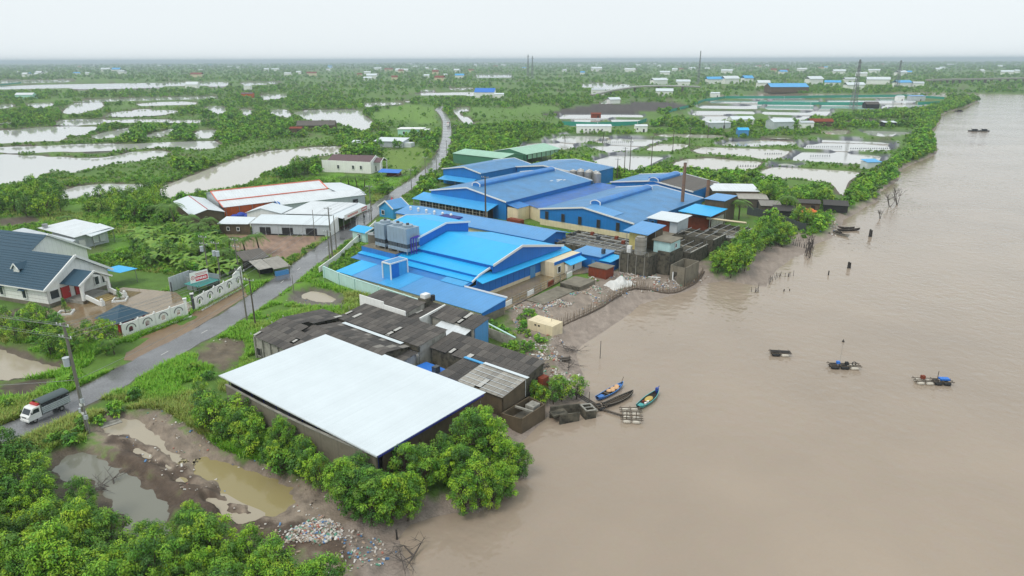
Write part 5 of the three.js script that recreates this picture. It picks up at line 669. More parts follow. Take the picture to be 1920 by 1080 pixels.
// concrete pens beside the road
{ const B = site('concrete_pen', 'row of roofless concrete pens with a blue barrel beside the dark warehouse', 'pen', -99, 66); for (const [a, b, c, d] of [[-103, 63.5, -97.9, 63.5], [-97.9, 63.5, -97.9, 70], [-97.9, 70, -103, 70], [-103, 70, -103, 63.5], [-103, 66.7, -97.9, 66.7]]) B.wall('pen_wall', M.oldWall, a, b, c, d, LAND - 0.2, 2.4); B.box('pen_floor', M.dark, -102.9, -98, 63.6, 69.9, LAND - 0.2, 1.35); for (let i = 0; i < 3; i++) B.bar('rafter', M.wood, [-103, 64.5 + i * 2, 2.45], [-98, 64.2 + i * 2, 2.5], 0.06); B.bar('blue_barrel', M.tarp, [-98.6, 71, 1.9], [-96.6, 71.4, 1.9], 0.5); B.block(-104, -96, 62, 72); }
{ const B = site('low_wall', 'stained low concrete wall with stakes by the empty plot', 'wall', -98, 75); B.wall('wall_panel', M.oldWall, -97.5, 69.2, -97, 74.6, LAND - 0.2, 2.8); B.wall('wall_panel', M.oldWall, -97, 74.6, -95, 75, LAND - 0.2, 3.4); for (let i = 0; i < 5; i++) B.bar('stake', M.oldWall, [-106 + i * 2.2, 76.5 + i * 0.2, LAND - 0.2], [-106 + i * 2.2, 76.5 + i * 0.2, 2.8], 0.07); }
// ---------------------------------------------------------------- truck, motorbikes, people
{
  const c = G(90, 777, LAND + 0.1), o = thing('truck', 'white light truck with a slatted silver cargo bed under dark tarpaulin', 'truck', [c.x, LAND + 0.1, c.z], Math.PI - 0.42);
  // local -z is the driving direction... the cab is at -z
  const wp = std([0.75, 0.76, 0.76], 0.35), s = new THREE.Shape(); // side outline of the cab
  s.moveTo(-2.9, 0.55); s.lineTo(-2.95, 1.15); s.lineTo(-2.7, 1.35); s.lineTo(-2.25, 2.05); s.quadraticCurveTo(-2.15, 2.15, -1.95, 2.15); s.lineTo(-1.25, 2.15); s.lineTo(-1.25, 0.55); s.closePath();
  const cab = new THREE.ExtrudeGeometry(s, { depth: 1.7, bevelEnabled: true, bevelSize: 0.05, bevelThickness: 0.05, bevelSegments: 2 }); cab.translate(0, 0, -0.85); cab.rotateY(-Math.PI / 2); part('cab', cab, wp, o);
  const wsh = slab([V(-0.75, 1.38, -2.74), V(0.75, 1.38, -2.74), V(0.7, 2.0, -2.34), V(-0.7, 2.0, -2.34)], 0.03); part('windscreen', wsh, M.glass, o);
  for (const k of [-1, 1]) { part('side_window', slab([V(k * 0.915, 1.4, -2.45), V(k * 0.915, 1.4, -1.45), V(k * 0.915, 1.98, -1.45), V(k * 0.915, 1.98, -2.12)], 0.02), M.glass, o); part('headlight', bx(0.3, 0.18, 0.06, k * 0.62, 0.86, -3.0), std([0.7, 0.7, 0.68], 0.2), o); part('mirror', bx(0.12, 0.3, 0.1, k * 1.08, 1.5, -2.6), M.darkSteel, o); }
  part('bumper', bx(1.75, 0.25, 0.15, 0, 0.45, -3.0), M.white, o); part('grille', bx(0.8, 0.14, 0.05, 0, 0.95, -2.99), M.darkSteel, o); part('chassis', bx(0.9, 0.2, 5.4, 0, 0.5, 0), M.dark, o);
  const bed = part('cargo_bed', [bx(1.85, 0.1, 3.9, 0, 0.8, 0.85), bx(0.05, 1.0, 3.9, -0.92, 0.85, 0.85), bx(0.05, 1.0, 3.9, 0.92, 0.85, 0.85), bx(1.85, 1.0, 0.05, 0, 0.85, 2.8), bx(1.85, 1.4, 0.05, 0, 0.85, -1.1)], M.silver, o); for (const k of [-1, 1]) for (let i = 0; i < 4; i++) part('side_slat', bx(0.04, 0.12, 3.9, k * 0.955, 0.95 + i * 0.24, 0.85), M.greySheet, bed);
  for (const k of [-1, 1]) for (let i = 0; i < 5; i++) part('hoop_post', bx(0.05, 0.55, 0.05, k * 0.9, 1.85, -1.05 + i * 0.96), M.darkSteel, o);
  const ts = new THREE.Shape(); ts.moveTo(-0.98, 0); ts.quadraticCurveTo(-0.9, 0.32, 0, 0.36); ts.quadraticCurveTo(0.9, 0.32, 0.98, 0); ts.lineTo(0.94, 0); ts.quadraticCurveTo(0.85, 0.27, 0, 0.31); ts.quadraticCurveTo(-0.85, 0.27, -0.94, 0); const tg = new THREE.ExtrudeGeometry(ts, { depth: 4, bevelEnabled: false }); tg.translate(0, 2.38, -1.15); part('tarpaulin', tg, std([0.06, 0.085, 0.09], 0.5), o); part('side_net', [bx(0.03, 0.3, 3.9, 0.93, 2.15, 0.85), bx(0.03, 0.3, 3.9, -0.93, 2.15, 0.85)], M.dark, o); part('red_bundle', bx(1.5, 0.25, 0.4, 0, 2.2, -1.35), M.red, o);
  for (const [x, z] of [[-0.75, -2.2], [0.75, -2.2], [-0.75, 1.5], [0.75, 1.5]]) { const t = new THREE.CylinderGeometry(0.38, 0.38, 0.24, 18); t.rotateZ(Math.PI / 2); t.translate(x, 0.38, z); const w = part('wheel', t, M.wheel, o); const r = new THREE.CylinderGeometry(0.2, 0.2, 0.26, 12); r.rotateZ(Math.PI / 2); r.translate(x, 0.38, z); part('rim', r, M.steel, w); }
}
{ const c = G(841, 236, LAND + 0.1), t = copyOf(scene.getObjectByName('truck'), [c.x, LAND + 0.1, c.z], 0.1, 'far white truck driving away up the road'); }
const bikeProto = (() => { const o = new THREE.Group(); o.name = 'motorbike'; const w = (z) => { const t = part('wheel', new THREE.TorusGeometry(0.27, 0.055, 6, 14).rotateY(Math.PI / 2).translate(0, 0.32, z), M.wheel, o); part('rim', cyl(0.06, 0.1).rotateZ(Math.PI / 2).translate(0, 0.32, z), M.steel, t); }; w(-0.62); w(0.6); part('body', [bx(0.2, 0.3, 0.75, 0, 0.42, 0.05), bx(0.16, 0.5, 0.14, 0, 0.45, -0.45)], std([0.12, 0.03, 0.03], 0.35), o); part('seat', bx(0.24, 0.1, 0.7, 0, 0.74, 0.25), M.dark, o); part('fork', bar(V(0, 0.32, -0.62), V(0, 0.95, -0.42), 0.035), M.steel, o); part('handlebar', bar(V(-0.34, 1.0, -0.38), V(0.34, 1.0, -0.38), 0.025), M.darkSteel, o); part('headlight', new THREE.SphereGeometry(0.09, 8, 6).translate(0, 0.88, -0.56), M.white, o); part('mudguard', bx(0.12, 0.05, 0.5, 0, 0.64, 0.62), M.darkSteel, o); return o; })();
const bikeSpots = [[640, 431], [644, 429], [648, 427.5], [652, 426], [656, 424], [668, 403], [673, 400], [678, 398], [683, 396.5], [688, 394], [664, 407], [694, 392]];
bikeSpots.forEach(([x, y], i) => { const c = G(x, y, LAND + 0.06), near = i < 5; copyOf(bikeProto, [c.x, LAND + 0.02, c.z], 1.1 + rr(-0.25, 0.25)).userData = { label: near ? 'motorbike in the row outside the white shop corner' : 'motorbike parked under the sign canopy of the motorbike shop', category: 'motorbike', group: near ? 'motorbikes at the shop corner' : 'motorbikes under the canopy' }; });
function personGeo(j) { // one closed skin: joints [x,y,z,r] joined by tapered rings
  const gs = []; for (const chain of j) for (let i = 0; i + 1 < chain.length; i++) { const [a, b, c, r] = chain[i], [d, e, f, s] = chain[i + 1]; gs.push(bar(V(a, b, c), V(d, e, f), r, 8, s)); gs.push(new THREE.SphereGeometry(r, 8, 6).translate(a, b, c)); if (i === chain.length - 2) gs.push(new THREE.SphereGeometry(s, 8, 6).translate(d, e, f)); } return join(gs); }
{ const c = G(683, 413), o = thing('person', 'person in dark clothes walking along the road by the shop', 'person', [c.x, LAND + 0.1, c.z], 0.5);
  part('body', personGeo([[[-0.1, 0.9, 0, 0.1], [-0.12, 0.5, -0.14, 0.075], [-0.12, 0.07, -0.2, 0.05], [-0.12, 0.05, -0.34, 0.04]], [[0.1, 0.9, 0, 0.1], [0.12, 0.5, 0.06, 0.075], [0.12, 0.1, 0.26, 0.05], [0.12, 0.05, 0.14, 0.04]], [[0, 0.92, 0, 0.15], [0, 1.2, 0, 0.14], [0, 1.42, 0, 0.15], [0, 1.52, 0, 0.06], [0, 1.6, 0, 0.09], [0, 1.7, 0, 0.09]], [[-0.2, 1.4, 0, 0.06], [-0.25, 1.12, 0.06, 0.05], [-0.24, 0.88, -0.03, 0.035], [-0.24, 0.78, -0.05, 0.04]], [[0.2, 1.4, 0, 0.06], [0.25, 1.12, -0.06, 0.05], [0.24, 0.9, -0.16, 0.035], [0.24, 0.8, -0.18, 0.04]]]), std([0.03, 0.03, 0.035], 0.8), o); part('hair', new THREE.SphereGeometry(0.105, 10, 8).scale(1, 0.9, 1.05).translate(0, 1.74, 0.02), M.dark, o); }
{ const c = G(735, 379), b = copyOf(bikeProto, [c.x, LAND + 0.1, c.z], 0.25); b.userData = { label: 'motorbike ridden up the wet road by the red figure', category: 'motorbike' };
  const o = thing('person', 'rider in a bright red rain cape on a motorbike on the road', 'person', [c.x, LAND + 0.1, c.z], 0.25); part('body', personGeo([[[-0.12, 0.85, 0.3, 0.11], [-0.2, 0.72, -0.12, 0.085], [-0.18, 0.32, 0.02, 0.05], [-0.18, 0.28, -0.12, 0.04]], [[0.12, 0.85, 0.3, 0.11], [0.2, 0.72, -0.12, 0.085], [0.18, 0.32, 0.02, 0.05], [0.18, 0.28, -0.12, 0.04]], [[0, 0.88, 0.3, 0.16], [0, 1.3, 0.16, 0.17], [0, 1.42, 0.12, 0.07], [0, 1.52, 0.1, 0.1], [0, 1.6, 0.1, 0.1]], [[-0.2, 1.28, 0.14, 0.07], [-0.32, 1.1, -0.12, 0.05], [-0.3, 1.02, -0.36, 0.04]], [[0.2, 1.28, 0.14, 0.07], [0.32, 1.1, -0.12, 0.05], [0.3, 1.02, -0.36, 0.04]]]), std([0.1, 0.06, 0.05], 0.8), o); part('rain_cape', new THREE.CylinderGeometry(0.12, 0.52, 0.85, 12, 1, true).translate(0, 0.98, 0.18), std([0.72, 0.03, 0.05], 0.5), o); part('helmet', new THREE.SphereGeometry(0.16, 12, 8).translate(0, 1.6, 0.1), std([0.72, 0.04, 0.06], 0.4), o); }
// ---------------------------------------------------------------- poles and wires
const poleTops = {};
function pole(key, px, py, H, label, { arms = 1, r = 0.17, box = 0, dark = false } = {}) {
  const c = G(px, py), o = thing('power_pole', label, 'power pole', [c.x, LAND, c.z], -0.35); part('shaft', new THREE.CylinderGeometry(r * 0.6, r, H, 10).translate(0, H / 2 - 0.2, 0), dark ? M.wood : M.poleM, o);
  for (let i = 0; i < arms; i++) { const y = H - 0.6 - i * 1.6, a = part('cross_arm', bx(2.2, 0.12, 0.12, 0, y, 0.16), M.steel, o); for (const x of [-1, -0.35, 1]) part('insulator', cyl(0.06, 0.28, x, y + 0.12, 0.16, 8), M.white, a); }
  for (let i = 0; i < box; i++) part('transformer', [cyl(0.4, 1.1, (i ? 0.5 : -0.5), H * 0.62, 0.35, 12), cyl(0.44, 0.08, (i ? 0.5 : -0.5), H * 0.62 + 1.1, 0.35, 12)], M.greySheet, o);
  poleTops[key] = V(c.x, LAND + H - 0.4, c.z); return o;
}
{ const p = pole('a', 166, 812, 15.9, 'tall concrete power pole with meter boxes beside the truck', { arms: 2, r: 0.26, box: 1 }); for (const [y, s] of [[2.2, 1], [3.1, -1], [4.6, 1]]) part('meter_box', bx(0.42, 0.6, 0.35, s * 0.32, y, 0.1), M.greySheet, p); part('conduit', bx(0.12, 7, 0.12, 0.3, 0, 0.1), M.steel, p); for (const h of [4.1, 2.9]) part('band', cyl(0.29, 0.35, 0, h, 0, 10), M.white, p); }
pole('b', 479, 611, 9.5, 'dark leaning roadside pole, right of the pair near the pens', { arms: 1, dark: true }); pole('b2', 463, 601, 10.5, 'roadside pole with white foot, left of the pair near the pens', { arms: 2 });
pole('c', 392, 520, 10, 'power pole with a transformer behind the panel shed', { arms: 2, box: 1 }); pole('c2', 414, 524, 9, 'power pole carrying two transformers behind the arched wall', { arms: 1, box: 2 }); pole('c3', 448, 512, 8.5, 'power pole beside the far end of the arched wall', { arms: 2 });
pole('d', 624, 488, 13.5, 'tallest pole of the group at the factory corner', { arms: 2, r: 0.22 }); pole('d2', 631, 470, 9.5, 'shorter pole just behind the tallest at the factory corner', { arms: 0 }); pole('d3', 619, 492, 8.2, 'low front pole of the group at the factory corner', { arms: 1 }); pole('d4', 591, 449, 8.5, 'slim pole in front of the white shop', { arms: 0, r: 0.12 });
pole('e', 551, 549, 4.2, 'short thin pole on the grass verge', { arms: 0, r: 0.1 }); pole('f', 697, 417, 11.5, 'roadside pole with a white foot opposite the motorbike shop', { arms: 1 });
pole('g', 772, 360, 8.8, 'roadside pole near the shrubs below the blue halls', { arms: 1 }); pole('h', 798, 328, 8, 'roadside pole on the left verge past the blue tarpaulin', { arms: 1 }); pole('i', 819, 323, 6.4, 'short roadside pole beside the blue hall by the road', { arms: 0 }); pole('j', 838, 304, 10.5, 'roadside pole at the green warehouse corner', { arms: 1 }); pole('k', 854, 262, 9, 'farthest roadside pole on the bend', { arms: 1 });
pole('l', 911, 428, 15.5, 'very tall dark pole rising through the low blue roof', { arms: 1, r: 0.3, dark: true });
[[1157, 335, 8.5, 1], [1170, 332, 12.5, 1], [1180, 330, 16.5, 2], [1221, 312, 14, 1], [1261, 286, 12, 0], [1292, 276, 11, 1], [1327, 259, 9.5, 1], [1357, 246, 9, 1], [1600, 218, 7, 0]].forEach(([x, y, h, a], i) => pole('r' + i, x, y, h, ['leftmost', 'second', 'tallest', 'fourth', 'fifth', 'sixth', 'seventh', 'eighth', 'last'][i] + ' pole in the line behind the blue halls, counted from the left', { arms: a, dark: true, r: 0.2 }));
function wire(a, b, sag, label, r = 0.022) { const m = a.clone().add(b).multiplyScalar(0.5); m.y -= sag; const c = new THREE.QuadraticBezierCurve3(V(0, 0, 0), m.sub(a), b.clone().sub(a)); solo('overhead_wire', new THREE.TubeGeometry(c, 20, r, 4), M.steel, label, 'wire', [a.x, a.y, a.z], 'overhead power lines'); }
{ const far = G(-260, 690).setY(16), A = poleTops.a; for (const [k, y] of [[-1, 0], [-0.4, 0], [1, 0], [-0.9, -1.6], [0.9, -1.6]]) { const d = V(k, y, 0.1); wire(A.clone().add(d), far.clone().add(d), 1.4, 'wire running from the tall near pole out of the picture on the left'); wire(A.clone().add(d), poleTops.b2.clone().add(V(k * 0.9, y * 0.5, 0)), 1.2, 'wire slung from the tall near pole to the roadside pair'); wire(poleTops.b2.clone().add(V(k, y * 0.6, 0)), poleTops.d.clone().add(V(k, y, 0)), 1.1, 'wire slung from the roadside pair to the factory corner poles'); wire(poleTops.d.clone().add(V(k, y, 0)), poleTops.f.clone().add(V(k * 0.8, y * 0.7, 0)), 1, 'wire from the factory corner poles to the next roadside pole'); }
  wire(V(A.x, 9, A.z), G(-260, 800).setY(7), 0.8, 'single low cable crossing above the truck', 0.03); wire(V(A.x, 9, A.z), V(poleTops.b.x, 8, poleTops.b.z), 0.8, 'single low cable from the near pole along the road', 0.03);
  for (const [a, b] of [['f', 'g'], ['g', 'h'], ['h', 'j'], ['j', 'k']]) for (const k of [-1, 1]) wire(poleTops[a].clone().add(V(k, 0, 0)), poleTops[b].clone().add(V(k, 0, 0)), 0.8, 'wire along the far stretch of the road'); }
// ---------------------------------------------------------------- boats
function hull(L, W, D, sheer, stern = 0.12) { // outer skin, inner skin and gunwale of a narrow wooden boat lying along x
  const N = 22, prof = (t) => { const s = t < 0.5 ? Math.pow(Math.sin(Math.PI * Math.min(1, t + stern * (1 - t * 2))), 0.75) : Math.pow(Math.sin(Math.PI * t), 0.7); return Math.max(0.04, s) * W / 2; }, top = (t) => D + sheer * Math.pow(Math.abs(t * 2 - 1), 2.6), bot = (t) => -0.15 + (D + 0.1) * Math.pow(Math.abs(t * 2 - 1), 5) * 0.8;
  const ring = (t, k, lift) => { const w = prof(t) - k, a = top(t) - (k ? 0.01 : 0), b = bot(t) + lift, x = (t - 0.5) * (L - k * 4); return [[x, a, -w], [x, b + (a - b) * 0.45, -w * 0.86], [x, b, -w * 0.45], [x, b, w * 0.45], [x, b + (a - b) * 0.45, w * 0.86], [x, a, w]]; };
  const make = (k, lift, flip) => { const pos = [], idx = []; for (let i = 0; i <= N; i++) for (const p of ring(i / N, k, lift)) pos.push(...p); for (let i = 0; i < N; i++) for (let j = 0; j < 5; j++) { const a = i * 6 + j, b = a + 1, c = a + 6, d = c + 1; flip ? idx.push(a, c, b, b, c, d) : idx.push(a, b, c, b, d, c); } const g = new THREE.BufferGeometry(); g.setAttribute('position', new THREE.Float32BufferAttribute(pos, 3)); g.setIndex(idx); g.computeVertexNormals(); return g; };
  const rail = (s) => { const pts = []; for (let i = 0; i <= N; i++) { const t = i / N; pts.push(V((t - 0.5) * L, top(t), s * prof(t))); } return new THREE.TubeGeometry(new THREE.CatmullRomCurve3(pts), 40, 0.04, 5); };
  return { out: make(0, 0, false), inn: make(0.06, 0.1, true), rails: [rail(-1), rail(1)], prof, top };
}
function boat(x0, y0, x1, y1, W, label, col, inner, railM, fill) { // bow pixel, stern pixel
  const a = G(x0, y0, 0), b = G(x1, y1, 0), L = a.distanceTo(b), c = a.clone().add(b).multiplyScalar(0.5), o = thing('boat', label, 'boat', [c.x, 0.08, c.z], Math.atan2(-(b.z - a.z), b.x - a.x)); const h = hull(L, W, 0.42, 0.32);
  part('hull', h.out, col, o); part('inner_hull', h.inn, inner, o); for (const r of h.rails) part('gunwale', r, railM, o); fill(o, L, h); return o; }
const blueP = std([0.03, 0.16, 0.5], 0.5), tealP = std([0.05, 0.34, 0.33], 0.5), darkW = std([0.035, 0.03, 0.027], 0.7), sand = std(0xffffff, 0.9, { map: sheetMap([208, 168, 128], 0.4, 2) }), ochre = std([0.5, 0.36, 0.1], 0.8);
boat(1119, 753, 1168, 724, 1.35, 'blue rowing boat loaded with pale sacks', blueP, darkW, std([0.12, 0.32, 0.7], 0.5), (o, L, h) => { for (let i = 0; i < 5; i++) part('sack', new THREE.SphereGeometry(0.42, 10, 8).scale(1.1, 0.6, 0.95).translate(L * (-0.02 + i * 0.075), 0.42, (i % 2 - 0.5) * 0.3), sand, o); part('bow_deck', bx(L * 0.16, 0.05, 0.62, -L * 0.36, 0.46, 0), blueP, o); part('stern_deck', bx(L * 0.12, 0.05, 0.6, L * 0.38, 0.48, 0), blueP, o); part('oar_post', bar(V(L * 0.4, 0.4, 0), V(L * 0.46, 1.7, 0.2), 0.04), M.wood, o); part('thwart', bx(0.3, 0.05, 1.1, -L * 0.15, 0.4, 0), M.wood, o); });
boat(1131, 766, 1187, 740, 1.3, 'empty dark wooden boat with a ribbed floor', darkW, std([0.05, 0.045, 0.04], 0.8), std([0.2, 0.18, 0.15], 0.7), (o, L, h) => { for (let i = 0; i < 11; i++) { const x = L * (-0.36 + i * 0.07), w = h.prof(x / L + 0.5); part('rib', bx(0.09, 0.3, w * 1.7, x, 0.1, 0), M.wood, o); } });
boat(1196, 769, 1234, 738, 1.5, 'turquoise fishing boat with a yellow net and blue outboard engine', tealP, darkW, std([0.12, 0.5, 0.5], 0.5), (o, L) => { part('net_heap', new THREE.SphereGeometry(0.7, 12, 8).scale(1.4, 0.35, 0.75).translate(L * 0.02, 0.32, 0), ochre, o); for (let i = 0; i < 4; i++) part('crate', bx(0.35, 0.25, 0.3, L * (-0.28 + i * 0.06), 0.2, (i % 2 - 0.5) * 0.5), pick([M.dark, M.rust, M.white]), o); const e = part('engine', [bx(0.4, 0.5, 0.4, L * 0.42, 0.6, 0), bx(0.2, 0.4, 0.25, L * 0.42, 0.25, 0)], std([0.02, 0.06, 0.32], 0.5), o); part('tiller', bar(V(L * 0.42, 0.95, 0), V(L * 0.5, 1.25, 0.1), 0.06), std([0.02, 0.06, 0.32], 0.5), e); part('bow_deck', bx(L * 0.14, 0.05, 0.7, -L * 0.38, 0.46, 0), tealP, o); });
const farBoats = [[1565, 428, 1602, 430], [1570, 434, 1612, 432], [1562, 438, 1592, 445], [1556, 432, 1578, 440], [1532, 437, 1556, 441]]; farBoats.forEach(([a, b, c, d], i) => boat(a, b, c, d, 1.1, ['far moored boat lying furthest back in the cluster of narrow boats', 'far moored dark boat with raised stern in the boat cluster', 'far moored pale boat nearest in the boat cluster', 'far moored boat nosed into the bank in the cluster', 'dark boat drawn up on the mud left of the boat cluster'][i], i === 2 ? std([0.3, 0.3, 0.27], 0.7) : darkW, darkW, M.plank, (o, L) => { part('thwart', bx(0.3, 0.05, 0.9, 0, 0.35, 0), M.plank, o); part('thwart', bx(0.3, 0.05, 0.7, L * 0.25, 0.38, 0), M.plank, o); }));
// ---------------------------------------------------------------- rafts of foam floats
const foam = std(0xffffff, 0.85, { map: sheetMap([206, 200, 188], 0.8, 2, [110, 104, 92]) }), drumM = std([0.015, 0.016, 0.018], 0.6);
function raft(px, py, ang, L, label, drums, extra) { const c = G(px, py, 0), o = thing('raft', label, 'raft', [c.x, 0.05, c.z], ang);
  for (let i = 0; i < drums.length; i++) { const x = (i - (drums.length - 1) / 2) * (L / drums.length); for (const z of [-0.5, 0.5]) part('float', new THREE.CapsuleGeometry(0.3, L / drums.length - 0.75, 4, 10).rotateZ(Math.PI / 2).translate(x, 0.18, z), drums[i] === 'w' ? foam : drumM, o); }
  for (const z of [-0.6, 0.05, 0.6]) part('pole', bar(V(-L / 2 - 0.3, 0.52, z), V(L / 2 + 0.3, 0.55, z), 0.06), M.wood, o); for (let i = 0; i <= drums.length; i++) part('cross_pole', bar(V(-L / 2 + i * L / drums.length, 0.6, -0.95), V(-L / 2 + i * L / drums.length, 0.6, 0.95), 0.05), M.wood, o); extra?.(o); return o; }
raft(1462, 666, -0.12, 3.0, 'short raft of pale floats lashed with dark poles, leftmost of three on the river', ['b', 'w'], (o) => { for (let i = 0; i < 4; i++) part('deck_pole', bar(V(-1.6, 0.62, -0.5 + i * 0.3), V(1.7, 0.6, -0.45 + i * 0.3), 0.07), darkW, o); });
raft(1582, 690, -0.1, 4.6, 'middle raft on the river with black drums and a blue bundle', ['b', 'b', 'w'], (o) => { part('bundle', bx(0.5, 0.4, 0.5, -0.9, 0.6, -0.3), M.tarp, o); part('engine', bx(0.5, 0.5, 0.4, 0.3, 0.6, 0.1), M.dark, o); part('winch', new THREE.TorusGeometry(0.3, 0.08, 6, 12).translate(1.5, 0.8, 0), M.dark, o); });
raft(1748, 719, -0.1, 5.2, 'right raft on the river with white floats, a mast and blue sheeting', ['w', 'w', 'b', 'b'], (o) => { part('mast', bar(V(0.6, 0.5, 0), V(0.6, 2.1, 0), 0.05), M.wood, o); part('sheeting', bx(1.4, 0.25, 0.8, 1.7, 0.62, -0.2), M.tarp, o); part('crate', bx(0.6, 0.5, 0.5, -1.4, 0.6, -0.3), M.rust, o); });
raft(1182, 775, -0.05, 2.6, 'grey foam raft moored at the near landing, back one', ['w', 'w']); raft(1184, 790, -0.15, 2.6, 'grey foam raft moored at the near landing, front one with crossed posts', ['w', 'w'], (o) => { part('post', bar(V(-0.7, -0.6, 0.3), V(-0.7, 1.7, 0.2), 0.07), M.wood, o); part('post', bar(V(0.6, -0.6, 0.3), V(0.6, 1.6, 0.1), 0.07), M.wood, o); });
raft(1118, 768, 0.4, 2.4, 'heap of dirty floats and planks at the foot of the landing', ['w', 'b']);
{ const o = thing('landing_plank', 'long dark plank walkway slanting down from the bank to the floats', 'walkway', G(1065, 742, 0).toArray()); const b = G(1122, 768, 0).sub(G(1065, 742, 0)); for (const k of [-0.25, 0, 0.25]) part('plank', beam(V(k, 1.2, -k), V(b.x + k, 0.4, b.z - k), 0.22, 0.07), darkW, o); const c = G(1170, 783, 0).sub(G(1065, 742, 0)); part('float_boom', beam(V(b.x, 0.25, b.z), V(c.x, 0.25, c.z), 0.25, 0.2), M.plank, o); for (const t of [0.3, 0.7]) part('post', bar(V(b.x * t, -0.5, b.z * t), V(b.x * t, 2.2, b.z * t), 0.06), M.wood, o); }
{ // wrecked concrete tank in the shallows
  const c = G(1078, 782, 0), o = thing('broken_tank', 'broken tilted concrete tank lying in the shallow water', 'tank', [c.x, 0, c.z], 0.35); o.rotation.z = -0.08; const m = M.mould; part('long_wall', bx(4.6, 1.7, 0.22, -1.2, -0.2, -1.0), m, o); part('long_wall', bx(3.0, 1.8, 0.22, -1.4, -0.5, 1.1), m, o); part('end_box', [bx(0.2, 1.7, 2.0, 1.1, -0.3, 0.2), bx(0.2, 1.7, 2.0, 2.6, -0.3, 0.2), bx(1.6, 1.7, 0.2, 1.85, -0.3, 1.15), bx(1.6, 1.7, 0.2, 1.85, -0.3, -0.75)], m, o); part('rim', [bx(1.8, 0.1, 0.24, 1.85, 1.4, 1.15), bx(1.8, 0.1, 0.24, 1.85, 1.4, -0.75), bx(0.24, 0.1, 2.1, 2.6, 1.4, 0.2), bx(0.24, 0.1, 2.1, 1.1, 1.4, 0.2), bx(1.6, 0.1, 0.12, 1.85, 1.4, 0.2)], M.oldWall, o); part('broken_slab', bx(2.2, 0.2, 1.6, -2.4, 1.2, -0.2).rotateZ(0.16), m, o); }
// ---------------------------------------------------------------- stakes, bamboo fence, posts
{ const line = pxs('1028,628 1060,612 1100,594 1135,575 1160,560 1185,548 1210,545 1240,547 1265,545 1290,535 1308,524 1318,514').map(([x, y]) => G(x, y, 0.5)); const c = new THREE.CatmullRomCurve3(line); const o = thing('bamboo_fence', 'long fence of uneven bamboo stakes curving along the muddy bank', 'fence', [line[0].x, 0, line[0].z]); const sm = [std([0.2, 0.14, 0.085], 0.9), std([0.13, 0.1, 0.075], 0.9), std([0.26, 0.2, 0.13], 0.9)], geo = [0, 1, 2].map((i) => bar(V(0, -0.4, 0), V(rr(-0.12, 0.12), 1.2 + i * 0.35, rr(-0.12, 0.12)), 0.045, 5, 0.03)); const n = 230;
  for (let i = 0; i < n; i++) { const p = c.getPoint((i + rr(-0.3, 0.3) + 0.3) / (n + 1)); const s = part('stake', geo[i % 3], sm[i % 3], o); s.position.set(p.x - line[0].x + rr(-0.12, 0.12), Math.max(0, landH(p.x, p.z)), p.z - line[0].z + rr(-0.12, 0.12)); s.rotation.y = rr(0, 6.3); s.rotation.z = rr(-0.1, 0.1); s.scale.y = rr(0.7, 1.25) * (i > 130 ? 0.75 : 1); }
  const P = c.getPoints(60).map((p) => V(p.x - line[0].x, Math.max(0.15, landH(p.x, p.z)) + 0.45, p.z - line[0].z)); part('rail', new THREE.TubeGeometry(new THREE.CatmullRomCurve3(P), 120, 0.05, 5), sm[1], o); const Q = P.map((p) => V(p.x + 0.2, p.y - 0.4, p.z + 0.2)); part('mud_bund', new THREE.TubeGeometry(new THREE.CatmullRomCurve3(Q), 120, 0.16, 6), std([0.1, 0.075, 0.055], 0.9), o); }
function stakes(name, label, s, n, h, spread, y = 0) { const L = pxs(s).map(([a, b]) => G(a, b, y)), c = new THREE.CatmullRomCurve3(L), o = thing(name, label, 'stakes', [L[0].x, 0, L[0].z]); const g = bar(V(0, -0.6, 0), V(0.1, h, 0.05), 0.06, 5, 0.04), m = std([0.06, 0.05, 0.045], 0.9); for (let i = 0; i < n; i++) { const p = c.getPoint((i + 0.5) / n), k = part('stake', g, m, o); k.position.set(p.x - L[0].x + rr(-spread, spread), 0, p.z - L[0].z + rr(-spread, spread)); k.rotation.set(rr(-0.2, 0.2), rr(0, 6), rr(-0.25, 0.25)); k.scale.y = rr(0.6, 1.2); } }
stakes('mooring_stakes', 'line of black stakes at the edge of the mudflat', '1441,534 1450,524 1465,518', 14, 1.5, 0.4); stakes('mooring_stakes', 'few slanting stakes in the water right of the mudflat', '1472,520 1486,517', 6, 1.1, 0.4); stakes('mooring_stakes', 'thicket of dark upright branches standing in the mud', '1513,486 1517,470 1522,456', 46, 2.6, 0.8); stakes('mooring_stakes', 'row of weathered stakes across the back of the mudflat', '1432,447 1460,452 1490,460 1512,464', 34, 1.5, 0.3, 0.4); stakes('mooring_stakes', 'low stakes sticking out of the bank below the boats', '1465,445 1500,452 1530,446', 22, 1.3, 0.5, 0.4); stakes('mooring_stakes', 'bunch of twigs poking from the shallows below the bush', '1410,548 1418,546', 6, 1.6, 0.6);
stakes('mooring_stakes', 'far stakes in the river beside the mangrove bank', '1763,225 1775,224 1788,225', 12, 3, 0.8);
function post(px, py, r, h, label, n = 1) { const c = G(px, py, 0), o = thing('river_post', label, 'post', [c.x, 0, c.z]); for (let i = 0; i < n; i++) part('timber', bar(V(i * r * 1.6, -0.8, 0), V(i * r * 1.6 + rr(-0.1, 0.1), h * (1 - 0.12 * i), rr(-0.1, 0.1)), r, 7, r * 0.8), darkW, o); }
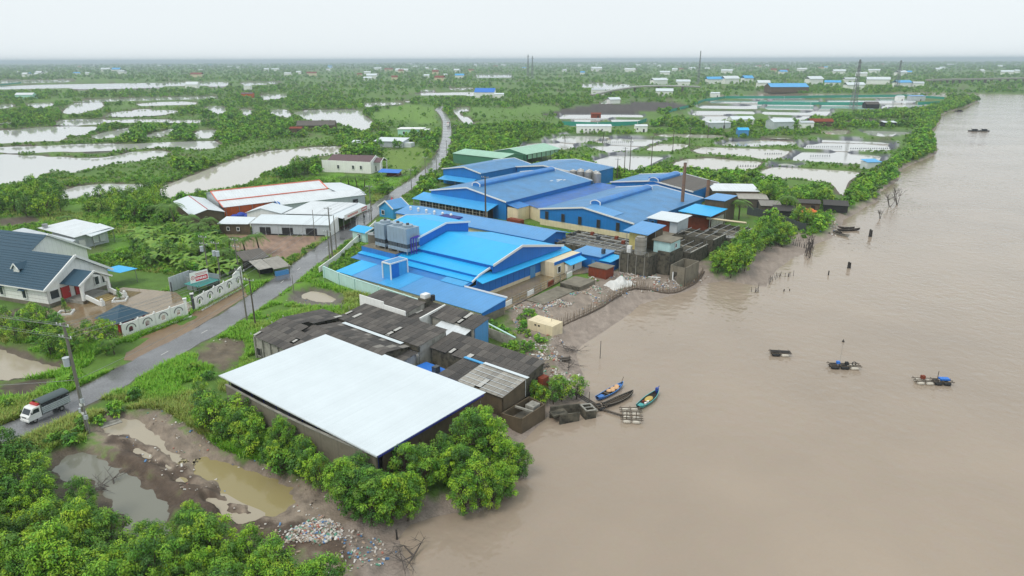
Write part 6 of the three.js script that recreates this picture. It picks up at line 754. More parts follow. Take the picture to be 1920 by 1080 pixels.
post(1630, 444, 0.3, 2.2, 'thick dark post with forked top standing far out in the river', 2); post(1590, 503, 0.26, 1.6, 'pair of dark posts standing in the river', 2); post(1553, 516, 0.16, 1.1, 'single short post in the river left of the pair', 1); post(1125, 672, 0.06, 3.2, 'thin crooked stick standing alone in the water off the bank', 1); post(1066, 698, 0.06, 3.0, 'thin pole standing in the mud by the long shed', 1); post(1469, 546, 0.14, 0.5, 'left of two low stumps awash near the mudflat', 1); post(1481, 545, 0.12, 0.4, 'right of two low stumps awash near the mudflat', 1); post(745, 1012, 0.12, 1.2, 'short dark post beside the fallen branches', 1);
[[1549, 246], [1602, 246.5], [1826, 246], [1844, 246], [1768, 210], [1798, 209]].forEach(([x, y], i) => { const c = G(x, y, 0), o = thing('far_raft', ['', '', 'left', 'right', 'left', 'right'][i] + (i < 4 ? ' dark raft on the far river' : ' tiny dark raft furthest up the river'), 'raft', [c.x, 0, c.z]); if (i < 2) { scene.remove(o); return; } part('floats', [bx(7, 0.8, 2.2, 0, -0.2, 0), bx(3, 0.9, 1.6, 0.5, 0.6, 0)], drumM, o); part('pole', bar(V(-2, 0, 0), V(-2, 2.2, 0), 0.1), M.wood, o); });
for (const [x0, y0, x1, y1, l] of [[1574, 682, 1581, 643, 'thin cable slanting from the middle raft to its buoy']]) { const a = G(x0, y0, 0), b = G(x1, y1, 0); solo('mooring_line', bar(V(0, 0.45, 0), V(b.x - a.x, 0.1, b.z - a.z), 0.012, 4), M.darkSteel, l, 'rope', [a.x, 0, a.z], 'mooring lines of the rafts'); }
{ const c = G(1581, 641, 0); solo('buoy', [new THREE.SphereGeometry(0.22, 10, 8).translate(0, 0.1, 0), cyl(0.05, 0.3, 0, 0.2, 0, 6)], darkW, 'small dark buoy floating on the cable above the middle raft', 'buoy', [c.x, 0, c.z]); }
// ---------------------------------------------------------------- bank clutter by the factory
{ const B = site('boardwalk', 'rusted white railing along the flooded concrete apron of the factory', 'railing', -80, 112); for (let i = 0; i < 10; i++) { const v = 98 + i * 2.6; B.bar('post', M.steel, [-79.8 - i * 0.12, v, LAND - 0.3], [-79.8 - i * 0.12, v, 2.9], 0.06); if (i < 9) for (const h of [1.7, 2.3, 2.8]) B.bar('rail', M.oldWall, [-79.8 - i * 0.12, v, h], [-79.92 - i * 0.12, v + 2.6, h], 0.045); if (i % 3 === 0) B.wall('sheet_panel', i === 6 ? M.rust : M.whitewash, -79.7 - i * 0.12, v, -79.9 - i * 0.12, v + 2.5, LAND, 2.4); } }
setting('apron', (() => { const a = [sp(-87, 96, 0), sp(-78.5, 96, 0), sp(-81, 124, 0), sp(-77, 131, 0), sp(-87, 131, 0)].map((p) => [p.x, p.z]); blocked.push(region(a)); return sheet(a, LAND + 0.22, 0); })(), std(0xffffff, 0.2, { map: sheetMap([134, 118, 90], 0.6, 12, [86, 76, 58]), roughnessMap: tex(256, (x, y) => 15 + 160 * clamp((tile(x, y, 4, 4) - 0.38) * 2.4), 16, false) }));
{ const B = site('concrete_platform', 'low octagonal concrete platform on the bank with dark sides', 'platform', -76, 119); B.box('slab', M.concrete, -78.6, -73.4, 115.5, 121.5, LAND, 2.3); B.box('side', M.mould, -78.4, -73.6, 115.3, 115.5, 0.8, 2.2); B.box('ramp', M.concrete, -79, -74.5, 104, 115.2, 0.6, 1.45); B.block(-79, -73, 104, 122); }
{ const B = site('rusty_container', 'rust red steel container beside the deep blue shed', 'container', -75.5, 127.6); B.box('body', M.rust, -78, -73.4, 126, 129.4, LAND - 0.2, 3.6); for (let i = 0; i < 6; i++) B.box('rib', M.rust, -77.8 + i * 0.8, -77.6 + i * 0.8, 125.93, 126, LAND, 3.5); B.box('roof', M.concrete, -78.2, -73.2, 125.8, 129.6, 3.6, 3.75); B.block(-79, -73, 125, 130); }
{ const B = site('concrete_block', 'cream concrete block with two small holes tipped on the rubbish bank', 'concrete block', -66.6, 93.6); const b = B.box('block', M.cream, -69.6, -64, 92, 95.2, 0.6, 3.0); B.box('hole', M.dark, -68, -67.6, 91.96, 92.02, 2.3, 2.6); B.box('hole', M.dark, -67.2, -66.8, 91.96, 92.02, 2.3, 2.6); B.block(-70, -63, 91, 96); }
{ const a = G(1160, 535); const o = thing('white_sheet_heap', 'crumpled heap of dirty white sheeting on the rubbish bank', 'sheeting', [a.x, 1, a.z], 0.6); const g = new THREE.PlaneGeometry(7, 4.4, 26, 16); g.rotateX(-Math.PI / 2); const p = g.attributes.position; for (let i = 0; i < p.count; i++) { const x = p.getX(i), z = p.getZ(i), e = Math.max(0, 1 - Math.pow(Math.abs(x) / 3.5, 3)) * Math.max(0, 1 - Math.pow(Math.abs(z) / 2.2, 3)); p.setY(i, e * (1.5 + 1.2 * (fbm(x * 0.9 + 5, z * 0.9, 3) - 0.5) + 0.4 * Math.sin(x * 2.3 + z)) + 0.15 * noise(x * 3, z * 3)); } g.computeVertexNormals(); part('sheet', g, std([0.62, 0.62, 0.6], 0.6), o); for (let i = 0; i < 4; i++) part('fold', new THREE.SphereGeometry(0.6, 8, 6).scale(1.2, 0.6, 0.8).translate(-2 + i * 1.4, 0.3, 1.9), std([0.55, 0.55, 0.52], 0.6), o); }
// litter: thousands of scraps
{ const zones = [['955,575 1000,560 1110,515 1240,490 1330,515 1300,530 1195,545 1120,575 1020,620 990,625', 1300, 0.7], ['1130,530 1200,505 1290,505 1320,520 1240,540 1190,543', 800, 0.85], ['1000,572 1100,535 1130,540 1040,592', 600, 0.75], ['960,600 1020,590 1060,640 1050,680 1020,690 985,660', 420, 0.75], ['556,990 600,968 642,985 640,1012 600,1030 530,1022', 900, 0.7, 0], ['480,1000 700,990 760,1030 640,1080 500,1060', 260, 0.6], ['190,790 300,770 560,900 660,960 640,990 480,1000 300,900', 170, 0.6], ['1000,650 1090,690 1060,720 1020,700', 120, 0.9], ['1490,400 1560,395 1590,420 1560,440 1500,425', 350, 1], ['580,540 640,560 560,600 400,660 380,650', 90, 0.6]].map(([s, n, k, th = 0.5]) => [region(plan(s)), n, k, th]);
  const g = bx(0.4, 0.12, 0.28, 0, -0.02, 0), cols = [[0.55, 0.52, 0.48], [0.3, 0.24, 0.19], [0.62, 0.61, 0.58], [0.42, 0.36, 0.3], [0.22, 0.17, 0.13], [0.5, 0.46, 0.42], [0.4, 0.3, 0.22], [0.1, 0.22, 0.42], [0.4, 0.14, 0.1], [0.12, 0.32, 0.22]]; const pts = []; for (const [r, n, k, th] of zones) for (let i = 0, t = 0; i < n && t < n * 30; t++) { const x = rr(r.box[0], r.box[2]), z = rr(r.box[1], r.box[3]); if (sdf(r, x, z) > 0 || fbm(x * 0.35, z * 0.35, 3) < th) continue; i++; pts.push([x, z, k]); }
  const im = new THREE.InstancedMesh(g, std(0xffffff, 0.7), pts.length), m = new THREE.Matrix4(), q = new THREE.Quaternion(), e = new THREE.Euler(), c = new THREE.Color(); pts.forEach(([x, z, k], i) => { e.set(rr(-0.5, 0.5), rr(0, 6.3), rr(-0.5, 0.5)); q.setFromEuler(e); const s = k * Math.pow(rr(0.35, 1), 1.3) * 1.25; m.compose(V(x, Math.max(landH(x, z), -0.05) + 0.06, z), q, V(s * rr(0.5, 1.5), s * rr(0.5, 2), s)); im.setMatrixAt(i, m); const cc = cols[Math.floor(Math.pow(rnd(), 1.7) * cols.length)]; im.setColorAt(i, c.setRGB(...cc)); });
  im.name = 'litter'; im.userData = { kind: 'stuff', label: 'scattered pale rubbish along the banks and mud', category: 'litter' }; im.castShadow = im.receiveShadow = true; scene.add(im); }
// larger debris
[[1055, 668, 'stack of grey planks at the foot of the mint wall'], [1015, 690, 'broken boards lying near the long dark shed'], [205, 786, 'concrete slab pair lying on the mud beside the near pole']].forEach(([x, y, l], i) => { const c = G(x, y), o = thing('plank_stack', l, 'planks', [c.x, Math.max(0.3, landH(c.x, c.z)), c.z], [0.4, 0.9, 0.75][i]); const m = i === 2 ? M.oldWall : M.plank; for (let k = 0; k < (i === 2 ? 2 : 5); k++) part(i === 2 ? 'slab' : 'plank', i === 2 ? bx(2.6, 0.35, 0.8, 0, 0, k * 0.9 - 0.45) : bx(2.6, 0.08, 0.4, rr(-0.2, 0.2), k * 0.1, rr(-0.5, 0.5), rr(-0.2, 0.2)), m, o); });
// ---------------------------------------------------------------- trees
const leafTones = [[0.115, 0.29, 0.01], [0.175, 0.36, 0.012], [0.075, 0.21, 0.01], [0.24, 0.42, 0.016], [0.06, 0.165, 0.012], [0.22, 0.38, 0.014]];
const leafM = new THREE.MeshPhysicalMaterial({ color: 0xffffff, vertexColors: true, roughness: 0.62, side: THREE.DoubleSide });
const leafKinds = [[1, 1, 1], [1.15, 1.05, 0.9], [0.72, 0.82, 1], [0.55, 0.66, 0.9], [1, 1, 1]].map((c) => { const m = leafM.clone(); m.color.setRGB(...c); return m; });
const barkM = std(0xffffff, 0.9, { map: sheetMap([84, 72, 60], 0.7, 2, [46, 40, 34]) });
function leafCloud(lobes, per, size, tones, aspect = 0.52, droop = 0.25) { // lobes: [x,y,z,r]
  const pos = [], col = [], nor = [], idx = []; const n = V(0, 0, 0), t = V(0, 0, 0), b = V(0, 0, 0);
  for (const [cx, cy, cz, R] of lobes) { const tone = pick(tones), bri = rr(0.8, 1.2);
    for (let i = 0; i < per; i++) {
      let x, y, z, l; do { x = rr(-1, 1); y = rr(-1, 1); z = rr(-1, 1); l = x * x + y * y + z * z; } while (l > 1 || l < 0.02); l = Math.sqrt(l); const k = Math.pow(rnd(), 0.33) / l; x *= k; y *= k; z *= k; if (y < -0.3 && rnd() < 0.6) y = -y;
      const px = cx + x * R, py = cy + y * R * 0.92, pz = cz + z * R, s = size * rr(0.65, 1.3);
      n.set(x + rr(-0.6, 0.6), y + 0.55 + rr(-0.5, 0.5), z + rr(-0.6, 0.6)).normalize(); t.set(x + rr(-0.5, 0.5), y * 0.4 - droop + rr(-0.4, 0.6), z + rr(-0.5, 0.5)); t.addScaledVector(n, -t.dot(n)).normalize(); b.crossVectors(n, t);
      const q = pos.length / 3, w = s * aspect * 0.5, A = tone, v = bri * rr(0.75, 1.25), yl = rr(0.85, 1.2);
      for (const [a, c] of [[-0.5, 0], [0, 1], [0.5, 0], [0, -1]]) { pos.push(px + t.x * a * s + b.x * c * w, py + t.y * a * s + b.y * c * w, pz + t.z * a * s + b.z * c * w); nor.push(n.x, n.y, n.z); col.push(A[0] * v * yl, A[1] * v, A[2] * v); }
      idx.push(q, q + 2, q + 1, q, q + 3, q + 2); } }
  const g = new THREE.BufferGeometry(); g.setAttribute('position', new THREE.Float32BufferAttribute(pos, 3)); g.setAttribute('normal', new THREE.Float32BufferAttribute(nor, 3)); g.setAttribute('color', new THREE.Float32BufferAttribute(col, 3)); g.setIndex(idx); return g;
}
function crownLobes(n, R, y0, y1, r) { const o = []; for (let i = 0; i < n; i++) { const t = (i + 0.5) / n, a = i * 2.399 + rr(-0.4, 0.4), yy = mix(y0, y1, Math.pow(t, 0.8)), sh = Math.sin(Math.PI * clamp(0.18 + 0.75 * t)) * R * rr(0.55, 1.05); o.push([Math.cos(a) * sh, yy + rr(-0.3, 0.3), Math.sin(a) * sh, r * rr(0.7, 1.25)]); } return o; }
function trunkGeo(lobes, h, r) { const gs = [bar(V(0, -0.5, 0), V(rr(-0.2, 0.2), h * 0.5, rr(-0.2, 0.2)), r, 6, r * 0.6)]; const top = V(0, h * 0.45, 0); for (let i = 0; i < lobes.length; i += 2) { const [x, y, z] = lobes[i]; gs.push(bar(V(x * 0.1, h * rr(0.12, 0.45), z * 0.1), V(x * 0.9, y, z * 0.9), r * 0.45, 5, r * 0.12)); } return join(gs); }
function treeKind(n, per, size, R, y0, y1, lr, H) { const L = crownLobes(n, R, y0, y1, lr); return { crown: leafCloud(L, per, size, leafTones), trunk: trunkGeo(L, H, 0.13) }; }
seed = 777;
const kindsNear = [0, 1, 2, 3, 4].map(() => treeKind(46, 100, 0.2, 2.0, 0.9, 5.0, 0.55, 5)), kindsMid = [0, 1, 2, 3].map(() => treeKind(24, 46, 0.38, 2.1, 0.9, 4.8, 0.75, 5)), kindsFar = [0, 1, 2].map(() => treeKind(9, 30, 0.95, 1.9, 0.9, 3.9, 1.05, 4.6));
const free = (x, z, m = 1) => { if (roadDist(x, z) < ROADW / 2 + m) return false; for (const b of blocked) if (sdf(b, x, z, m + 0.1) < m) return false; return true; };
// would a plant of height h hide pond water or a building that the survey shows open?
const hides = (x, z, h, water = true) => { for (const k of [0.55, 1]) { const s = CAM_H / (CAM_H - Math.min(h * k, 30)), a = x * s, b = z * s; if (water && (nearPonds(ponds, a, b, 2) < -0.6 || nearPonds(lined, a, b, 2) < -0.6)) return true; for (const q of blocked) if (sdf(q, a, b, 0.1) < 0 && Math.hypot(x, z) > 150) return true; } return false; };
const places = []; // [x, z, scale, cluster]
const clusters = [];
function grove(label, group, s, gap, s0, s1, opt = {}) { const id = clusters.length; clusters.push({ label, group }); const r = region(plan(s)); for (let x = r.box[0]; x < r.box[2]; x += gap) for (let z = r.box[1]; z < r.box[3]; z += gap) { const px = x + rr(-0.45, 0.45) * gap, pz = z + rr(-0.45, 0.45) * gap; if (sdf(r, px, pz) > 0 || rnd() < (opt.skip ?? 0)) continue; if (!free(px, pz, opt.clear ?? 1)) continue; const h = landH(px, pz); if (h < (opt.min ?? 0.35)) continue; const sc = rr(s0, s1); if (!opt.force && hides(px, pz, sc * 4.2)) continue; places.push([px, pz, sc, id]); } }
grove('mangrove tree in the dense thicket at the lower left corner', 'lower left thicket', '-90,925 40,930 110,935 165,975 200,1010 240,1050 300,1055 320,1100 300,1260 -150,1260', 2.5, 0.7, 1.3);
grove('mangrove tree at the left edge between the road and the thicket', 'left edge trees', '-60,895 30,890 85,892 110,905 40,925 -60,925', 2.2, 0.8, 1.1);
grove('mangrove tree along the bottom edge left of the rubbish heap', 'bottom edge mangroves', '330,1000 380,980 420,1020 480,1075 600,1110 680,1130 680,1220 320,1220', 2.4, 0.75, 1.1);
grove('bushy tree against the left wall of the white-roofed shed', 'trees along the shed wall', '355,770 420,775 520,830 640,905 640,925 560,915 460,850 360,800', 2.0, 0.62, 0.9);
grove('mangrove tree in the clump below the corner of the white roof', 'clump below the white roof', '650,930 700,915 780,890 860,880 905,890 895,950 850,955 790,950 740,965 690,985 640,965', 2.2, 0.8, 1.15);
grove('tall bushy tree leaning over the river corner of the white roof', 'river corner tree', '880,845 905,835 930,850 915,870 890,868', 2.0, 1.1, 1.35);
grove('round mangrove bush standing in the edge of the river', 'mangroves in the water edge', '925,880 965,870 975,905 950,935 915,935', 2.6, 0.7, 0.95, { min: -0.8 });
grove('leafy bush on the bank below the grey corrugated shed', 'bushes below the sheds', '985,745 1010,735 1060,722 1090,735 1060,752 1010,758', 1.9, 0.5, 0.75, { min: -0.3, force: true, clear: 0.1 });
grove('mangrove tree on the bank beside the treatment tanks', 'trees by the treatment tanks', '1335,500 1380,470 1440,440 1492,442 1480,455 1420,472 1400,500 1400,525 1350,525', 2.8, 0.75, 1.2, { force: true, clear: 0.2 });
grove('tree in the belt behind the village huts', 'belt behind the huts', '1330,352 1370,345 1420,352 1480,360 1560,372 1560,392 1500,392 1420,385 1340,372', 4.0, 0.85, 1.2);
grove('tree among the village huts near the moored boats', 'trees among the huts', '1400,425 1440,410 1500,405 1570,400 1580,420 1540,438 1480,432 1420,432', 4.5, 0.7, 1.1, { skip: 0.45 });
grove('shrub on the narrow river dike beside the shrimp ponds', 'river dike shrubs', '1575,385 1610,345 1650,322 1690,290 1745,255 1735,215 1760,210 1765,225 1752,250 1762,275 1745,295 1712,306 1690,322 1668,350 1640,372 1600,395', 3.4, 0.5, 0.95, { skip: 0.15 });
grove('mangrove tree at the point where the river bends', 'mangroves on the river point', '1620,218 1700,208 1760,200 1830,184 1836,188 1800,202 1762,214 1740,225 1640,220', 5, 0.8, 1.2, { skip: 0.25 });
grove('tree in the lush strip behind the villa', 'trees behind the villa', '195,470 260,445 330,430 400,425 420,440 410,470 430,500 440,515 400,520 320,510 250,530 205,525', 3.0, 0.6, 1.0, { skip: 0.6 });
grove('dark tree in the belt beside the creek', 'creekside trees', '0,385 60,365 110,378 150,380 230,375 310,372 330,385 310,410 240,420 180,400 60,410 0,405', 4.6, 1.1, 1.6, { skip: 0.12 });
grove('garden tree in front of the villa', 'villa garden trees', '-20,610 90,600 150,640 240,640 255,660 200,672 120,690 30,650 -20,640', 2.7, 0.55, 0.95, { skip: 0.2 });
grove('shrub on the grassy slope above the near pond', 'roadside shrubs', '230,720 330,690 430,650 440,690 400,740 340,760 280,755', 4.5, 0.32, 0.6, { skip: 0.45, clear: 1.5 });
grove('shrub on the verge beside the near power pole', 'shrubs by the near pole', '70,835 150,800 210,765 260,740 270,750 210,785 120,845', 2.0, 0.3, 0.45, { clear: 0.8 });
grove('shrub on the bank between the truck and the pond', 'shrubs above the pond', '0,760 60,735 130,712 240,672 248,680 120,740 0,785', 3.2, 0.35, 0.6, { skip: 0.4, clear: 1.2 });
grove('tree in the belt across the creek from the orange warehouse', 'trees beyond the creek', '470,335 520,315 570,300 610,296 660,282 690,290 610,305 600,330 540,340', 5, 1.0, 1.5, { skip: 0.15 });
grove('roadside tree opposite the factory gate', 'trees opposite the gate', '690,372 715,352 745,348 745,362 715,378', 5, 0.9, 1.3);
grove('shrub on the factory side of the road', 'shrubs beside the gate', '778,357 800,340 822,332 825,350 800,364', 3.5, 0.7, 1.0);
grove('weedy bush among the rubbish beside the tipped cream block', 'weeds by the cream block', '965,590 1000,585 1030,640 1025,668 1000,655 975,625', 1.7, 0.16, 0.36, { force: true, clear: 0, skip: 0.3, min: 0.1 });
grove('weedy bush at the foot of the mint boundary wall', 'weeds by the mint wall', '905,600 950,620 1000,650 1000,680 960,660 905,625', 1.8, 0.2, 0.42, { force: true, clear: 0.1, skip: 0.3 });
grove('low weeds on the bank below the rusty container', 'weeds by the container', '1070,520 1110,510 1140,520 1100,540', 1.8, 0.12, 0.25, { force: true, clear: 0, skip: 0.4 });
{ const id = clusters.length; clusters.push({ label: 'bushy mangrove spreading from the river corner of the white roof', group: 'river corner mangroves' }); for (const [x, y, s] of [[905, 872, 1.55], [882, 882, 1.25], [925, 880, 1.15], [955, 888, 1.0], [975, 886, 0.85], [942, 928, 1.0], [922, 945, 0.85], [900, 945, 1.1], [870, 958, 1.1], [765, 970, 1.0], [735, 978, 1.1], [700, 985, 1.15], [665, 972, 1.1]]) { const p = G(x, y, 0.6); places.push([p.x, p.z, s, id]); } }
// the rest of the plain
const farms = ['1240,216 1300,200 1330,183 1780,180 1760,200 1650,207 1560,220 1440,230 1300,230', '1030,237 1050,208 1220,206 1252,220 1220,237', '1150,300 1290,268 1500,255 1700,240 1690,290 1610,328 1585,368 1400,335 1230,325 1130,322', '950,285 1020,255 1260,250 1250,275 1200,300 1090,300'].map((s) => region(plan(s)));
const inFarm = (x, z) => farms.some((f) => sdf(f, x, z, 1) < 0);
seed = 4242;
const sparse = region(plan('960,250 1080,235 1300,240 1720,240 1690,300 1600,365 1400,330 1230,330 1060,300'));
{ const idNear = clusters.length; clusters.push({ label: 'tree in the woods between the fish ponds', group: 'pond woods' }); const idFar = clusters.length; clusters.push({ label: '', group: '' });
  let n = 0; for (let t = 0; t < 160000 && n < 21000; t++) { const px = rr(-160, 2080), py = 117.5 + 300 * Math.pow(rnd(), 2.4), p = G(px, py), d = Math.hypot(p.x, p.z); if (d > 9000) continue;
    const f = fbm(p.x * 0.011 + 3, p.z * 0.011, 4), th = sdf(sparse, p.x, p.z, 30) < 0 ? 0.66 : py > 330 ? 0.6 : d > 1100 ? 0.4 : 0.43; if (f < th) continue; if (py > 345 && px > 560) continue;
    if (inFarm(p.x, p.z)) continue; landH(p.x, p.z, false); if (here.river < 3 || here.pond < (d > 500 ? 2 : 1) || here.lined < 3) continue; if (d < 1300) { if (!free(p.x, p.z, 2)) continue; let bad = false; for (const q of dirtAndShade) if (sdf(q.r, p.x, p.z, 1) < 0.5) { bad = true; break; } for (const q of lawns) if (!bad && sdf(q.r, p.x, p.z, 1) < 0 && rnd() < 0.97) bad = true; if (bad) continue; }
    const sc = sdf(sparse, p.x, p.z, 30) < 0 ? rr(0.3, 0.7) : rr(0.5, 1.2) * (1 + Math.max(0, d - 900) / 2600); if (hides(p.x, p.z, sc * 4)) continue; places.push([p.x, p.z, sc, d < 420 ? idNear : idFar]); n++; } }
// low scrub on the dikes of the shrimp ponds and along the pond edges
seed = 99;
for (let t = 0, n = 0; t < 60000 && n < 9000; t++) { const p = G(rr(-100, 1800), 175 + 235 * Math.pow(rnd(), 1.3)), d = Math.hypot(p.x, p.z); landH(p.x, p.z, false); const e = Math.min(here.pond, here.lined - 1.5); if (e < 0.8 || e > 5.5 || here.river < 3) continue; if (!free(p.x, p.z, 1.5)) continue; if (fbm(p.x * 0.03, p.z * 0.03, 3) < 0.42) continue; const fm = inFarm(p.x, p.z); if (fm && p.z < -430) continue; const sc = fm ? rr(0.1, 0.2) : rr(0.16, 0.38) * (d > 400 ? 1.2 : 1); if (hides(p.x, p.z, sc * 3)) continue; places.push([p.x, p.z, sc, clusters.length - 1]); n++; }
// knee-high scrub over the open ground
seed = 123; const scrubAt = places.length;
for (let t = 0, n = 0; t < 90000 && n < 15000; t++) { const p = G(rr(-100, 1850), 190 + 330 * Math.pow(rnd(), 1.25)), d = Math.hypot(p.x, p.z); landH(p.x, p.z, false); if (here.pond < 1.2 || here.lined < 3 || here.river < 3.5) continue; if (fbm(p.x * 0.04 + 30, p.z * 0.04, 3) < 0.4 || !free(p.x, p.z, 0.6)) continue; let bad = false; for (const q of dirtAndShade) if (sdf(q.r, p.x, p.z, 1) < 0.5) { bad = true; break; } for (const q of lawns) if (!bad && sdf(q.r, p.x, p.z, 1) < 0 && rnd() < 0.8) bad = true; if (bad) continue; if (inFarm(p.x, p.z) && p.z < -430) continue; const sc = rr(0.12, 0.3); if (hides(p.x, p.z, sc * 3)) continue; places.push([p.x, p.z, sc, clusters.length - 1]); n++; }
places.forEach((p) => { p[4] = p[2] / Math.hypot(p[0], p[1], CAM_H); }); places.sort((a, b) => b[4] - a[4]);
seed = 31;
const singles = []; const rest = { near: [], far: [] };
for (const p of places) { if (singles.length < 290 && clusters[p[3]].label) singles.push(p); else rest[p[4] > 0.0042 ? 'near' : 'far'].push(p); }
{ const proto = (k, nm) => { const o = new THREE.Group(); o.name = nm; part('trunk', k.trunk, barkM, o); part('crown', k.crown, leafM, o); return o; }; const near = kindsNear.map((k) => proto(k, 'mangrove_tree')), mid = kindsMid.map((k) => proto(k, 'mangrove_tree'));
  singles.forEach((p, i) => { const src = p[4] > 0.0092 ? near[i % 5] : mid[i % 4], c = clusters[p[3]]; const o = copyOf(src, [p[0], landH(p[0], p[1]) - 0.1, p[1]], rr(0, 6.3)); o.scale.set(p[2] * rr(0.8, 1.1), p[2] * rr(0.85, 1.25), p[2] * rr(0.8, 1.1)); o.children[1].material = pick(leafKinds); o.userData = { label: c.label, category: 'tree', group: c.group }; }); }
{ const wood = new THREE.Group(); wood.name = 'woodland'; wood.userData = { kind: 'stuff', label: 'mass of mangrove and scrub covering the dikes and plain', category: 'woodland' }; scene.add(wood); const m = new THREE.Matrix4(), q = new THREE.Quaternion(), c = new THREE.Color(), Y = V(0, 1, 0);
  for (const [set, kinds] of [[rest.near, kindsMid], [rest.far, kindsFar]]) kinds.forEach((k, j) => { const mine = set.filter((_, i) => i % kinds.length === j); if (!mine.length) return; for (const [nm, g, mt] of [['crowns', k.crown, leafM], ['trunks', k.trunk, barkM]]) { if (nm === 'trunks' && set === rest.far) continue; const im = new THREE.InstancedMesh(g, mt, mine.length); im.name = nm; seed = 5 + j; mine.forEach((p, i) => { q.setFromAxisAngle(Y, rr(0, 6.3)); m.compose(V(p[0], landH(p[0], p[1], Math.hypot(p[0], p[1]) < 400) - 0.15, p[1]), q, V(p[2] * rr(0.9, 1.3), p[2] * rr(0.8, 1.15), p[2] * rr(0.9, 1.3))); im.setMatrixAt(i, m); if (nm === 'crowns') { const v = rr(0.7, 1.2); im.setColorAt(i, c.setRGB(v * rr(0.7, 1.05), v, v * rr(0.8, 1.1))); } }); im.castShadow = im.receiveShadow = true; wood.add(im); } }); }
// ---------------------------------------------------------------- palms and bananas
seed = 61;
function strip(path, wid, col, out, fold = 0.25) { // leaf blade along a path, folded on its midrib
  const q0 = out.pos.length / 3; const side = V(0, 0, 0), t = V(0, 0, 0); for (let i = 0; i < path.length; i++) { const a = path[Math.max(0, i - 1)], b = path[Math.min(path.length - 1, i + 1)]; t.copy(b).sub(a).normalize(); side.set(-t.z, 0, t.x).normalize(); const w = wid(i / (path.length - 1)), p = path[i]; for (const k of [-1, 0, 1]) { out.pos.push(p.x + side.x * w * k, p.y - Math.abs(k) * w * fold, p.z + side.z * w * k); const v = rr(0.85, 1.15); out.col.push(col[0] * v, col[1] * v, col[2] * v); } }
  for (let i = 0; i + 1 < path.length; i++) for (const k of [0, 1]) { const a = q0 + i * 3 + k, b = a + 1, c = a + 3, d = c + 1; out.idx.push(a, b, c, b, d, c); } }
const bladeGeo = (o) => { const g = new THREE.BufferGeometry(); g.setAttribute('position', new THREE.Float32BufferAttribute(o.pos, 3)); g.setAttribute('color', new THREE.Float32BufferAttribute(o.col, 3)); g.setIndex(o.idx); g.computeVertexNormals(); return g; };
function palmProto() { const o = new THREE.Group(); o.name = 'coconut_palm'; const top = V(0.5, 4.6, 0.3); part('trunk', new THREE.TubeGeometry(new THREE.QuadraticBezierCurve3(V(0, -0.3, 0), V(0.1, 2.4, 0), top), 10, 0.17, 7), barkM, o);
  for (let f = 0; f < 17; f++) { const out = { pos: [], col: [], idx: [] }, a = f * 2.399, up = rr(0.1, 1.15), L = rr(2.7, 3.5), mid = []; for (let i = 0; i <= 9; i++) { const t = i / 9; mid.push(V(top.x + Math.cos(a) * L * t * (1 - 0.15 * up), top.y + up * 1.9 * t - (1.5 + up * 0.4) * t * t * 1.35, top.z + Math.sin(a) * L * t * (1 - 0.15 * up))); } strip(mid, () => 0.035, [0.1, 0.13, 0.03], out, 0); const tone = pick([[0.09, 0.2, 0.02], [0.11, 0.23, 0.022], [0.07, 0.16, 0.018]]);
    for (let i = 1; i <= 17; i++) { const t = i / 18, p = mid[Math.floor(t * 9)].clone().lerp(mid[Math.min(9, Math.floor(t * 9) + 1)], t * 9 % 1), ll = 0.85 * Math.sin(Math.PI * (0.15 + 0.8 * t)); for (const s of [-1, 1]) { const d = V(-Math.sin(a) * s + Math.cos(a) * 0.5, -0.35, Math.cos(a) * s + Math.sin(a) * 0.5).multiplyScalar(ll); const e = p.clone().add(d); e.y -= 0.12; strip([p, p.clone().lerp(e, 0.5).add(V(0, 0.04, 0)), e], (u) => 0.06 * (1 - u) + 0.008, tone, out, 0.1); } } part('frond', bladeGeo(out), leafM, o); }
  return o; }
function bananaProto() { const o = new THREE.Group(); o.name = 'banana_plant'; part('stem', cyl(0.16, 1.5, 0, -0.2, 0, 8, 0.1), std([0.12, 0.17, 0.04], 0.7), o); for (let f = 0; f < 9; f++) { const out = { pos: [], col: [], idx: [] }, a = f * 2.399, L = rr(1.7, 2.4), up = rr(0.5, 1.4), mid = []; for (let i = 0; i <= 7; i++) { const t = i / 7; mid.push(V(Math.cos(a) * L * t * 0.85, 1.25 + up * 1.6 * t - 1.5 * t * t, Math.sin(a) * L * t * 0.85)); } strip(mid, (t) => 0.34 * Math.pow(Math.sin(Math.PI * clamp(0.06 + t * 0.92)), 0.6) * (t < 0.15 ? t * 5 : 1), pick([[0.13, 0.27, 0.02], [0.1, 0.22, 0.02], [0.17, 0.29, 0.03]]), out, 0.3); part('leaf', bladeGeo(out), leafM, o); } return o; }
const palmP = [palmProto(), palmProto(), palmProto()], banP = [bananaProto(), bananaProto(), bananaProto()];
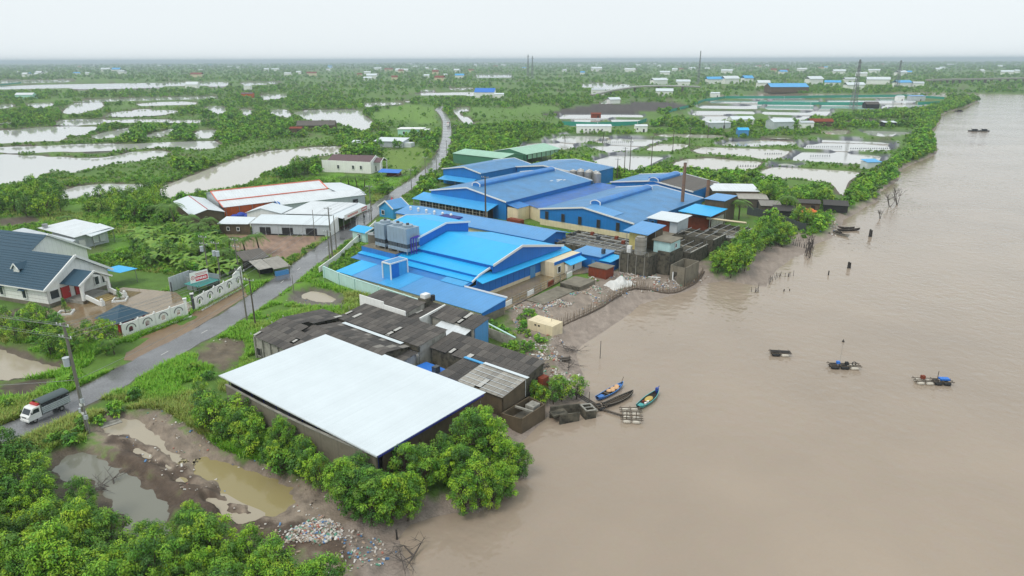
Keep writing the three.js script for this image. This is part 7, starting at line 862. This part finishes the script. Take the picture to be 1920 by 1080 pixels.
[[330, 428, 1.55, 'large coconut palm left of the white shed'], [300, 415, 1.1, 'coconut palm behind the large one by the white shed'], [352, 440, 1.15, 'coconut palm in front of the large one by the white shed'], [375, 452, 1.05, 'coconut palm near the grey annex corner'], [398, 440, 1.05, 'coconut palm beside the grey annex wall'], [432, 480, 0.95, 'low coconut palm above the transformer poles'], [462, 482, 1.05, 'left of the two low palms on the earth yard'], [488, 478, 1.15, 'right of the two low palms on the earth yard'], [420, 500, 0.9, 'small palm behind the roadside stall'], [130, 432, 0.9, 'small palm in the meadow behind the neighbour house'], [655, 352, 1.0, 'first palm of the four behind the low warehouse'], [670, 354, 1.05, 'second palm of the four behind the low warehouse'], [684, 356, 1.0, 'third palm of the four behind the low warehouse'], [640, 350, 0.8, 'smallest palm of the four behind the low warehouse'], [665, 398, 0.5, 'palm shrub beside the motorbike shop'], [1385, 412, 1.3, 'palm beside the black fence of the huts'], [1470, 404, 1.3, 'palm among the village huts'], [1130, 268, 1.4, 'palm beside the long white pond house'], [1060, 262, 1.2, 'palm left of the long white pond house'], [1375, 262, 1.1, 'palm beside the little blue pond hut'], [1495, 250, 1.2, 'palm near the white pond shed'], [215, 665, 0.6, 'small palm at the roadside below the pavilion']].forEach(([x, y, s, l], i) => { const c = G(x, y); copyOf(palmP[i % 3], [c.x, landH(c.x, c.z) - 0.1, c.z], rr(0, 6), l).scale.setScalar(s); });
scene.children.filter((o) => o.name.startsWith('coconut_palm')).forEach((o) => { o.userData.category = 'palm tree'; o.userData.group = 'coconut palms'; });
{ const zones = [['255,450 320,430 395,440 410,470 440,520 400,520 330,505 280,500', 120, 'banana plant in the lush strip behind the villa', 'bananas behind the villa'], ['535,385 600,380 610,392 560,402 530,398', 14, 'banana plant between the low warehouse and the white shop', 'bananas behind the shop']]; for (const [s, n, l, gr] of zones) { const r = region(plan(s)); for (let i = 0, t = 0; i < n && t < 2000; t++) { const x = rr(r.box[0], r.box[2]), z = rr(r.box[1], r.box[3]); if (sdf(r, x, z) > 0 || !free(x, z, 0.3)) continue; const o = copyOf(banP[i % 3], [x, landH(x, z), z], rr(0, 6)); o.scale.setScalar(rr(1.1, 1.8)); o.userData = { label: l, category: 'banana plant', group: gr }; i++; } } }
// hedges in the villa's planters, potted shrubs
for (const [x0, y0, x1, y1, l] of [[240, 638, 352, 598, 'clipped hedge in the planter of the near arched wall'], [372, 586, 458, 541, 'clipped hedge in the planter of the far arched wall']]) { const a = G(x0, y0), b = G(x1, y1), L = []; for (let i = 0; i < 34; i++) { const t = i / 33; L.push([(b.x - a.x) * t, 0.35 + rr(0, 0.15), (b.z - a.z) * t, rr(0.35, 0.5)]); } const o = thing('hedge', l, 'hedge', [a.x, LAND, a.z]); part('foliage', leafCloud(L, 46, 0.16, leafTones.slice(0, 3)), leafM, o); part('stems', join(L.filter((_, i) => i % 3 === 0).map(([x, y, z]) => bar(V(x, -0.2, z), V(x, y, z), 0.03, 4))), barkM, o); }
for (const [x, y, s, l] of [[124, 590, 1.0, 'conical shrub in a white kerbed bed before the villa'], [226, 565, 0.9, 'shrub in a white kerbed bed beside the villa steps']]) { const c = G(x, y), o = thing('garden_bed', l, 'shrub', [c.x, LAND + 0.28, c.z], 0.3); part('kerb', [bx(2.6, 0.35, 0.2, 0, 0, 1.2), bx(2.6, 0.35, 0.2, 0, 0, -1.2), bx(0.2, 0.35, 2.2, 1.2, 0, 0), bx(0.2, 0.35, 2.2, -1.2, 0, 0)], M.white, o); const L = []; for (let i = 0; i < 9; i++) L.push([rr(-0.5, 0.5) * (1 - i / 10), 0.6 + i * 0.3 * s, rr(-0.5, 0.5) * (1 - i / 10), 0.65 * (1 - i / 13)]); part('foliage', leafCloud(L, 90, 0.2, leafTones.slice(2, 5)), leafM, o); part('stem', bar(V(0, 0, 0), V(0, 2.4 * s, 0), 0.07), barkM, o); }
// ---------------------------------------------------------------- grass
seed = 2024;
{ const out = { pos: [], nor: [], col: [], idx: [] }; for (let i = 0; i < 9; i++) { const a = rr(0, 6.3), l = rr(0.35, 0.8), r = rr(0, 0.32), x = Math.cos(i * 2.4) * r, z = Math.sin(i * 2.4) * r, w = 0.05, q = out.pos.length / 3, dx = Math.cos(a), dz = Math.sin(a), v = rr(0.75, 1.25); out.pos.push(x - dz * w, 0, z + dx * w, x + dz * w, 0, z - dx * w, x + dx * l * 0.55, l, z + dz * l * 0.55); for (let k = 0; k < 3; k++) { out.nor.push(dx * 0.3, 0.9, dz * 0.3); out.col.push(v, v, v); } out.idx.push(q, q + 1, q + 2); }
  const g = new THREE.BufferGeometry(); g.setAttribute('position', new THREE.Float32BufferAttribute(out.pos, 3)); g.setAttribute('color', new THREE.Float32BufferAttribute(out.col, 3)); g.setIndex(out.idx); g.computeVertexNormals();
  const pts = []; for (let t = 0; t < 160000 && pts.length < 46000; t++) { const px = rr(-60, 900), py = 330 + 560 * Math.pow(rnd(), 0.9), p = G(px, py); const h = landH(p.x, p.z); if (h < 0.95 || here.road < ROADW / 2 + 0.35 || here.river < 4 || here.pond < 1.3) continue; const rough = fbm(p.x * 0.15, p.z * 0.15, 3); if (rough < 0.36) continue; let bad = false; for (const q of dirtAndShade) if (sdf(q.r, p.x, p.z, 1) < 0.6) { bad = true; break; } if (bad || !free(p.x, p.z, 0.2)) continue; pts.push([p.x, h, p.z, rough]); }
  const im = new THREE.InstancedMesh(g, leafM, pts.length), m = new THREE.Matrix4(), q = new THREE.Quaternion(), c = new THREE.Color(), Y = V(0, 1, 0); pts.forEach(([x, h, z, r], i) => { q.setFromAxisAngle(Y, rr(0, 6.3)); const s = rr(0.5, 1.15) * (0.6 + r); m.compose(V(x, h - 0.03, z), q, V(s * 1.3, s * 0.85, s * 1.3)); im.setMatrixAt(i, m); const d = fbm(x * 0.06 + 7, z * 0.06, 3), dry = sstep(0.5, 0.68, d); im.setColorAt(i, c.setRGB(mix(0.17, 0.26, dry) * rr(0.8, 1.2), mix(0.38, 0.33, dry) * rr(0.85, 1.15), mix(0.015, 0.06, dry))); });
  im.name = 'grass'; im.userData = { kind: 'stuff', label: 'bright green grass on the verges and plots', category: 'grass' }; im.castShadow = im.receiveShadow = true; scene.add(im); }
// dead branches
function snag(px, py, h, label, spread, n, y = 0) { const c = G(px, py, y), o = thing('dead_tree', label, 'dead tree', [c.x, y, c.z]); const m = std([0.09, 0.075, 0.065], 0.9), gs = []; for (let i = 0; i < n; i++) { const a = rr(0, 6.3), p = V(Math.cos(a) * spread * 0.35, h * rr(0.35, 0.6), Math.sin(a) * spread * 0.35); gs.push(bar(V(0, -0.4, 0), p, 0.12, 5, 0.06)); for (let k = 0; k < 5; k++) { const e = p.clone().add(V(rr(-0.5, 0.5) * spread, rr(0.15, 0.5) * h, rr(-0.5, 0.5) * spread)); gs.push(bar(p, e, 0.055, 4, 0.02)); for (let j = 0; j < 3; j++) gs.push(bar(p.clone().lerp(e, 0.6), e.clone().add(V(rr(-0.25, 0.25) * spread, rr(-0.1, 0.3) * h * 0.5, rr(-0.25, 0.25) * spread)), 0.025, 3, 0.01)); } } part('branches', gs.slice(1), m, o); part('trunk', gs[0], m, o); return o; }
snag(1668, 388, 5.5, 'bare tree standing in the river off the dike, left one', 3.5, 4); snag(1682, 384, 6, 'bare leaning tree standing in the river off the dike, right one', 4, 4); snag(1650, 410, 3, 'small bare bush in the river in front of the bare trees', 1.6, 3);
for (const [x, y, l] of [[775, 1040, 'fallen bare branches half in the water at the bottom'], [215, 915, 'tangle of bare branches lying in the grey creek'], [1062, 690, 'driftwood branches stranded on the mud by the long dark shed'], [1075, 655, 'driftwood pile at the end of the bamboo fence']]) { const o = snag(x, y, 2.0, l, 4.5, 4, 0.4); o.scale.y = 0.35; }
// ---------------------------------------------------------------- huts on the bank and around the shrimp ponds
seed = 880;
function hut(name, label, px, py, w, h, d, deg, roofM, wallM, o = {}) { const c = G(px, py), t = thing(name, label, o.cat || 'hut', [c.x, LAND, c.z], -deg * D2R, o.group); const e = h, r = h + (o.rise ?? w * 0.12); part('wall', bx(w, h, d), wallM, t);
  if (o.mono) part('roof', slab([V(-w / 2 - 0.3, e + 0.05, d / 2 + 0.3), V(w / 2 + 0.3, e + 0.05, d / 2 + 0.3), V(w / 2 + 0.3, e + 0.8, -d / 2 - 0.3), V(-w / 2 - 0.3, e + 0.8, -d / 2 - 0.3)], 0.1), roofM, t);
  else { part('roof_slope', slab([V(-w / 2 - 0.3, e, d / 2 + 0.4), V(w / 2 + 0.3, e, d / 2 + 0.4), V(w / 2 + 0.3, r, 0), V(-w / 2 - 0.3, r, 0)], 0.1), roofM, t); part('roof_slope', slab([V(-w / 2 - 0.3, r, 0), V(w / 2 + 0.3, r, 0), V(w / 2 + 0.3, e, -d / 2 - 0.4), V(-w / 2 - 0.3, e, -d / 2 - 0.4)], 0.1), roofM, t); for (const s of [-1, 1]) part('gable', slab([V(s * w / 2, e - 0.05, d / 2), V(s * w / 2, e - 0.05, -d / 2), V(s * w / 2, r - 0.1, 0)], 0.08), wallM, t); }
  if (o.door !== false) part('door', bx(Math.min(1.2, w * 0.25), Math.min(2.1, h * 0.75), 0.1, w * (o.door ?? 0.2), 0, d / 2 + 0.03), M.dark, t); for (let i = 0; i < (o.wins ?? 0); i++) part('window', bx(0.9, 1, 0.08, -w * 0.35 + i * w * 0.7 / Math.max(1, o.wins), h * 0.4, d / 2 + 0.03), M.glass, t); blocked.push(region([[c.x - w / 2, c.z - d], [c.x + w / 2, c.z - d], [c.x + w / 2, c.z + d], [c.x - w / 2, c.z + d]])); return t; }
const H = hut;
H('hut', 'long white walled pond house with small windows', 1113, 249, 23, 4.6, 7, 3, M.whiteSheet, M.whitewash, { wins: 6, mono: true }); H('hut', 'small white pond hut with an open dark front', 1201, 247, 8, 4, 6, 0, M.paleSheet, M.whitewash, { wins: 1 }); H('hut', 'little blue roofed hut with a dark doorway among the shrimp ponds', 1391, 256, 6.5, 4.2, 5, 0, M.blueNew, M.blueLow, { rise: 1.4 }); H('hut', 'blue roofed pump hut at the pond corner near the river dike', 1631, 317, 6.5, 3.4, 5, -8, M.blueCyan, M.paleSheet, { mono: true }); H('shed', 'white gabled shed with grey walls beside the shrimp ponds', 1461, 241, 16, 5, 10, -12, M.whiteSheet, M.greySheet, { cat: 'shed' }); H('shed', 'flat grey shed near the small palms by the ponds', 1345, 240, 16, 4, 8, -8, M.paleSheet, M.greySheet, { cat: 'shed', mono: true }); H('shed', 'wide white roof half hidden by trees beside the ponds', 1388, 233, 17, 4, 10, -6, M.whiteSheet, M.whitewash, { cat: 'shed' }); H('hut', 'pale hut with a brown roof behind the ponds', 1510, 240, 9, 4, 7, 5, M.greySheet, M.whitewash); H('hut', 'red roofed low building behind the far ponds', 1537, 236, 16, 3.4, 8, 6, M.rust, M.brownWall, { cat: 'building' }); H('hut', 'tiny white roofed shelter beside the muddy field', 1665, 237, 9, 3, 5, 0, M.whiteSheet, M.dark, { mono: true });
H('shed', 'grey blue shed on the far pond farm near the river point', 1717, 189, 17, 5.5, 8, 0, M.blueLow, M.greySheet, { cat: 'shed', mono: true }); H('hut', 'white hut beside the shed on the far pond farm', 1686, 189, 8, 5, 6, 0, M.whiteSheet, M.whitewash); H('hut', 'white roofed hut on the green netted pond farm', 1340, 182, 11, 5, 8, 0, M.whiteSheet, M.whitewash); H('hut', 'red shed in the middle of the lined ponds', 1117, 221, 8, 3.4, 5, 0, M.rust, M.rust); H('hut', 'dark tent roofed shelter by the far dike', 1632, 203, 13, 4, 8, 0, M.asbestos[0], M.dark, { rise: 2.5 });
H('large_shed', 'far blue roofed industrial shed beyond the ponds', 1473, 173, 55, 8, 30, 2, M.blueCyan, M.brownWall, { cat: 'shed', rise: 5 }); H('large_shed', 'far bright blue roof beside the bend of the road', 910, 183, 26, 7, 14, 8, M.tarp, M.whitewash, { cat: 'shed', rise: 5 }); H('white_house', 'far white house right of the bright blue roof', 936, 184, 12, 5, 9, 0, M.whiteSheet, M.whitewash, { cat: 'house' }); H('white_house', 'far white block house where the bridge begins', 1121, 178, 18, 7, 9, 0, M.greySheet, M.whitewash, { cat: 'house', wins: 2 }); H('white_house', 'far tall white narrow house left of the road', 466, 173, 10, 10, 9, 0, M.whiteSheet, M.whitewash, { cat: 'house', mono: true }); H('hut', 'far orange walled hut on the pond dike', 465, 183, 15, 5, 8, 0, M.tileRoof, M.orange); H('hut', 'far mint hut among the trees on the left', 50, 185, 22, 5, 10, -4, M.paleSheet, M.mintWall); H('hut', 'far white roofed hut standing on the pond dike', 362, 165, 22, 6, 12, 0, M.paleSheet, M.whitewash, { rise: 5 }); H('hut', 'dark thatched roof hidden in the trees left of the mint house', 595, 244, 26, 3.6, 9, -4, M.asbestos[2], M.brownWall); H('hut', 'tiny red roof among trees left of the dark thatched one', 557, 249, 8, 3.2, 6, 0, M.rust, M.brownWall); H('hut', 'white roofed hut with umbrellas below the trees', 677, 276, 8, 3, 6, 10, M.whiteSheet, M.whitewash);
H('village_hut', 'long flat pale roof beside the boiler house', 1372, 377, 15, 4.4, 10, 6, M.paleSheet, M.brownWall, { mono: true }); H('village_hut', 'beige sheet roof among the palms by the black fence', 1408, 386, 9, 3, 7, 10, M.sheetGrey[2], M.plank, { mono: true }); H('village_hut', 'small dark gabled hut above the orange tarpaulin', 1513, 394, 6.5, 2.8, 5, 15, M.asbestos[1], M.brownWall); H('village_hut', 'low dark shack at the end of the river dike', 1565, 395, 7, 2.2, 5, 20, M.asbestos[3], M.dark, { mono: true }); H('village_hut', 'black sheet shack beside the fence', 1470, 408, 6, 2.6, 5, 10, M.asbestos[3], M.dark, { mono: true }); H('village_hut', 'low grey shack in front of the palm', 1442, 397, 6, 2.4, 5, 10, M.sheetGrey[1], M.plank, { mono: true });
{ const c = G(1516, 400), o = thing('orange_tarpaulin', 'heap of bright orange sheeting beside the dark hut', 'tarpaulin', [c.x, LAND, c.z]); const m = std([0.7, 0.14, 0.03], 0.6); for (let i = 0; i < 5; i++) part('fold', new THREE.SphereGeometry(0.9, 10, 7).scale(1.2, 0.7, 0.9).translate(i * 0.8 - 1.6, 0.5 + (i % 2) * 0.4, rr(-0.5, 0.5)), m, o); }
{ const L = pxs('1400,402 1430,408 1460,418 1490,430 1510,436').map(([x, y]) => G(x, y)), o = thing('black_fence', 'black sheet fence between the bank bushes and the village huts', 'fence', [L[0].x, LAND, L[0].z]); for (let i = 0; i < 4; i++) for (let k = 0; k < 3; k++) { const a = L[i].clone().lerp(L[i + 1], k / 3).sub(L[0]), b = L[i].clone().lerp(L[i + 1], (k + 0.97) / 3).sub(L[0]); part('sheet_panel', slab([V(a.x, -0.6, a.z), V(b.x, -0.6, b.z), V(b.x, 2.6 + rr(-0.2, 0.2), b.z), V(a.x, 2.6 + rr(-0.2, 0.2), a.z)], 0.08), M.darkSteel, o); } }
// green net screens round the pond farms
for (const [s, l] of [['1250,212 1290,202 1320,190 1360,184 1470,184 1600,182 1700,181 1770,186', 'green net screen along the back of the far pond farm'], ['1050,234 1120,236 1195,234 1212,228', 'green net screen before the lined ponds'], ['1420,195 1520,196 1640,196', 'green net screen across the middle of the far pond farm'], ['1720,196 1775,194', 'green net screen at the river end of the pond farm'], ['0,160 40,156', 'turquoise net screen by the far left pond']]) { const L = pxs(s).map(([x, y]) => G(x, y)), o = thing('net_screen', l, 'screen', [L[0].x, LAND, L[0].z]); for (let i = 0; i + 1 < L.length; i++) { const a = L[i].clone().sub(L[0]), b = L[i + 1].clone().sub(L[0]); part('net_panel', slab([V(a.x, -0.5, a.z), V(b.x, -0.5, b.z), V(b.x, 2.6, b.z), V(a.x, 2.6, a.z)], 0.1), std([0.03, 0.3, 0.22], 0.7), o); part('post', bar(V(a.x, -0.5, a.z), V(a.x, 3, a.z), 0.12, 5), M.white, o); } }
// pond posts and aerators
for (const [x, y, n, l] of [[1540, 293, 9, 'row of pond posts in the lined pond below the aerators'], [1530, 276, 26, 'row of paddle aerator floats across the lined pond'], [1640, 279, 22, 'row of paddle aerator floats near the dike corner'], [1405, 312, 9, 'row of small pond posts in the brown pond'], [1160, 267, 16, 'row of aerator floats across the grey lined pond'], [1452, 289, 8, 'row of aerator floats in the pond near the ladder']]) { const c = G(x, y, 0.5), o = thing('aerator_row', l, 'aerator', [c.x, 0.45, c.z]); for (let i = 0; i < n; i++) part('float', [bx(0.5, 0.35, 0.35, 0, 0, 0), cyl(0.07, 0.9, 0, 0, 0, 5)], M.darkSteel, o).position.set(-n * 0.6 + i * 1.2, 0, rr(-0.2, 0.2)); }
// ---------------------------------------------------------------- pylons, mast, bridge
function pylon(px, py, H, w, label, arms) { const c = G(px, py), o = thing('pylon', label, 'pylon', [c.x, LAND, c.z], 0.4); const m = std([0.2, 0.22, 0.23], 0.6), P = (h) => mix(w, w * 0.16, Math.pow(h / H, 0.8)), C = (h, k) => { const r = P(h), a = Math.PI / 4 + k * Math.PI / 2; return V(Math.cos(a) * r, h, Math.sin(a) * r); }; const n = 11, legs = [], br = []; for (let k = 0; k < 4; k++) { for (let i = 0; i < n; i++) { const a = H * i / n, b = H * (i + 1) / n; legs.push(bar(C(a, k), C(b, k), 0.28, 5)); br.push(bar(C(a, k), C(b, k + 1), 0.14, 4), bar(C(a, k + 1), C(b, k), 0.14, 4), bar(C(b, k), C(b, k + 1), 0.14, 4)); } } part('legs', legs, m, o); part('bracing', br, m, o); for (const [h, L] of arms) part('cross_arm', [beam(V(-L, h, 0), V(L, h, 0), 0.4, 0.5), bar(V(-L, h, 0), V(0, h + 2.4, 0), 0.15, 4), bar(V(L, h, 0), V(0, h + 2.4, 0), 0.15, 4)], m, o); }
pylon(1599, 206, 46, 3.6, 'nearer lattice pylon behind the shrimp ponds', [[43, 2.2], [38, 2.2]]); pylon(1681, 166, 44, 4.5, 'farther lattice pylon beyond the river bend', [[40, 7], [34, 8], [28, 7]]); pylon(990, 146, 60, 4, 'left of two faint far masts on the horizon', [[55, 4]]); pylon(998, 147, 56, 4, 'right of two faint far masts on the horizon', [[50, 4]]); pylon(1309, 158, 62, 3, 'slim far mast standing right of the bridge', []);
{ const L = pxs('1110,178 1145,170 1190,163 1235,161 1280,162 1310,163.5').map(([x, y], i) => G(x, y, [5, 8, 11, 12, 11, 9][i])), o = thing('bridge', 'pale road bridge arching over the far creek', 'bridge', [L[0].x, 0, L[0].z]); for (let i = 0; i < 5; i++) { const a = L[i].clone().sub(V(L[0].x, 0, L[0].z)), b = L[i + 1].clone().sub(V(L[0].x, 0, L[0].z)); part('deck', beam(a, b, 9, 1.6), M.oldWall, o); part('parapet', beam(a.clone().add(V(0, 1.2, 4.5)), b.clone().add(V(0, 1.2, 4.5)), 0.4, 1), M.white, o); part('pier', bx(2, a.y, 5, a.x, 0, a.z), M.concrete, o); } }
{ const L = pxs('1740,150 1800,148.5 1860,147.5 1935,146').map(([x, y]) => G(x, y, 9)), o = thing('causeway', 'long far causeway on piers at the right edge', 'bridge', [L[0].x, 0, L[0].z]); for (let i = 0; i < 3; i++) { const a = L[i].clone().sub(V(L[0].x, 0, L[0].z)), b = L[i + 1].clone().sub(V(L[0].x, 0, L[0].z)); part('deck', beam(a, b, 10, 3), M.oldWall, o); for (let k = 0; k < 5; k++) { const q = a.clone().lerp(b, k / 5); part('pier', bx(3, 8, 5, q.x, 0, q.z), M.concrete, o); } } }
// ---------------------------------------------------------------- far houses, each on its own
seed = 515;
{ const proto = ['whiteSheet', 'paleSheet', 'rust', 'blueCyan', 'greySheet'].map((k) => { const o = new THREE.Group(); o.name = 'far_house'; part('wall', bx(12, 5, 8), k === 'rust' ? M.cream : M.whitewash, o); part('roof', join([slab([V(-6.5, 5, 4.6), V(6.5, 5, 4.6), V(6.5, 7.6, 0), V(-6.5, 7.6, 0)], 0.1), slab([V(-6.5, 7.6, 0), V(6.5, 7.6, 0), V(6.5, 5, -4.6), V(-6.5, 5, -4.6)], 0.1)]), M[k], o); return o; });
  const band = (y) => y < 128 ? 'along the hazy horizon' : y < 142 ? 'in the far belt of trees' : 'among the trees of the middle distance'; const zone = (x) => x < 480 ? 'at the left' : x < 960 ? 'left of centre' : x < 1440 ? 'right of centre' : 'at the right'; const colour = ['white roofed', 'pale roofed', 'rust red roofed', 'blue roofed', 'grey roofed'];
  const put = (x, y, k, s) => { const c = G(x, y); landH(c.x, c.z, false); if (here.river < 5 || here.pond < 4 || here.lined < 4) return; const o = copyOf(proto[k], [c.x, LAND, c.z], rr(-0.5, 0.5)); o.scale.set(s * rr(0.8, 1.8), s, s); o.userData = { label: `${colour[k]} house ${band(y)} ${zone(x)}`, category: 'house', group: `${colour[k]} houses ${band(y)} ${zone(x)}` }; };
  for (const [x, y, k, s] of [[517, 133, 0, 1.6], [540, 141, 0, 1.2], [585, 142, 2, 1.6], [615, 133, 0, 1.3], [675, 143, 2, 1.2], [698, 148, 0, 1.8], [740, 150, 2, 1.4], [690, 151, 0, 1.2], [800, 146, 0, 1.3], [825, 152, 2, 1.6], [862, 147, 3, 1.6], [905, 144, 3, 1.5], [940, 146, 0, 1.5], [220, 136, 3, 2.6], [200, 134, 0, 2.2], [1118, 134, 0, 2.4], [1092, 140, 3, 1.4], [1235, 158, 0, 1.6], [1280, 160, 0, 1.4], [1340, 157, 3, 1.8], [1368, 157, 0, 2], [1400, 156, 3, 2], [1430, 164, 0, 1.6], [1525, 158, 0, 2], [1560, 162, 3, 1.4], [1592, 155, 4, 1.4], [1600, 168, 0, 1.5], [1645, 158, 0, 1.8], [1690, 163, 3, 1.5], [1720, 163, 4, 1.2], [1758, 134, 0, 1.8], [370, 145, 2, 1.8], [1245, 180, 0, 1.3], [1150, 194, 0, 0.9]]) put(x, y, k, s);
  for (let i = 0; i < 120; i++) put(rr(0, 1920), 118.5 + 26 * Math.pow(rnd(), 1.5), Math.floor(Math.pow(rnd(), 1.8) * 5), rr(1.1, 2.0)); }
renderer.render(scene, camera);
